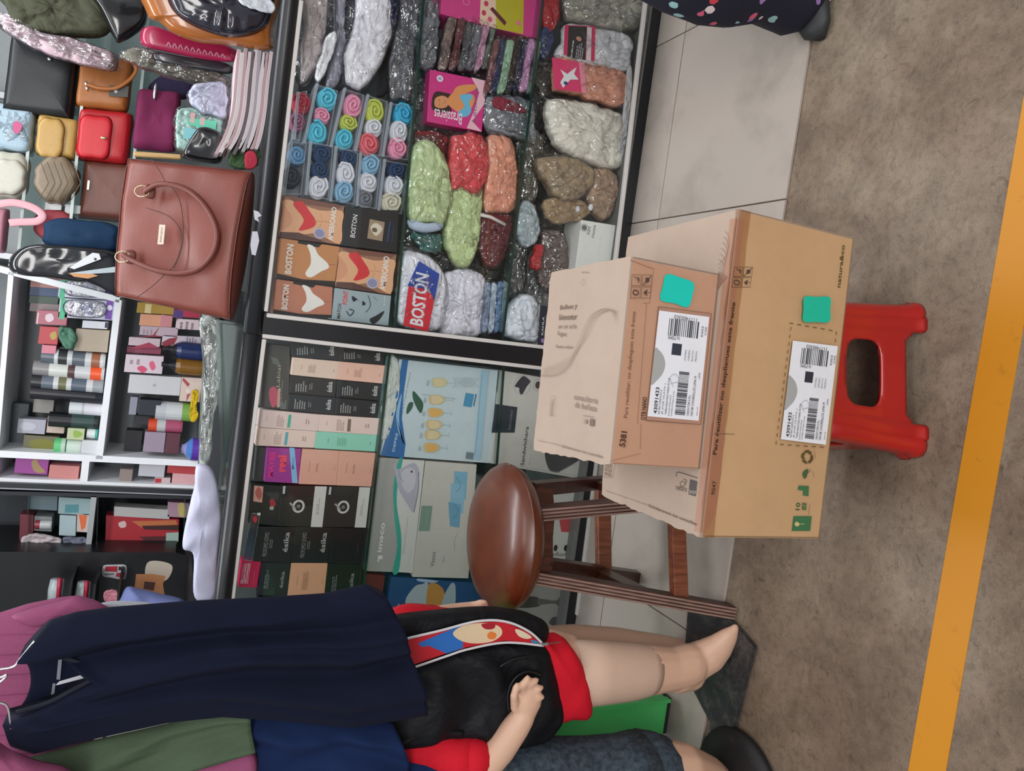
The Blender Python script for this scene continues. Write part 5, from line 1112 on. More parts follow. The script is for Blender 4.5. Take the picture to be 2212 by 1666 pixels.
# display rack behind the counter with glass boards, boards found from the goods' lower edges
er = empty('bag_rack', (.95, 3.0, 0), 'metal rack with glass boards holding handbags behind the counter', 'rack')
RY = 2.95
RS = []
for a, b_ in (((80, 440), (55, 60)), ((178, 470), (165, 60)), ((292, 360), (300, 130))):
    A = onY(a, RY); B = onY(b_, RY); z = (A.z+B.z)/2; RS.append(z)
    t = MB(); t.box((.05, 2.90, z-.012), (1.6, 3.3, z-.004), film('shelf_glass', (.82, .9, .88))); gb = t.build('glass_board', er)
    t = MB(); t.box((.05, 2.895, z-.0125), (1.6, 2.8995, z-.0035), mat('9fb0ac', .2)); t.build('board_edge', gb)
for x, y in ((.05, 3.3), (1.58, 3.3), (.62, 3.28)):
    t = MB(); t.box((x, y, 0), (x+.025, y+.025, 2.4), mat('8a8c90', .3, .8)); t.build('upright', er, bevel=.002)
t = MB(); t.box((.05, 3.33, .9), (1.6, 3.345, 2.4), mat('8f9294', .7)); t.build('back_board', er)
t = MB(); t.box((.05, 2.90, .02), (1.6, 3.3, 1.24), mat('5c5f62', .7)); t.build('base_cabinet', er)
g_ = 'handbags on the rack behind the counter'
def bag(label, pts, h, Y=2.93, th=.05, cat='handbag', name='handbag', kind='leather', rough=.42, wrap=None, wr=.003, sharp=6, group=g_):
    return soft(name, label, cat, pts, Y, th, h, group, kind, rough, wr, (14, 10, 14), wrap, sharp=sharp)
def rr4(x0, y0, x1, y1, k=.12, sx=0, sz=0):
    """rounded rectangle outline; sx tilts rows, sz tilts columns"""
    w_, h_ = x1-x0, y1-y0; out = []
    for a, b in ((0, k), (k, 0), (.5, 0), (1-k, 0), (1, k), (1, .5), (1, 1-k), (1-k, 1), (.5, 1), (k, 1), (0, 1-k), (0, .5)):
        out.append((x0+a*w_-sx*(b-.5)*h_, y0+b*h_+sz*(a-.5)*w_))
    return out
o = bag('black leather tote with a small silver charm', rr4(15, 85, 168, 258, .05, .12, .12), '15181c', th=.06)
t = MB(); t.ell(onY((107, 127), 2.865), .006, .002, .006, SIL, 8, 6); t.build('charm', o, smooth=True)
o = bag('tan leather tote with a hanging loop handle', rr4(168, 128, 284, 240, .1, .12, .1), '9c5e2c', Y=2.92)
handle(o, [(186, 182), (195, 184), (215, 190), (250, 190), (280, 172), (294, 152), (290, 138)], 2.85, .006, leather('a4622e'))
t = MB(); t.box((0, 0, 0), (.001, .001, .001), mat('3a3a3c')); 
f = Face(onY((240, 190), 2.862), (1, 0, 0), (0, 0, -1)); f.run([('q', [(235, 208), (236, 184), (278, 186), (276, 210)], '4a4844'), ('e', 250, 197, 4, 4, 'c9cac9')]); f.build(o, 'side_tag')
for q in ((186, 180), (188, 190)):
    t = MB(); t.ell(onY(q, 2.86), .008, .003, .005, SIL, 10, 6); t.build('buckle', o, smooth=True)
def flapbag(label, body, flap_, h, h2, clasp, Y=2.93):
    o = bag(label, body, h, Y); t = MB(); puff(t, PX(flap_, Y-.05), .008, leather(h2), sharp=4, back=.3); t.build('flap', o, smooth=True)
    if clasp:
        t = MB(); t.ell(onY(clasp, Y-.062), .005, .003, .01, GOLD, 8, 6); t.build('clasp', o, smooth=True)
    return o
flapbag('red bag with a front flap and gold clasp', rr4(166, 240, 284, 352, .1, .1, .1), rr4(170, 250, 240, 342, .15, .1, .1), 'a81820', 'c0202a', (224, 298))
flapbag('mustard yellow bag with a round-cornered flap', rr4(80, 255, 172, 342, .1, .1, .16), rr4(80, 256, 138, 340, .2, .1, .16), 'ad8848', 'b48f50', None)
o = bag('maroon cloth pouch with a top zip, gathered at its ends', rr4(292, 196, 386, 326, .1, .1, .1), '70264a', kind='fabric', rough=.8, wr=.012, Y=2.88)
for k in (0, 1):
    pass
t = MB(); t.ell(onY((335, 198), 2.83), .03, .004, .006, SIL, 8, 6); t.build('zip_tag', o, smooth=True)
o = bag('pale blue bag with a pink emblem, wrapped in plastic', rr4(-30, 228, 76, 330, .12, .1, .14), '9db4c2', wrap=WRAP())
f = Face(onY((35, 280), 2.868), (1, 0, 0), (0, 0, -1)); f.run([('c', [(28, 268), (38, 262), (48, 272), (40, 288), (30, 286)], 'b8507a'), ('s', [(20, 240), (16, 260), (8, 286)], .004, '7b8f9c')]); f.build(o, 'emblem')
o = bag('cream silver bag with a rounded front pocket', rr4(-20, 330, 64, 430, .2, .1, .1), 'b2b0a2', wrap=None)
t = MB(); puff(t, PX(rr4(-20, 345, 55, 420, .25, .1, .1), 2.88), .012, leather('b9b7aa'), sharp=4); t.build('front_pocket', o, smooth=True)
o = bag('taupe quilted round-cornered bag', rr4(77, 340, 172, 440, .3, .08, .1), '80705c', th=.06)
t = MB()
for k in range(6):
    t.tube([onY((88+k*14, 350), 2.868-.004), onY((98+k*14+6, 395), 2.862-.004), onY((84+k*14, 432), 2.87-.004)], .0012, leather('6b5c4a'), 5)
t.build('quilting', o, smooth=True)
o = bag('plain brown leather bag, mostly behind the large handbag', rr4(176, 352, 300, 478, .05, .1, .1), '6b3f34', Y=2.96)
t = MB(); t.box(onY((192, 410), 2.905), onY((192, 410), 2.905)+Vector((.03, .004, .006)), GOLD); t.build('clasp', o)
o = bag('pink bag with a broad ribbon strap', rr4(-30, 450, 18, 545, .1, .1, .1), 'a06a7a', Y=2.90)
handle(o, [(-5, 442), (30, 438), (70, 448), (92, 465), (80, 478), (40, 480), (20, 482)], 2.86, .012, mat('d8a0a8', .5), 'ribbon_strap', flat=.25)
bag('coral red cloth bag beside the ribbon strap', rr4(75, 455, 165, 520, .25, .1, .1), '9c4048', kind='fabric', Y=2.97)
for nm, x0, y0, x1, y1 in (('white box under the taupe bag', 97, 436, 134, 454), ('white box with a small mark, beside the brown bag', 140, 441, 189, 462)):
    carton('white_box', nm, 'box', [(x0, y1), (x0+2, y0), (x1, y0+5), (x1-2, y1)], 2.93, .08, 'd5d7d8', [], 'white boxes on the rack')
bag('navy and blue backpack against the large handbag', rr4(95, 476, 262, 545, .2, .1, .1), '16324f', kind='fabric', rough=.7, Y=2.86, wr=.012)
bag('black glossy bagged bundle lying on the shelf top', [(20, 560), (60, 530), (150, 530), (258, 545), (262, 590), (200, 612), (100, 600), (30, 590)], '101218', Y=2.82, kind='gloss', rough=.15, wr=.014, cat='bundle', name='black_bundle')
o = bag('dark umbrella-like bundle with a white tip and tan stripe', [(150, 575), (200, 560), (258, 555), (262, 640), (215, 620), (150, 590)], '12161e', Y=2.78, kind='fabric', cat='bundle', name='striped_bundle', th=.03)
f = Face(onY((200, 590), 2.745), (1, 0, 0), (0, 0, -1)); f.run([('q', [(150, 578), (200, 546), (214, 548), (218, 560), (160, 582)], 'd2d4d8'), ('q', [(150, 590), (258, 575), (258, 588), (160, 594)], 'a9b6bc'), ('q', [(148, 590), (200, 592), (212, 596), (190, 602), (160, 598)], 'c08a58'), ('e', 206, 560, 3, 3, '30343a')]); f.build(o, 'stripes')
# right-hand pile on the counter
bag('olive garment draped over the top right shelf', [(-20, -40), (15, 20), (40, 62), (110, 78), (225, 76), (235, 40), (190, -40)], '4a4b3c', Y=2.80, kind='crumple', rough=.85, cat='garment', name='olive_garment', th=.06, wr=.008)
bag('black patent bag straps hanging over the olive garment', [(185, -40), (215, 20), (245, 80), (262, 92), (310, 60), (320, 20), (318, -40)], '0d0d10', Y=2.72, kind='gloss', rough=.2, cat='handbag', th=.03, wr=.006)
bag('long crinkled clear packet with pink print', [(10, 30), (60, 65), (150, 85), (235, 112), (250, 128), (240, 150), (180, 142), (90, 112), (30, 80), (5, 50)], 'c2aab2', Y=2.78, kind='crumple', rough=.5, cat='packet', name='clear_packet', th=.025, wrap=WRAPH(), wr=.008)
bag('grey transparent packets stacked under the maroon pack', [(262, 118), (300, 105), (380, 130), (470, 160), (492, 178), (470, 188), (380, 170), (290, 140)], '77756a', Y=2.50, kind='crumple', rough=.6, cat='packet', name='clear_packet', th=.03, wrap=WRAPH(), wr=.008)
o = bag('maroon packet with white lettering', [(305, 65), (330, 58), (400, 82), (505, 105), (512, 132), (450, 130), (360, 112), (308, 98)], 'a01c48', Y=2.46, kind='gloss', rough=.3, cat='packet', name='maroon_packet', th=.025)
f = Face(onY((400, 105), 2.43), (1, 0, 0), (0, 0, -1)); f.run([('s', [(360+k*13, 100+k*2.6), (364+k*13, 92+k*2.8), (369+k*13, 102+k*2.7)], .003, 'c08a9c') for k in range(10)]); f.build(o, 'white_marks')
bag('dark patterned packet below the maroon one', [(330, 115), (400, 125), (495, 140), (495, 160), (420, 150), (340, 135)], '23242c', Y=2.48, kind='gloss', rough=.3, cat='packet', name='dark_packet', th=.02)
# navy padded bag with orange leather trim
eo = empty('padded_bag', onY((588, 20), 2.27), 'navy padded glossy bag with wide orange leather trim, at the picture edge', 'handbag')
t = MB(); puff(t, PX([(318, -60), (318, 30), (345, 48), (375, 72), (430, 92), (500, 98), (582, 108), (590, 70), (592, -60)], 2.30), .04, mat('a05c22', .25, 0, 'gloss'), sharp=3.5); t.build('leather_trim', eo, smooth=True)
t = MB(); puff(t, PX([(355, -60), (362, 0), (385, 35), (430, 62), (490, 80), (545, 76), (578, 52), (590, 10), (592, -60)], 2.262), .03, mat('20202e', .18, 0, 'gloss'), sharp=3, fold=lambda q: .004*math.sin(q.z*190)); t.build('padded_body', eo, smooth=True)
bag('white crumpled tissue tucked in the navy bag', [(515, -20), (560, -20), (592, 8), (588, 28), (550, 18), (518, 8)], 'cfd4dc', Y=2.225, kind='crumple', rough=.7, cat='tissue', name='tissue', th=.012, wr=.006)
# small items between rack and counter
bag('white and lilac plastic packet beside the magazines', [(408, 195), (440, 180), (488, 190), (486, 255), (450, 250), (412, 225)], 'b8bcd0', Y=2.42, kind='crumple', rough=.5, cat='packet', name='white_packet', th=.03, wrap=WRAP())
o = bag('mint and white plastic packet beside the magazines', [(385, 240), (430, 235), (482, 255), (478, 300), (430, 325), (388, 325), (380, 290)], '9fc0b8', Y=2.44, kind='crumple', rough=.5, cat='packet', name='mint_packet', th=.03, wrap=WRAP())
f = Face(onY((430, 265), 2.40), (1, 0, 0), (0, 0, -1)); f.run([('q', [(405, 268), (408, 255), (468, 262), (465, 288)], '5cc0a0'), ('g', 410, 264, 455, 250, 2, 'd4a4a8'), ('q', [(395, 300), (398, 275), (425, 280), (420, 300)], '7fc4cc')]); f.build(o, 'packet_print')
bag('black crumpled plastic bag beside the wooden strip', [(395, 340), (405, 310), (425, 280), (445, 276), (470, 285), (482, 300), (478, 350), (440, 352)], '0f1214', Y=2.40, kind='gloss', rough=.25, cat='plastic bag', name='plastic_bag', th=.035, wr=.02)
t = MB(); A = onY((289, 333), 2.46); B = onY((391, 340), 2.46); t.bar(A, B, .02, .014, wood('pale_wood', 'c09a62', 'd0aa70')); o = t.build('wooden_strip', bevel=.003); rooted(o, 'pale wooden strip leaning on the large handbag', 'wood strip')
bag('purple cloth heap by the grey rack post', [(320, 190), (350, 165), (400, 172), (420, 185), (400, 215), (350, 205)], '3a3350', Y=2.95, kind='fabric', rough=.8, cat='cloth', name='purple_cloth', th=.03)
bag('small bottles and cloth heap under the magazines', [(490, 350), (500, 320), (530, 300), (555, 300), (560, 345), (540, 365), (505, 362)], '44603f', Y=2.36, kind='crumple', rough=.5, cat='cloth', name='green_cloth', th=.03)
bag('red cloth scrap next to the magazines', [(530, 330), (550, 328), (556, 352), (545, 366), (530, 362)], 'b03448', Y=2.31, kind='fabric', rough=.7, cat='cloth', name='red_cloth', th=.012)
# crinkled plastic and spare glass sheets behind the rail, hanging white paper
for i, (a, b_, c_, d_) in enumerate([((500, 1050), (480, 700), (532, 706), (512, 1050)), ((478, 1050), (466, 690), (526, 700), (508, 1050))]):
    P4 = [onY(q, 2.36+i*.05) for q in (a, b_, c_, d_)]; P4[2].z = P4[3].z = 1.212
    P4 = [Vector((p.x, 2.36+i*.05, p.z)) for p in P4]
    t = MB(); t.hexa(P4, [p+Vector((0, .005, 0)) for p in P4], film('green_sheet', (.72, .82, .78), 0, .15, .25, gl=.6)); o = t.build('glass_sheet')
    rooted(o, ('greenish glass sheet standing on the counter, in front of another', 'greenish glass sheet standing behind the front one')[i], 'glass sheet', 'glass sheets on the counter')
bag('crinkled clear bag lying along the shelf front', [(432, 690), (470, 688), (478, 800), (462, 900), (452, 1000), (430, 1002), (436, 900), (440, 800)], 'b4bab6', Y=2.62, kind='crumple', rough=.4, cat='plastic bag', name='clear_bag', th=.02, wrap=WRAPH(), wr=.014)
o = soft('hanging_paper', 'white cloth hanging over the counter end, below the small shelves', 'cloth', [(425, 1005), (455, 1010), (470, 1050), (478, 1120), (470, 1200), (462, 1295), (420, 1290), (418, 1200), (394, 1180), (410, 1090), (420, 1050)], 2.34, .02, 'c6c6de', kind='fabric', rough=.9, wr=.004, fold=lambda q: .005*math.sin(q.x*60+q.z*30))
for q, lab in (((556, 466), 'small torn paper scrap on the black rail'), ((552, 528), 'long torn label scrap on the black rail')):
    t = MB(); P = PX([(q[0]-8, q[1]-12), (q[0]+2, q[1]-9), (q[0]+9, q[1]), (q[0]+1, q[1]+4), (q[0]+4, q[1]+14), (q[0]-6, q[1]+8)] if q[1] < 500 else [(545, 500), (556, 500), (560, 520), (552, 552), (544, 550), (541, 530)], 2.182)
    t.add(P+[p+Vector((0, .0012, 0)) for p in P], [tuple(range(6)), tuple(range(6, 12))[::-1]]+[(i, (i+1) % 6, 6+(i+1) % 6, 6+i) for i in range(6)], mat('cfcfdc', .7)); o = t.build('paper_scrap'); rooted(o, lab, 'paper scrap', 'paper scraps on the rail')

# ---------------- white shelving with cosmetics behind the counter ----------------
eu = empty('white_shelving', onY((430, 1000), 3.4), 'white wooden shelving unit full of cosmetics behind the counter', 'shelves')
WB = mat('eceef2', .5); UY = 3.30
def board(a, b_, wpx, d=.30, m=WB, Y=UY, nm='board'):
    A = onY(a, Y)+Vector((0, d/2, 0)); B = onY(b_, Y)+Vector((0, d/2, 0)); t = MB(); hor = abs(b_[1]-a[1]) > abs(b_[0]-a[0])
    w_ = wpx*.00215
    if hor: z = None; t.bar(A, B, d, w_, m)
    else: t.bar(A, B, d, w_, m, up=(1, 0, 0))
    return t.build(nm, eu)
board((-60, 566), (258, 648), 11); board((24, 588), (-14, 1040), 8); board((256, 648), (214, 992), 11)
board((-60, 978), (450, 1003), 12); board((186, 990), (180, 1045), 12, .26); board((-60, 1036), (440, 1056), 10)
board((452, 640), (432, 1056), 7, .45, mat('9aa3a2', .3), 3.12)
t = MB(); A = onY((-80, 560), 3.61); B = onY((470, 1062), 3.61); t.box((B.x, 3.60, B.z-.05), (A.x+.15, 3.62, A.z+.3), mat('84898c', .7)); t.build('back_board', eu)
t = MB(); A = onY((440, 1056), 3.1); t.box((A.x+.0, 3.10, .02), (.02, 3.6, A.z-.01), mat('3a3d42', .6)); t.build('base_cabinet', eu)
g2_ = 'cosmetics on the white shelving'
def it(label, x0, y0, x1, y1, h, decs=(), Y=3.33, d=.07, nm='cosmetics_box', sk=.12, cat='box', rough=.5):
    s_ = (y1-y0)*sk; v_ = (x1-x0)*.06
    return carton(nm, label, cat, [(x0-s_/2, y1-v_/2), (x0+s_/2, y0-v_/2), (x1+s_/2, y0+v_/2), (x1-s_/2, y1+v_/2)], Y, d, h, decs, g2_, rough, lid=False)
BX = [('pink and orange box in the top row corner', 66, 601, 128, 622, 'b98a84'), ('blue box under the pink and orange one', 64, 622, 128, 640, '4a5a78'), ('green box under the blue one', 63, 640, 126, 656, '4a5c50'), ('grey-pink box under the green one', 64, 656, 126, 674, '8c7f80')]
for l, a, b, c, d, h in BX: it(l, a, b, c, d, h, Y=3.40)
for l, y in (('first mint and purple soap packet, touching the shelf side', 603), ('second mint and purple soap packet', 647)):
    o = it(l, 127, y, 246, y+42, 'a4a8bc', [('r', 127, y+42, 144, y, '58b48c'), ('r', 226, y+42, 246, y, '6a4498'), ('e', 237, y+18, 6, 6, 'cfc8dc'), ('r', 148, y+36, 160, y+6, '8a78a8'), ('c', [(180, y+8), (196, y+14), (205, y+30), (185, y+34), (172, y+20)], '6f7fae')], nm='soap_packet', cat='soap packet', rough=.2)
    t = MB(); P = PX([(145, y+2), (222, y+6), (220, y+38), (145, y+34)], 3.322); puff(t, P, .008, WRAPH(), wr=.006, wf=(60, 20, 60)); t.build('clear_window', o, smooth=True)
it('rose packet with a white blossom', 78, 672, 145, 702, 'b06a76', [('c', [(100, 680), (112, 678), (116, 690), (106, 696), (98, 690)], 'd9c6cc'), ('r', 79, 700, 84, 676, 'e8dce0')], cat='soap packet', nm='soap_packet')
it('red packet with a green ribbon', 84, 706, 126, 744, 'b8484e', [('c', [(108, 722), (120, 716), (122, 730), (112, 734)], 'b09a50')], cat='soap packet', nm='soap_packet')
it('pink packet under the red one', 90, 746, 121, 764, 'd07f90', cat='soap packet', nm='soap_packet')
soft('ribbon_packet', 'green ribbon packet between red packet and beige box', 'packet', [(128, 708), (140, 704), (160, 715), (165, 740), (150, 755), (132, 740)], 3.33, .03, '5a8470', g2_)
it('long white box on the beige box', 178, 694, 232, 710, 'cfd1d8', [('r', 226, 708, 233, 697, '2a2a4a')])
it('large beige box beside the ribbon packet', 162, 712, 234, 760, 'a89a88')
# bottles built by turning a profile
def bottle(label, xt, xb, yc, r, cols, Y=3.36, cat='bottle', neck=None, nm='bottle', grp=g2_, rough=.3):
    """standing bottle: xt, xb pixels of its top and foot; cols: (from, to, colour) bands from foot to top"""
    A = onY((xb, yc), Y); B = onY((xt, yc-(xb-xt)*.0+0), Y); Hh = B.z-A.z; R = r*.00215; e = empty(nm, A, label, cat, grp)
    for i, (a, b, h) in enumerate(cols):
        t = MB(); prof = []
        for k in range(7):
            f_ = a+(b-a)*k/6; rr_ = R
            if neck and f_ > neck[0]: rr_ = max(R*neck[1], R*(1-(f_-neck[0])*neck[2]))
            if f_ <= .02: rr_ = R*.93
            prof.append((rr_, f_*Hh))
        prof = [(0, prof[0][1])]+prof+[(0, prof[-1][1])]
        t.lathe(A, prof, mat(h, rough), 18); t.build('label_band' if 0 < i < len(cols)-1 else ('body' if i == 0 else 'cap'), e, smooth=False)
    return e
WH_ = 'c9cbcc'
bottle('grey shampoo bottle with a brown band, beside the pink packet', 90, 228, 781, 15, [(0, .08, WH_), (.08, .22, '9a6248'), (.22, .32, WH_), (.32, .52, '5c6670'), (.52, .60, WH_), (.60, .74, '2c3034'), (.74, .80, WH_), (.80, 1, '5c6670')])
bottle('white shampoo bottle with an orange band', 72, 226, 808, 14, [(0, .04, WH_), (.04, .20, 'e8582c'), (.20, .42, WH_), (.42, .52, '54383c'), (.52, .78, 'd0d2cc'), (.78, 1, '8a8888')])
bottle('grey shampoo bottle with an olive band', 68, 224, 836, 14, [(0, .15, '93989c'), (.15, .24, WH_), (.24, .45, '566270'), (.45, .52, WH_), (.52, .63, '6d6c4c'), (.63, .70, WH_), (.70, .86, '5f6b76'), (.86, 1, '24262c')])
bottle('glossy black bottle behind the grey ones', 120, 232, 762, 10, [(0, .5, '15171e'), (.5, 1, '1c1f28')], Y=3.40)
bottle('dark glossy bottle lettered in white', 66, 222, 858, 13, [(0, .6, '12151f'), (.6, 1, '1c1a22')])
o = it('grey-beige cube behind the dark bottle', 72, 858, 116, 892, '8d8a84', Y=3.42)
bottle('white tube with a round cap', 150, 222, 886, 12, [(0, .55, 'd6d4dc'), (.55, .62, 'b8b8bc'), (.62, 1, 'cfd4d8')])
bottle('dark green bottle beside the white tube', 106, 214, 912, 14, [(0, .1, '1a2420'), (.1, .55, '2c4440'), (.55, 1, '15181c')])
o = it('white box with a pale oval, lower left of the cell', 38, 906, 98, 937, 'a8a8b6', [('e', 60, 921, 18, 9, 'bcbcc8')], Y=3.38)
it('cream box beside the white oval one', 102, 900, 140, 936, 'c4aea4', [('e', 120, 918, 12, 9, 'd0c4bc')], Y=3.38)
it('light green and white carton', 145, 926, 182, 950, 'b9c49a', [('c', [(160, 930), (178, 936), (172, 944), (160, 944)], '8fae4c')])
bottle('small white bottle with a teal cap', 188, 212, 937, 10, [(0, .25, '4aa898'), (.25, 1, 'd2dad8')])
o = it('dark box with an olive oval panel', 50, 942, 126, 978, '6c6650', [('e', 92, 960, 30, 12, '77762c')], Y=3.38)
bottle('white bottle with a bright green cap', 118, 178, 966, 15, [(0, .1, WH_), (.1, .55, 'c6d8ca'), (.55, .60, '2f5f4c'), (.60, .75, 'b4ccba'), (.75, 1, '5fc07c')])
it('white carton at the foot of the green-capped bottle', 176, 952, 210, 980, 'c8ccce')
it('tall grey box in the dark end of the cell', 22, 872, 58, 960, '5a6468', Y=3.48)
# second cell
it('amber box partly under the handbag', 296, 655, 376, 678, 'a8842c', [('r', 312, 676, 328, 658, 'd8c48c')])
it('orange and peach box below the amber one', 302, 680, 372, 705, 'd89878', [('r', 346, 704, 372, 683, 'c8808a')])
it('purple and red box beside the amber one', 374, 670, 434, 686, 'b02848', [('r', 374, 686, 396, 672, '4c3278')])
it('white box with red edges and small print', 380, 690, 432, 712, 'd8c4c8', [('g', 388, 710, 426, 694, 3, '8a7078'), ('r', 380, 692, 384, 690, 'a02038')])
it('white and maroon patterned box, on top of its pile', 302, 706, 384, 726, 'b9a2ae', [('q', [(300, 728), (330, 724), (345, 706), (335, 724), (352, 728)], '8c2038'), ('g', 308, 722, 334, 710, 3, '9a8690')])
it('white and maroon patterned box with a lilac end', 350, 726, 434, 748, 'c6b8c4', [('q', [(350, 740), (364, 732), (384, 728), (376, 744), (352, 750)], '8c2038'), ('r', 396, 748, 432, 742, '8a76a8'), ('g', 402, 740, 428, 728, 4, '7a7486')])
it('long white box with a maroon foot, beside the navy bottle', 278, 730, 346, 748, 'c2aeb6', [('q', [(280, 752), (322, 740), (345, 752)], '9c2848')])
it('maroon box under the long white one', 274, 750, 348, 764, '8f3a58', Y=3.36)
it('white and pink floral box beside the amber bottle', 270, 768, 352, 806, 'd2c2cc', [('c', [(296, 796), (306, 790), (318, 798), (308, 806)], 'd04a70'), ('c', [(322, 786), (330, 780), (336, 794), (328, 800)], 'd8587c'), ('g', 280, 786, 310, 776, 2, '9a8690')])
bottle('navy glass bottle with a black pump', 350, 438, 762, 17, [(0, .65, '1c2c5c'), (.65, 1, '14161c')], neck=(.58, .28, 3), Y=3.31)
bottle('amber glass bottle with a black pump', 348, 436, 795, 16, [(0, .65, '7c5418'), (.65, 1, '14161c')], neck=(.58, .28, 3), Y=3.31)
it('plain long white box under the floral one', 278, 812, 390, 852, 'c6c6ca', [('g', 330, 835, 346, 828, 1, 'a8a8ac')])
it('cream gift box with a red ribbon', 390, 816, 434, 868, 'd2beb4', [('q', [(396, 816), (410, 830), (406, 836), (394, 822)], 'a8404c'), ('q', [(402, 868), (412, 850), (404, 852)], 'b04a50'), ('e', 406, 845, 5, 5, 'dcd2cc')])
soft('yellow_pouch', 'yellow pouch hanging at the shelf front', 'pouch', [(414, 846), (424, 842), (430, 856), (424, 880), (430, 900), (420, 914), (410, 900), (412, 870)], 3.27, .015, 'c8a824', g2_)
it('navy box in the shade under the gift box', 300, 864, 346, 898, '1e2230'); it('grey-lilac slim box beside the navy one', 280, 858, 296, 896, '8a8a9a')
bottle('white bottle with a green label', 336, 424, 892, 18, [(0, .36, '7fa850'), (.36, .75, 'c9cdd0'), (.75, 1, 'bcc0c6')])
it('black box in the dark row', 288, 898, 330, 918, '20222c', Y=3.38)
bottle('small pink perfume bottle with a red cap', 320, 394, 922, 13, [(0, .5, 'a8506c'), (.5, .75, 'b9babc'), (.75, 1, 'd04a2c')])
it('silver-lilac square box beside a maroon one', 311, 934, 356, 977, '9a8a9c', rough=.3); it('maroon box beside the silver-lilac one', 358, 936, 388, 980, '5a2a38')
bottle('purple square bottle with a clear pump', 392, 442, 972, 22, [(0, .55, '5a32a0'), (.55, .8, '4a7ac0'), (.8, 1, '8c88b8')], neck=(.6, .4, 2), Y=3.28)
it('dark box with a small white square, in the dark row', 270, 930, 306, 976, '26282e', [('r', 284, 990, 296, 980, '8a8a92')] if 0 else (), Y=3.42)
# narrow cells
it('purple and gold patterned box in the narrow cell', 32, 990, 104, 1024, '93408c', [('c', [(78, 992), (86, 1006), (98, 1020), (76, 1020), (68, 1000)], '9a8058')])
it('salmon pink carton in the narrow cell', 106, 1006, 170, 1034, 'c47f7c'); it('dark purple box behind the salmon one', 108, 992, 172, 1006, '3c2c50', Y=3.40)
it('white roll-shaped box in the second narrow cell', 300, 1000, 356, 1030, 'b8b8c0'); it('brown and grey little box in the second narrow cell', 258, 1014, 286, 1042, '8a7c78')
it('red carton in the second narrow cell', 362, 1000, 428, 1024, 'b0383c'); it('rose carton under the red one', 372, 1024, 430, 1046, 'd0a0a4'); it('white and red little box under the roll-shaped one', 334, 1032, 368, 1046, 'c4b0b0', [('r', 334, 1045, 349, 1034, 'b02838')])
# glass cabinet with toiletries to the left
ec = empty('glass_cabinet', onY((400, 1130), 3.3), 'dark framed glass cabinet with toiletries left of the white shelving', 'cabinet')
def cb(a, b_, wpx, m, d=.3, Y=3.28):
    A = onY(a, Y)+Vector((0, d/2, 0)); B = onY(b_, Y)+Vector((0, d/2, 0)); t = MB(); hor = abs(b_[1]-a[1]) > abs(b_[0]-a[0])
    t.bar(A, B, d, wpx*.00215, m, up=(0, 0, 1) if hor else (1, 0, 0)); return t.build('frame_bar', ec)
DKF = mat('1c1f26', .35); GRF = mat('8d9296', .4)
cb((-60, 1046), (436, 1064), 9, DKF); cb((-60, 1053), (436, 1071), 2, mat('9a9da4', .3), .3, 3.275); cb((-60, 1064), (436, 1076), 7, DKF); cb((-60, 1184), (392, 1189), 2, mat('a4a6aa', .4)); cb((203, 1072), (190, 1188), 9, mat('9fa3a6', .4), .2)
t = MB(); A = onY((-80, 1060), 3.6); B = onY((440, 1190), 3.6); t.box((B.x-.02, 3.6, B.z), (A.x, 3.62, A.z+.2), mat('30343a', .7)); t.build('back_board', ec)
for xx in (62, 212, 400):
    A = onY((xx, 1070), 3.30); B = onY((xx-4, 1188), 3.30); t = MB(); t.bar(A+Vector((0, .13, 0)), B+Vector((0, .13, 0)), .26, .005, film('shelf_glass', (.82, .9, .88))); t.build('glass_shelf', ec)
def it3(*a, **k):
    k.setdefault('Y', 3.34); return it(*a, **k)
it3('blue-grey carton at the top of the glass cabinet', 65, 1068, 124, 1102, '5c6c74', sk=.04); it3('teal-white bag in the glass cabinet', 126, 1076, 198, 1112, '8fa8ac', [('r', 140, 1108, 170, 1090, '4f8a94')], sk=.04, cat='packet')
it3('white carton with blue print in the glass cabinet', 128, 1114, 164, 1158, 'a4b8bc', sk=.04); it3('carton with an orange mark in the glass cabinet', 166, 1110, 192, 1150, 'c2b4ac', [('q', [(170, 1112), (188, 1114), (184, 1140), (176, 1146)], 'd8683c')], sk=.04)
it3('dark red carton at the glass cabinet end', 42, 1112, 72, 1182, '6a2430', sk=.04); it3('grey bottle-like carton in the glass cabinet', 74, 1116, 112, 1148, '7c8084', sk=.04)
bottle('white lotion bottle lying dark in the cabinet', 76, 112, 1134, 8, [(0, .7, 'b4b8b8'), (.7, 1, '8a2a38')], Y=3.33)
soft('lotion_tube', 'cream tube lying in the glass cabinet', 'tube', [(48, 1160), (80, 1154), (125, 1160), (134, 1172), (120, 1180), (60, 1182)], 3.31, .02, 'b9aeb0', g2_)
soft('sponge_pack', 'grey round-holed pack in the glass cabinet', 'packet', [(138, 1164), (160, 1158), (185, 1162), (190, 1178), (165, 1184), (142, 1180)], 3.31, .02, '6c7080', g2_)
it3('long white box above the red gift set', 246, 1098, 366, 1120, 'b6b4b4', sk=.03)
it3('red gift set with a dark figure panel', 228, 1118, 386, 1178, 'a4202c', [('c', [(256, 1130), (270, 1126), (272, 1138), (260, 1140)], 'd0b0b0'), ('q', [(284, 1126), (380, 1124), (384, 1136), (306, 1140)], 'b9683c'), ('q', [(306, 1136), (386, 1134), (386, 1146), (312, 1144)], '3a1414'), ('q', [(300, 1160), (360, 1158), (356, 1174), (320, 1172)], '4c1820'), ('r', 358, 1176, 386, 1150, '9ab0a8')], sk=.03, cat='gift set', nm='gift_set')
it3('pink and yellow pouch at the cabinet end', 362, 1086, 408, 1118, 'a8869a', [('c', [(384, 1090), (398, 1088), (402, 1112), (388, 1116)], 'b9a868')], sk=.03, cat='packet')
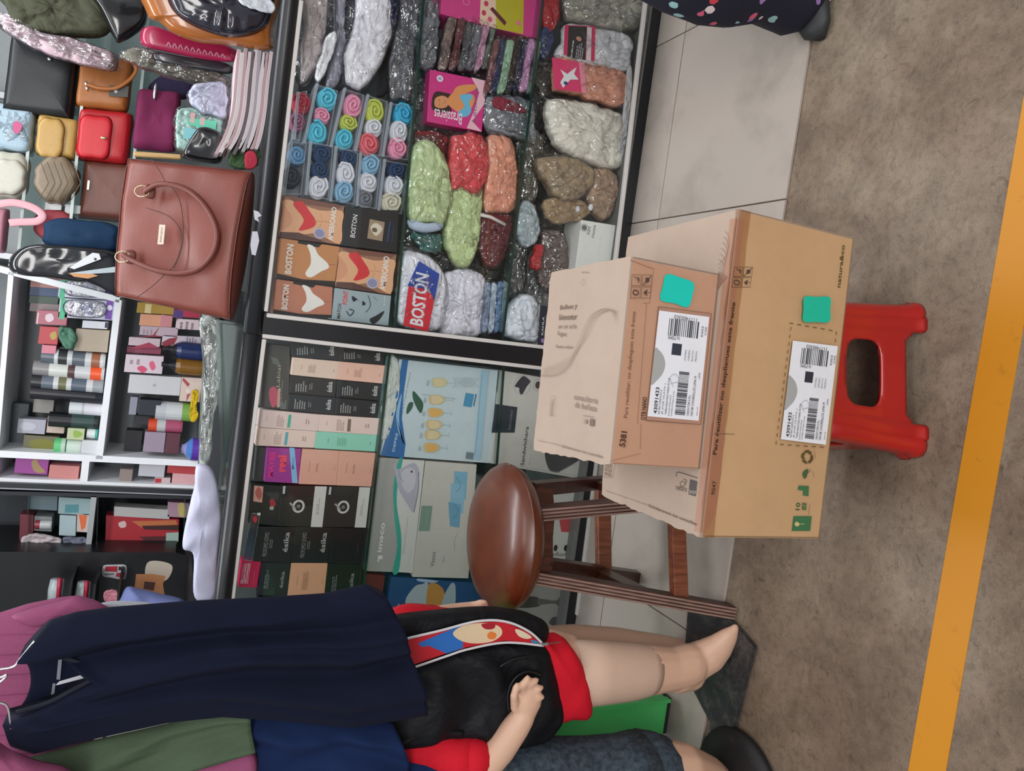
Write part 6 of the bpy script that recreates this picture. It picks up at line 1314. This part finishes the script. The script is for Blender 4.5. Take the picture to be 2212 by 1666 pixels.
t = MB(); zz = onY((404, 1300), 2.95).z; t.box((-1.9, 2.80, .02), (-.98, 3.16, zz), mat('15161a', .5)); o = t.build('low_cabinet'); rooted(o, 'low black cabinet behind the counter end carrying the lilac cloth', 'cabinet')
# black cabinet door with stickers and little things in front of it
P = [(-80, 1192), (380, 1194), (400, 1200), (412, 1214), (418, 1240), (418, 1480), (-80, 1480)]
Pp = [onY(p, 3.18) for p in P]; t = MB(); n = len(Pp); t.add(Pp+[p+Vector((0, .35, 0)) for p in Pp], [tuple(range(n)), tuple(range(n, 2*n))[::-1]]+[(i, (i+1) % n, n+(i+1) % n, n+i) for i in range(n)], mat('0d0e12', .35))
o = t.build('black_cabinet'); rooted(o, 'black round-cornered cabinet with a red emblem sticker', 'cabinet')
f = Face(Pp[0], (1, 0, 0), (0, 0, -1)); f.run([('c', [(220, 1236), (224, 1222), (246, 1220), (272, 1222), (272, 1248), (262, 1252), (240, 1248), (224, 1246)], 'b0b0b4'), ('q', [(226, 1234), (228, 1224), (254, 1223), (254, 1236)], 'a01c30'), ('q', [(250, 1246), (252, 1238), (270, 1236), (268, 1248)], 'a01c30'), ('q', [(256, 1224), (269, 1225), (268, 1233), (256, 1232)], '101014'), ('l', [(226, 1241), (246, 1240)], .003, '101014')]); f.build(o, 'emblem_sticker')
f = Face(Pp[0], (1, 0, 0), (0, 0, -1), lift=.002); f.run([('c', [(318, 1216), (345, 1212), (372, 1222), (366, 1246), (350, 1256), (316, 1250)], 'b6aa9c'), ('q', [(294, 1240), (330, 1240), (358, 1244), (352, 1262), (356, 1288), (290, 1276)], 'b4784c'), ('q', [(312, 1256), (336, 1258), (332, 1276), (310, 1272)], '4a2a20')]); f.build(o, 'photo_card')
for l, x, y in (('red and white little tube before the black cabinet, nearer the edge', 118, 1276), ('red and white little tube before the black cabinet', 176, 1282)):
    t = MB(); A = onY((x, y+22), 3.05); B = onY((x+6, y-24), 3.05); t.tube([A, A.lerp(B, .5), B], [.024, .026, .022], mat('9aa4a6', .3), 12); e = t.build('small_tube', smooth=True); rooted(e, l, 'tube', 'little tubes by the black cabinet')
    t = MB(); t.tube([A+Vector((.012, -.022, -.012)), B+Vector((.012, -.022, -.01))], .008, mat('a01c38', .3), 8); t.build('red_side', e, smooth=True)
for xx in (150, 202, 254):
    zz = onY((xx, 1280), 3.05).z; t = MB(); t.box((Pp[-1].x*.0+onY((418, 1470), 3.18).x-.3, 2.98, zz-.01), (onY((xx, 1248), 3.05).x, 3.18, zz-.002), mat('0d0e12', .35)); t.build('shelf_board', bpy.data.objects['black_cabinet'])
soft('lilac_cloth', 'lilac cloth heap in front of the black cabinet', 'cloth', [(262, 1290), (275, 1268), (300, 1272), (350, 1284), (396, 1296), (400, 1320), (320, 1330), (250, 1325)], 2.9, .05, '6f78a8', kind='fabric', wr=.01)
soft('pink_block', 'small pink block beside the lilac cloth', 'box', [(228, 1276), (252, 1276), (253, 1300), (228, 1300)], 3.0, .02, 'b0707e', sharp=6)

# ---------------- child mannequin in a black vest ----------------
SKM = mat('d3ab92', .45, 0, 'skin')
em = empty('child_mannequin', onZ((1590, 1360), .008), 'child mannequin in a black padded vest, red shirt and red shorts', 'mannequin')
def body(mb_, name, parent, vox=.006, it_=6):
    o = mb_.build(name, parent, smooth=True)
    r = o.modifiers.new('remesh', 'REMESH'); r.mode = 'VOXEL'; r.voxel_size = vox; r.use_smooth_shade = True
    s = o.modifiers.new('smooth', 'SMOOTH'); s.factor = .5; s.iterations = it_
    return o
def limb(t, secs, Y=None, flat=1., m=SKM, n=14):
    """secs: (pixel x, pixel y, half width in pixels, Y)"""
    P = []; R = []
    for s in secs:
        y = s[3] if len(s) > 3 else Y; p = onY((s[0], s[1]), y); q = onY((s[0], s[1]+1), y); P.append(p); R.append(s[2]*(p-q).length)
    t.tube(P, R, m, n, flat, up=(0, -1, 0)); t.ell(P[0], R[0], R[0]*flat, R[0]*.9, m, 12, 8); t.ell(P[-1], R[-1], R[-1]*flat, R[-1]*.9, m, 12, 8)
t = MB()
MY = 1.50
limb(t, [(790, 1470, 42), (880, 1470, 100), (980, 1462, 105), (1080, 1455, 98), (1150, 1455, 98), (1200, 1455, 88)], MY, .62)      # trunk
limb(t, [(700, 1475, 30), (800, 1470, 32)], MY); t.ell(onY((640, 1478), MY), .085, .1, .11, SKM, 18, 12)                         # neck, head
limb(t, [(1170, 1462, 74, 1.50), (1260, 1456, 68, 1.47), (1330, 1452, 62, 1.46), (1400, 1448, 52, 1.45), (1450, 1446, 45, 1.45), (1490, 1436, 44, 1.45)], None, .8)
# foot pointing down and forward
fp = [(1478, 1442, 44, 1.46), (1508, 1428, 41, 1.455), (1535, 1414, 39, 1.445), (1557, 1394, 31, 1.435), (1577, 1371, 20, 1.425), (1587, 1359, 11, 1.42)]
limb(t, fp, None, .75); limb(t, [(1462, 1450, 44, 1.47), (1490, 1456, 34, 1.47)], None, 1.)
# second leg, further back
limb(t, [(1170, 1410, 52, 1.58), (1240, 1392, 40, 1.62), (1330, 1392, 34, 1.64), (1420, 1400, 28, 1.64), (1500, 1412, 24, 1.62)], None, 1.); limb(t, [(1500, 1412, 24, 1.62), (1540, 1395, 16, 1.56)], None, .8)
# near arm across the hip with a loosely closed hand
limb(t, [(860, 1600, 40, 1.46), (960, 1650, 36, 1.42), (1040, 1668, 32, 1.38)], None, .9); limb(t, [(1040, 1668, 32, 1.38), (1080, 1620, 33, 1.37), (1115, 1570, 30, 1.36), (1132, 1545, 26, 1.355)], None, .85)
limb(t, [(1132, 1545, 26, 1.355), (1140, 1520, 31, 1.352), (1142, 1503, 30, 1.352)], None, .6)
for (a, b, c, w_) in (((1128, 1495), (1130, 1478), (1140, 1466), 9), ((1142, 1492), (1148, 1474), (1158, 1470), 8.5), ((1154, 1500), (1163, 1486), (1169, 1486), 8), ((1158, 1515), (1168, 1504), (1172, 1506), 7.5)):
    limb(t, [(*a, w_, 1.35), (*b, w_, 1.335), (*c, w_*.9, 1.337)], None, 1., n=10)
limb(t, [(1112, 1530, 10, 1.35), (1110, 1502, 9, 1.335), (1116, 1482, 8, 1.335)], None, 1., n=10)
# far arm behind the wooden stool
limb(t, [(870, 1360, 34, 1.55), (940, 1336, 26, 1.57), (985, 1326, 22, 1.58), (1018, 1316, 16, 1.58)], None, .9); limb(t, [(1018, 1316, 16, 1.58), (1040, 1310, 15, 1.57)], None, .7)
for k in range(4): limb(t, [(1036+k*3, 1300+k*7, 5.5, 1.57), (1050+k*2, 1302+k*7, 5, 1.56)], None, 1., n=8)
body(t, 'body', em, .0045)
ST = [(1235, 1456, 71, 1.47), (1300, 1453, 68, 1.46), (1360, 1451, 63, 1.455), (1395, 1449, 57, 1.45), (1408, 1449, 53, 1.45)]
t = MB(); t.tube([onY((x, y), Y_) for x, y, r, Y_ in ST], [r*.00113 for x, y, r, Y_ in ST], flat=.84, up=(0, -1, 0), n=24, m=mat('c4a692', .6, 0, 'skin')); t.build('stocking', em, smooth=True)['label'] = 'pale stocking over the knee'
VB = mat('121317', .58, 0, 'crumple'); SH = mat('bd1626', .8, 0, 'fabric'); SR = mat('c9182a', .8, 0, 'fabric')
t = MB(); puff(t, PX([(1183, 1376), (1215, 1376), (1235, 1402), (1252, 1440), (1263, 1490), (1266, 1530), (1252, 1546), (1222, 1545), (1160, 1545), (1150, 1380)], 1.455), .062, SR, sharp=3, back=1.6, wr=.006); t.build('shorts', em, smooth=True)['label'] = 'red shorts'
t = MB(); puff(t, PX([(840, 1330), (1000, 1325), (1120, 1330), (1190, 1380), (1205, 1450), (1205, 1550), (1120, 1590), (960, 1590), (840, 1560)], 1.475), .045, SH, sharp=3, back=2.2, wr=.004); t.build('shirt', em, smooth=True)['label'] = 'red T-shirt'
t = MB(); limb(t, [(868, 1588, 52, 1.45), (930, 1622, 50, 1.43), (985, 1640, 46, 1.40), (1022, 1640, 44, 1.38)], None, .85, SR, 20); t.build('sleeve', em, smooth=True)['label'] = 'red sleeve'
t = MB(); limb(t, [(860, 1352, 40, 1.55), (900, 1345, 34, 1.56), (935, 1338, 30, 1.57)], None, .9, SR, 16); t.build('sleeve', em, smooth=True)['label'] = 'red sleeve behind'
# vest halves with open zip
def vf(q): return .010*math.sin(q.z*55+4*noise.noise(q*7))+.006*noise.noise(q*30)
t = MB(); puff(t, PX([(820, 1462), (893, 1440), (1000, 1403), (1090, 1388), (1172, 1395), (1192, 1425), (1206, 1480), (1217, 1540), (1205, 1572), (1175, 1600), (1110, 1612), (1040, 1602), (960, 1592), (880, 1612), (800, 1600)], 1.415), .035, VB, sharp=3.2, back=.9, fold=vf, rings=14); vs_ = t.build('vest_side', em, smooth=True)
t = MB(); puff(t, PX([(820, 1398), (868, 1380), (1030, 1340), (1095, 1342), (1160, 1376), (1178, 1388), (1186, 1360), (1168, 1336), (1120, 1325), (1060, 1320), (950, 1328), (820, 1348)], 1.425), .018, VB, sharp=3.2, back=3, fold=lambda q: .004*noise.noise(q*30), rings=8); t.build('vest_side', em, smooth=True)
ZP = mat('d0cdd0', .5)
for pts in ([(820, 1398), (868, 1380), (950, 1360), (1030, 1340), (1090, 1341), (1140, 1362), (1172, 1391)], [(820, 1462), (893, 1439), (960, 1416), (1010, 1400), (1090, 1386), (1172, 1393)]):
    t = MB(); t.tube([p-Vector((0, .006, 0)) for p in crv(PX(pts, 1.402), 8, False)], .0028, ZP, 8, .6, up=(0, -1, 0)); t.build('zip_tape', vs_, smooth=True)
t = MB(); t.bar(onY((1170, 1392), 1.392), onY((1184, 1391), 1.392), .004, .006, SIL); t.bar(onY((1184, 1391), 1.39), onY((1212, 1388), 1.38), .002, .003, mat('3a2a22', .5)); t.build('zip_pull', vs_)
t = MB(); t.tube(crv([onY(p, 1.372) for p in [(1100, 1540), (1098, 1500), (1112, 1468), (1140, 1452), (1170, 1460)]], 6, False), .004, mat('101114', .4), 6, .5, up=(0, -1, 0)); t.tube(crv([onY(p, 1.378) for p in [(1080, 1440), (1110, 1425), (1140, 1420)]], 6, False), .003, mat('101114', .4), 6); t.build('pocket_seam', vs_, smooth=True)
t = MB(); t.tube(crv(PX([(860, 1612), (900, 1590), (950, 1582), (1000, 1585)], 1.39), 6, False), .007, VB, 8); t.build('armhole_binding', vs_, smooth=True)
# plain coloured patches of the shirt print between the zips
f = Face(onY((1000, 1400), 1.399), (1, 0, 0), (0, 0, -1))
f.run([('q', [(830, 1450), (830, 1400), (868, 1383), (950, 1363), (1030, 1343), (1090, 1344), (1140, 1366), (1168, 1391), (1090, 1384), (1010, 1398), (960, 1413), (893, 1436)], 'bd1626'),
       ('q', [(902, 1390), (985, 1355), (1000, 1350), (1000, 1400), (965, 1412), (925, 1395), (912, 1398)], '2468b8'), ('c', [(978, 1368), (1000, 1352), (1040, 1346), (1076, 1352), (1084, 1370), (1062, 1386), (1025, 1390), (995, 1384)], 'dcc4a0'),
       ('c', [(1040, 1348), (1068, 1348), (1066, 1358), (1048, 1359)], 'a01828'), ('c', [(1052, 1372), (1060, 1364), (1072, 1370), (1068, 1380), (1056, 1380)], 'df7a34'), ('c', [(1112, 1360), (1126, 1362), (1148, 1376), (1136, 1380), (1120, 1374)], 'd8c8ac'), ('q', [(1146, 1382), (1158, 1384), (1166, 1391), (1148, 1388)], '3080a8')]); f.build(em, 'shirt_print')
# ---------------- second mannequin, at the lower picture edge ----------------
e2 = empty('denim_mannequin', onZ((1600, 1720), .008), 'mannequin in dark denim shorts on a black round base, at the picture edge', 'mannequin')
t = MB(); limb(t, [(1000, 1760, 110, 1.40), (1150, 1755, 120, 1.40), (1300, 1730, 110, 1.38), (1400, 1700, 98, 1.36), (1460, 1705, 92, 1.35), (1510, 1716, 78, 1.36), (1560, 1735, 60, 1.38), (1600, 1745, 45, 1.40)], None, .8)
limb(t, [(700, 1780, 45, 1.42), (800, 1770, 130, 1.42), (1000, 1765, 125, 1.41)], None, .6); limb(t, [(620, 1785, 35, 1.42), (700, 1785, 36, 1.42)], None, 1.); t.ell(onY((560, 1790), 1.42), .085, .1, .11, SKM, 16, 10)
body(t, 'body', e2, .007)
t = MB(); DN = painted('dark_denim', '26303c', '4a5a66', 60, .85, .4, .7)
limb(t, [(1060, 1752, 128, 1.41), (1180, 1748, 138, 1.41), (1280, 1735, 128, 1.39), (1350, 1722, 122, 1.37), (1386, 1712, 121, 1.37)], None, .85, DN, 22); t.build('denim_shorts', e2, smooth=True)
t = MB(); limb(t, [(560+200, 1782, 150, 1.44), (900, 1778, 150, 1.43), (1060, 1770, 140, 1.42)], None, .8, mat('16305c', .8, 0, 'fabric'), 20); t.build('blue_top', e2, smooth=True)
t = MB(); c = onZ((1582, 1700), .03); t.lathe((c.x, c.y, .0085), [(0, 0), (.135, 0), (.14, .008), (.135, .02), (.11, .03), (.05, .036), (0, .037)], painted('black_rubber', '141214', '2a2424', 30, .6), 40); t.build('round_base', e2, smooth=True)

# ---------------- green painted metal post box ----------------
A = onZ((1438, 1598), .008); B = onZ((1438, 1516), .008)
GRN = painted('green_enamel', '46b862', '56c870', 6, .35, .4, .7)
yg = 1.62
xa, xb = onY((1430, 1602), yg).x, onY((1430, 1512), yg).x
eg = empty('green_cabinet', ((xa+xb)/2, yg, .03), 'green enamelled metal box standing behind the mannequin leg', 'metal box')
t = MB(); zt_ = onY((700, 1560), yg).z; z0 = onY((1437, 1560), yg).z
t.box((xa, yg, max(z0, .0085)), (xb, yg+.25, zt_), GRN); t.build('casing', eg, bevel=.004)
t = MB(); t.box((xb-.006, yg-.012, max(z0, .0085)), (xb+.004, yg+.01, zt_), GRN); t.box((xa-.03, yg-.02, max(z0, .0085)), (xa+.004, yg+.01, zt_), GRN); t.build('flange', eg, bevel=.002)
if z0 > .02:
    t = MB(); t.box((xa+.01, yg+.02, .0085), (xb-.01, yg+.22, z0), mat('2a2a2c', .6)); t.build('foot', eg)

# ---------------- clothes on hangers, close to the camera ----------------
NV = mat('0c1126', .9, 0, 'fabric'); PK = mat('8d4a6c', .85, 0, 'fabric')
HY = 1.30
gs = lambda t, c, w_: math.exp(-((t-c)/w_)**2)
def drape(s_, t, p):
    return (.024*gs(t, .10+.05*s_, .10)-.02*gs(t, .30-.10*s_, .07)+.02*gs(t, .48-.06*s_, .10)-.018*gs(t, .68-.12*s_, .06)*s_+.014*gs(t, .80, .08)
            +.006*math.sin(t*38+5*noise.noise(Vector((s_*2, t*3, 1))))*(.3+.7*s_)+.006*noise.noise(Vector((s_*7, t*5, 4))))
t = MB(); garment(t, [(108, 1341), (75, 1375), (47, 1408), (136, 1420), (228, 1455), (165, 1487), (108, 1517), (35, 1541), (14, 1546), (20, 1580), (27, 1612)],
    [(790, 1264), (830, 1285), (860, 1340), (872, 1385), (892, 1432), (908, 1480), (922, 1545)],
    [(108, 1341), (163, 1324), (244, 1313), (407, 1300), (560, 1293), (700, 1284), (790, 1264)], [(27, 1612), (76, 1628), (220, 1592), (366, 1560), (480, 1548), (600, 1556), (760, 1572), (922, 1545)], HY, .03, NV, drape, 80, 110)
en = t.build('navy_dress', smooth=True); rooted(en, 'dark navy V-neck garment on a wire hanger', 'garment', 'clothes hanging in front')
t = MB(); puff(t, PX([(50, 1404), (140, 1412), (235, 1454), (165, 1494), (100, 1526), (38, 1545), (58, 1505), (66, 1475), (63, 1445)], HY+.035), .004, NV, sharp=4); t.build('inner_back', en, smooth=True)
f = Face(onY((120, 1470), HY+.028), (1, 0, 0), (0, 0, -1)); f.run([('q', [(120, 1480), (128, 1472), (186, 1455), (191, 1459), (186, 1464), (124, 1480)], 'c8c8d0'), ('q', [(122, 1468), (126, 1425), (134, 1425), (130, 1468)], '787a84'), ('q', [(108, 1516), (114, 1476), (120, 1476), (116, 1516)], '787a84')]); f.build(en, 'care_tag')
t = MB()
for pts in ([(47, 1409), (80, 1412), (136, 1420), (227, 1455)], [(227, 1455), (165, 1487), (108, 1517), (35, 1540)]):
    t.tube(crv(PX(pts, HY-.012), 6, False), .004, mat('0c1022', .85), 8, .6, up=(0, -1, 0))
t.build('neckband', en, smooth=True)
def hang(label, pts, Y):
    t = MB(); t.tube(crv(PX(pts, Y), 8, False), .0018, SIL, 8); o = t.build('wire_hanger', smooth=True); rooted(o, label, 'hanger', 'wire hangers at the top edge')
hang('wire hanger carrying the navy garment, hook out of the frame', [(-120, 1460), (-60, 1452), (0, 1446), (30, 1440), (44, 1424), (75, 1385)], 1.27)
hang('wire hanger of the navy garment, arm beside the pink ribs', [(-60, 1500), (0, 1518), (14, 1524), (20, 1540), (24, 1575)], 1.27)
hang('wire hanger end between the other two', [(-60, 1476), (0, 1464), (14, 1458), (10, 1466), (0, 1474)], 1.28)
def ribs(s_, t, p):
    d = (p.x*30) % 1; return -.006*math.exp(-((d-.5)/.09)**2)+.012*noise.noise(Vector((p.x*5, 0, p.z*4)))
t = MB(); garment(t, [(-80, 1345), (-80, 1760)], [(242, 1318), (225, 1400), (205, 1550), (190, 1760)], [(-80, 1345), (0, 1325), (60, 1306), (130, 1292), (170, 1288), (205, 1298), (242, 1318)], [(-80, 1760), (190, 1760)], 1.40, .03, PK, ribs, 30, 140)
ep = t.build('pink_sweater', smooth=True); rooted(ep, 'dusky pink ribbed sweater behind the navy garment', 'garment', 'clothes hanging in front')
t = MB(); puff(t, PX([(25, 1334), (60, 1318), (130, 1300), (175, 1292), (232, 1316), (150, 1330), (75, 1352)], 1.366), .02, PK, wr=.006, sharp=2.5); t.build('sleeve', ep, smooth=True)
t = MB(); puff(t, PX([(-40, 1600), (20, 1622), (80, 1645), (160, 1672), (160, 1760), (-40, 1760)], 1.262), .025, PK, wr=.006, sharp=3, fold=lambda q: .003*math.sin(q.x*150)); t.build('sleeve', ep, smooth=True)
t = MB(); puff(t, PX([(410, 1668), (470, 1640), (546, 1622), (556, 1680), (540, 1760), (410, 1760)], 1.345), .015, PK, wr=.004, sharp=4, fold=lambda q: .002*math.sin(q.x*150)); t.build('hem', ep, smooth=True)
soft('white_shirt', 'white shirt edge showing between sweater and navy garment', 'garment', [(215, 1305), (250, 1299), (290, 1300), (332, 1305), (300, 1320), (235, 1322)], 1.45, .015, 'a9adb4', 'clothes hanging in front', kind='fabric')
wv = lambda A_, n_: (lambda s_, t, p: A_*math.sin(t*n_+3*noise.noise(Vector((s_*2, t*2, n_))))+.5*A_*noise.noise(Vector((s_*6, t*6, 2))))
t = MB(); garment(t, [(60, 1640), (60, 1720)], [(537, 1528), (543, 1580), (552, 1625)], [(60, 1640), (200, 1602), (300, 1580), (440, 1548), (537, 1528)], [(60, 1720), (200, 1730), (400, 1670), (552, 1625)], 1.335, .015, mat('4a5a46', .85, 0, 'fabric'), wv(.010, 9), 40, 30)
rooted(t.build('green_garment', smooth=True), 'sage green garment below the navy one', 'garment', 'clothes hanging in front')
t = MB(); garment(t, [(520, 1535), (530, 1620), (530, 1760)], [(850, 1565), (880, 1640), (850, 1760)], [(520, 1535), (640, 1545), (760, 1556), (850, 1565)], [(530, 1760), (850, 1760)], 1.37, .03, mat('12244a', .85, 0, 'fabric'), wv(.012, 12), 40, 40)
rooted(t.build('blue_garment', smooth=True), 'deep blue garment hanging beside the sage green one', 'garment', 'clothes hanging in front')
# rail the hangers hang from, above the frame
t = MB(); t.tube([Vector((-1.6, 1.33, 1.93)), Vector((.2, 1.33, 1.93))], .012, SIL, 12); o = t.build('clothes_rail', smooth=True); rooted(o, 'metal rail carrying the hangers, just above the picture', 'rail')

# ---------------- passer-by at the right ----------------
fo = onZ((1775, 10), 0)
epn = empty('person', (fo.x, fo.y, 0), 'person in loose navy trousers with coloured spots and dark shoes, walking past', 'person')
X0, Y0 = fo.x, fo.y
hx, hy = X0+.42, Y0+.16
skn = mat('8f6048', .5, 0, 'skin'); dk = mat('1b1d22', .7, 0, 'fabric')
t = MB()
def cap(a, b, r1, r2, m=skn): 
    a = Vector(a); b = Vector(b); t.tube([a, a.lerp(b, .5), b], [r1, (r1+r2)/2, r2], m, 12); t.ell(a, r1, r1, r1, m, 10, 7); t.ell(b, r2, r2, r2, m, 10, 7)
cap((hx, hy, .92), (hx, hy, 1.15), .13, .12); cap((hx, hy, 1.15), (hx, hy, 1.38), .13, .15); cap((hx, hy, 1.42), (hx, hy, 1.54), .05, .05)
t.ell((hx, hy, 1.63), .075, .095, .11, skn, 16, 12)
t.ell((hx-.01, hy-.095, 1.62), .012, .014, .018, skn, 8, 6); t.ell((hx-.075, hy, 1.63), .012, .02, .03, skn, 8, 6); t.ell((hx+.075, hy, 1.63), .012, .02, .03, skn, 8, 6)
for sx in (-1, 1):
    cap((hx+sx*.18, hy, 1.38), (hx+sx*.23, hy+.05, 1.10), .045, .038); cap((hx+sx*.23, hy+.05, 1.10), (hx+sx*.22, hy-.1, .88), .038, .026); cap((hx+sx*.22, hy-.1, .88), (hx+sx*.22, hy-.13, .80), .03, .03)
    for k in range(4): cap((hx+sx*.22+(k-1.5)*.017, hy-.135, .79), (hx+sx*.22+(k-1.5)*.017, hy-.14, .73-(.008 if k in (0, 3) else 0)), .008, .007)
    cap((hx+sx*.19, hy-.14, .82), (hx+sx*.185, hy-.165, .77), .009, .008)
ank = [Vector((X0+.06, Y0+.06, .10)), Vector((hx+.12, hy+.28, .10))]; kn = [Vector((X0+.20, Y0+.05, .47)), Vector((hx+.10, hy+.12, .48))]
kn[0] = onY((1590, 56), fo.y+.02)+Vector((.125, 0, 0)); ank[0] = onY((1742, 66), fo.y+.02)+Vector((.085, .01, 0)); ank[0].z = .095
for i in (0, 1):
    hp = Vector((hx+(-.09, .09)[i], hy, .90)); cap(hp, kn[i], .085, .06); cap(kn[i], ank[i], .058, .04); cap(ank[i], ank[i]+Vector(((-.04, -.02, -.05), (-.03, -.08, -.05))[i]), .034, .016)
body(t, 'body', epn, .01)
t = MB(); t.loft([((hx, hy, z), (r, 0, 0), (0, r*.7, 0)) for z, r in ((.88, .17), (1.0, .165), (1.15, .155), (1.3, .19), (1.40, .19), (1.44, .1))], mat('5a3340', .85, 0, 'fabric'), 24); t.build('blouse', epn, smooth=True)
t = MB(); t.ell((hx, hy+.02, 1.66), .09, .10, .10, mat('1a1412', .6), 16, 12); t.ell((hx, hy+.09, 1.55), .07, .05, .12, mat('1a1412', .6), 14, 10); t.build('hair', epn, smooth=True)
# trousers: follow the seen edge at the frame side
PNT = bpy.data.materials.new('spotted_navy_cloth'); PNT.use_nodes = True; nt = PNT.node_tree; L = nt.links.new; b = nt.nodes['Principled BSDF']
tc = nt.nodes.new('ShaderNodeTexCoord'); vo = nt.nodes.new('ShaderNodeTexVoronoi'); vo.inputs['Scale'].default_value = 25; L(tc.outputs['Object'], vo.inputs[0])
nz = nt.nodes.new('ShaderNodeTexNoise'); nz.inputs['Scale'].default_value = 60; L(tc.outputs['Object'], nz.inputs[0])
ad = nt.nodes.new('ShaderNodeMath'); ad.operation = 'MULTIPLY_ADD'; ad.inputs[1].default_value = .35; L(nz.outputs[0], ad.inputs[0]); L(vo.outputs['Distance'], ad.inputs[2])
cr = nt.nodes.new('ShaderNodeValToRGB'); cr.color_ramp.interpolation = 'CONSTANT'; e_ = cr.color_ramp.elements; e_[0].color = (1, 1, 1, 1); e_[1].position = .46; e_[1].color = (0, 0, 0, 1); L(ad.outputs[0], cr.inputs[0])
sp = nt.nodes.new('ShaderNodeSeparateColor'); L(vo.outputs['Color'], sp.inputs[0]); c2 = nt.nodes.new('ShaderNodeValToRGB'); c2.color_ramp.interpolation = 'CONSTANT'; e_ = c2.color_ramp.elements
e_[0].color = (*rgb('d8607c'), 1); e_[1].position = .3; e_[1].color = (*rgb('9cc8cc'), 1)
for p_, h_ in ((.5, 'e4d4d8'), (.7, 'c8404c'), (.85, '9a78b8')):
    x = e_.new(p_); x.color = (*rgb(h_), 1)
L(sp.outputs[0], c2.inputs[0]); mx = nt.nodes.new('ShaderNodeMix'); mx.data_type = 'RGBA'; mx.inputs[6].default_value = (*rgb('14162a'), 1); L(cr.outputs[0], mx.inputs[0]); L(c2.outputs[0], mx.inputs[7]); L(mx.outputs[2], b.inputs['Base Color']); b.inputs['Roughness'].default_value = .85
YP = fo.y+.02
def pts_leg(seq, Y):   # seq: px x, inner edge pixel y, half width metres
    S = []
    for x, y, r in seq:
        p = onY((x, y), Y); c = p+Vector((r, 0, 0)); S.append((c, Vector((r, 0, 0)), Vector((0, r*.85, 0))))
    return S
t = MB(); t.loft(pts_leg([(1756, 42, .07), (1742, 66, .085), (1700, 74, .10), (1640, 50, .105), (1580, 58, .12), (1520, 50, .13), (1460, 26, .13), (1400, -10, .13)], YP)+[(Vector((hx-.09, hy, .80)), Vector((.125, 0, 0)), Vector((0, .12, 0))), (Vector((hx-.06, hy, .95)), Vector((.12, 0, 0)), Vector((0, .12, 0)))], PNT, 24, wr=.006, wf=12); t.build('trouser_leg', epn, smooth=True)
t = MB(); t.loft([(ank[1]+Vector((0, 0, .04)), Vector((.09, 0, 0)), Vector((0, .085, 0))), (kn[1], Vector((.115, 0, 0)), Vector((0, .11, 0))), (Vector((hx+.09, hy, .8)), Vector((.125, 0, 0)), Vector((0, .12, 0))), (Vector((hx+.06, hy, .95)), Vector((.12, 0, 0)), Vector((0, .12, 0)))], PNT, 24, wr=.006, wf=12); t.build('trouser_leg', epn, smooth=True)
SHM = mat('2a2c2e', .55)
def shoe(c, d, k_=1):
    c = Vector(c); d = Vector(d).normalized(); s_ = Vector((-d.y, d.x, 0)); t = MB(); secs = []
    for k, w_, h in ((-.12, .02, .05), (-.10, .038, .075), (-.04, .04, .09), (.03, .045, .075), (.08, .046, .055), (.12, .036, .042), (.14, .012, .03)):
        secs.append((c+d*k*k_+Vector((0, 0, h/2+.004)), s_*w_*k_, Vector((0, 0, h/2))))
    t.loft(secs, SHM, 18); t.build('shoe', epn, smooth=True)
shoe((fo.x+.045, fo.y+.03, .0), (-.8, -.35, 0), 1.1); shoe((ank[1].x, ank[1].y-.03, 0), (-.3, -.9, 0))
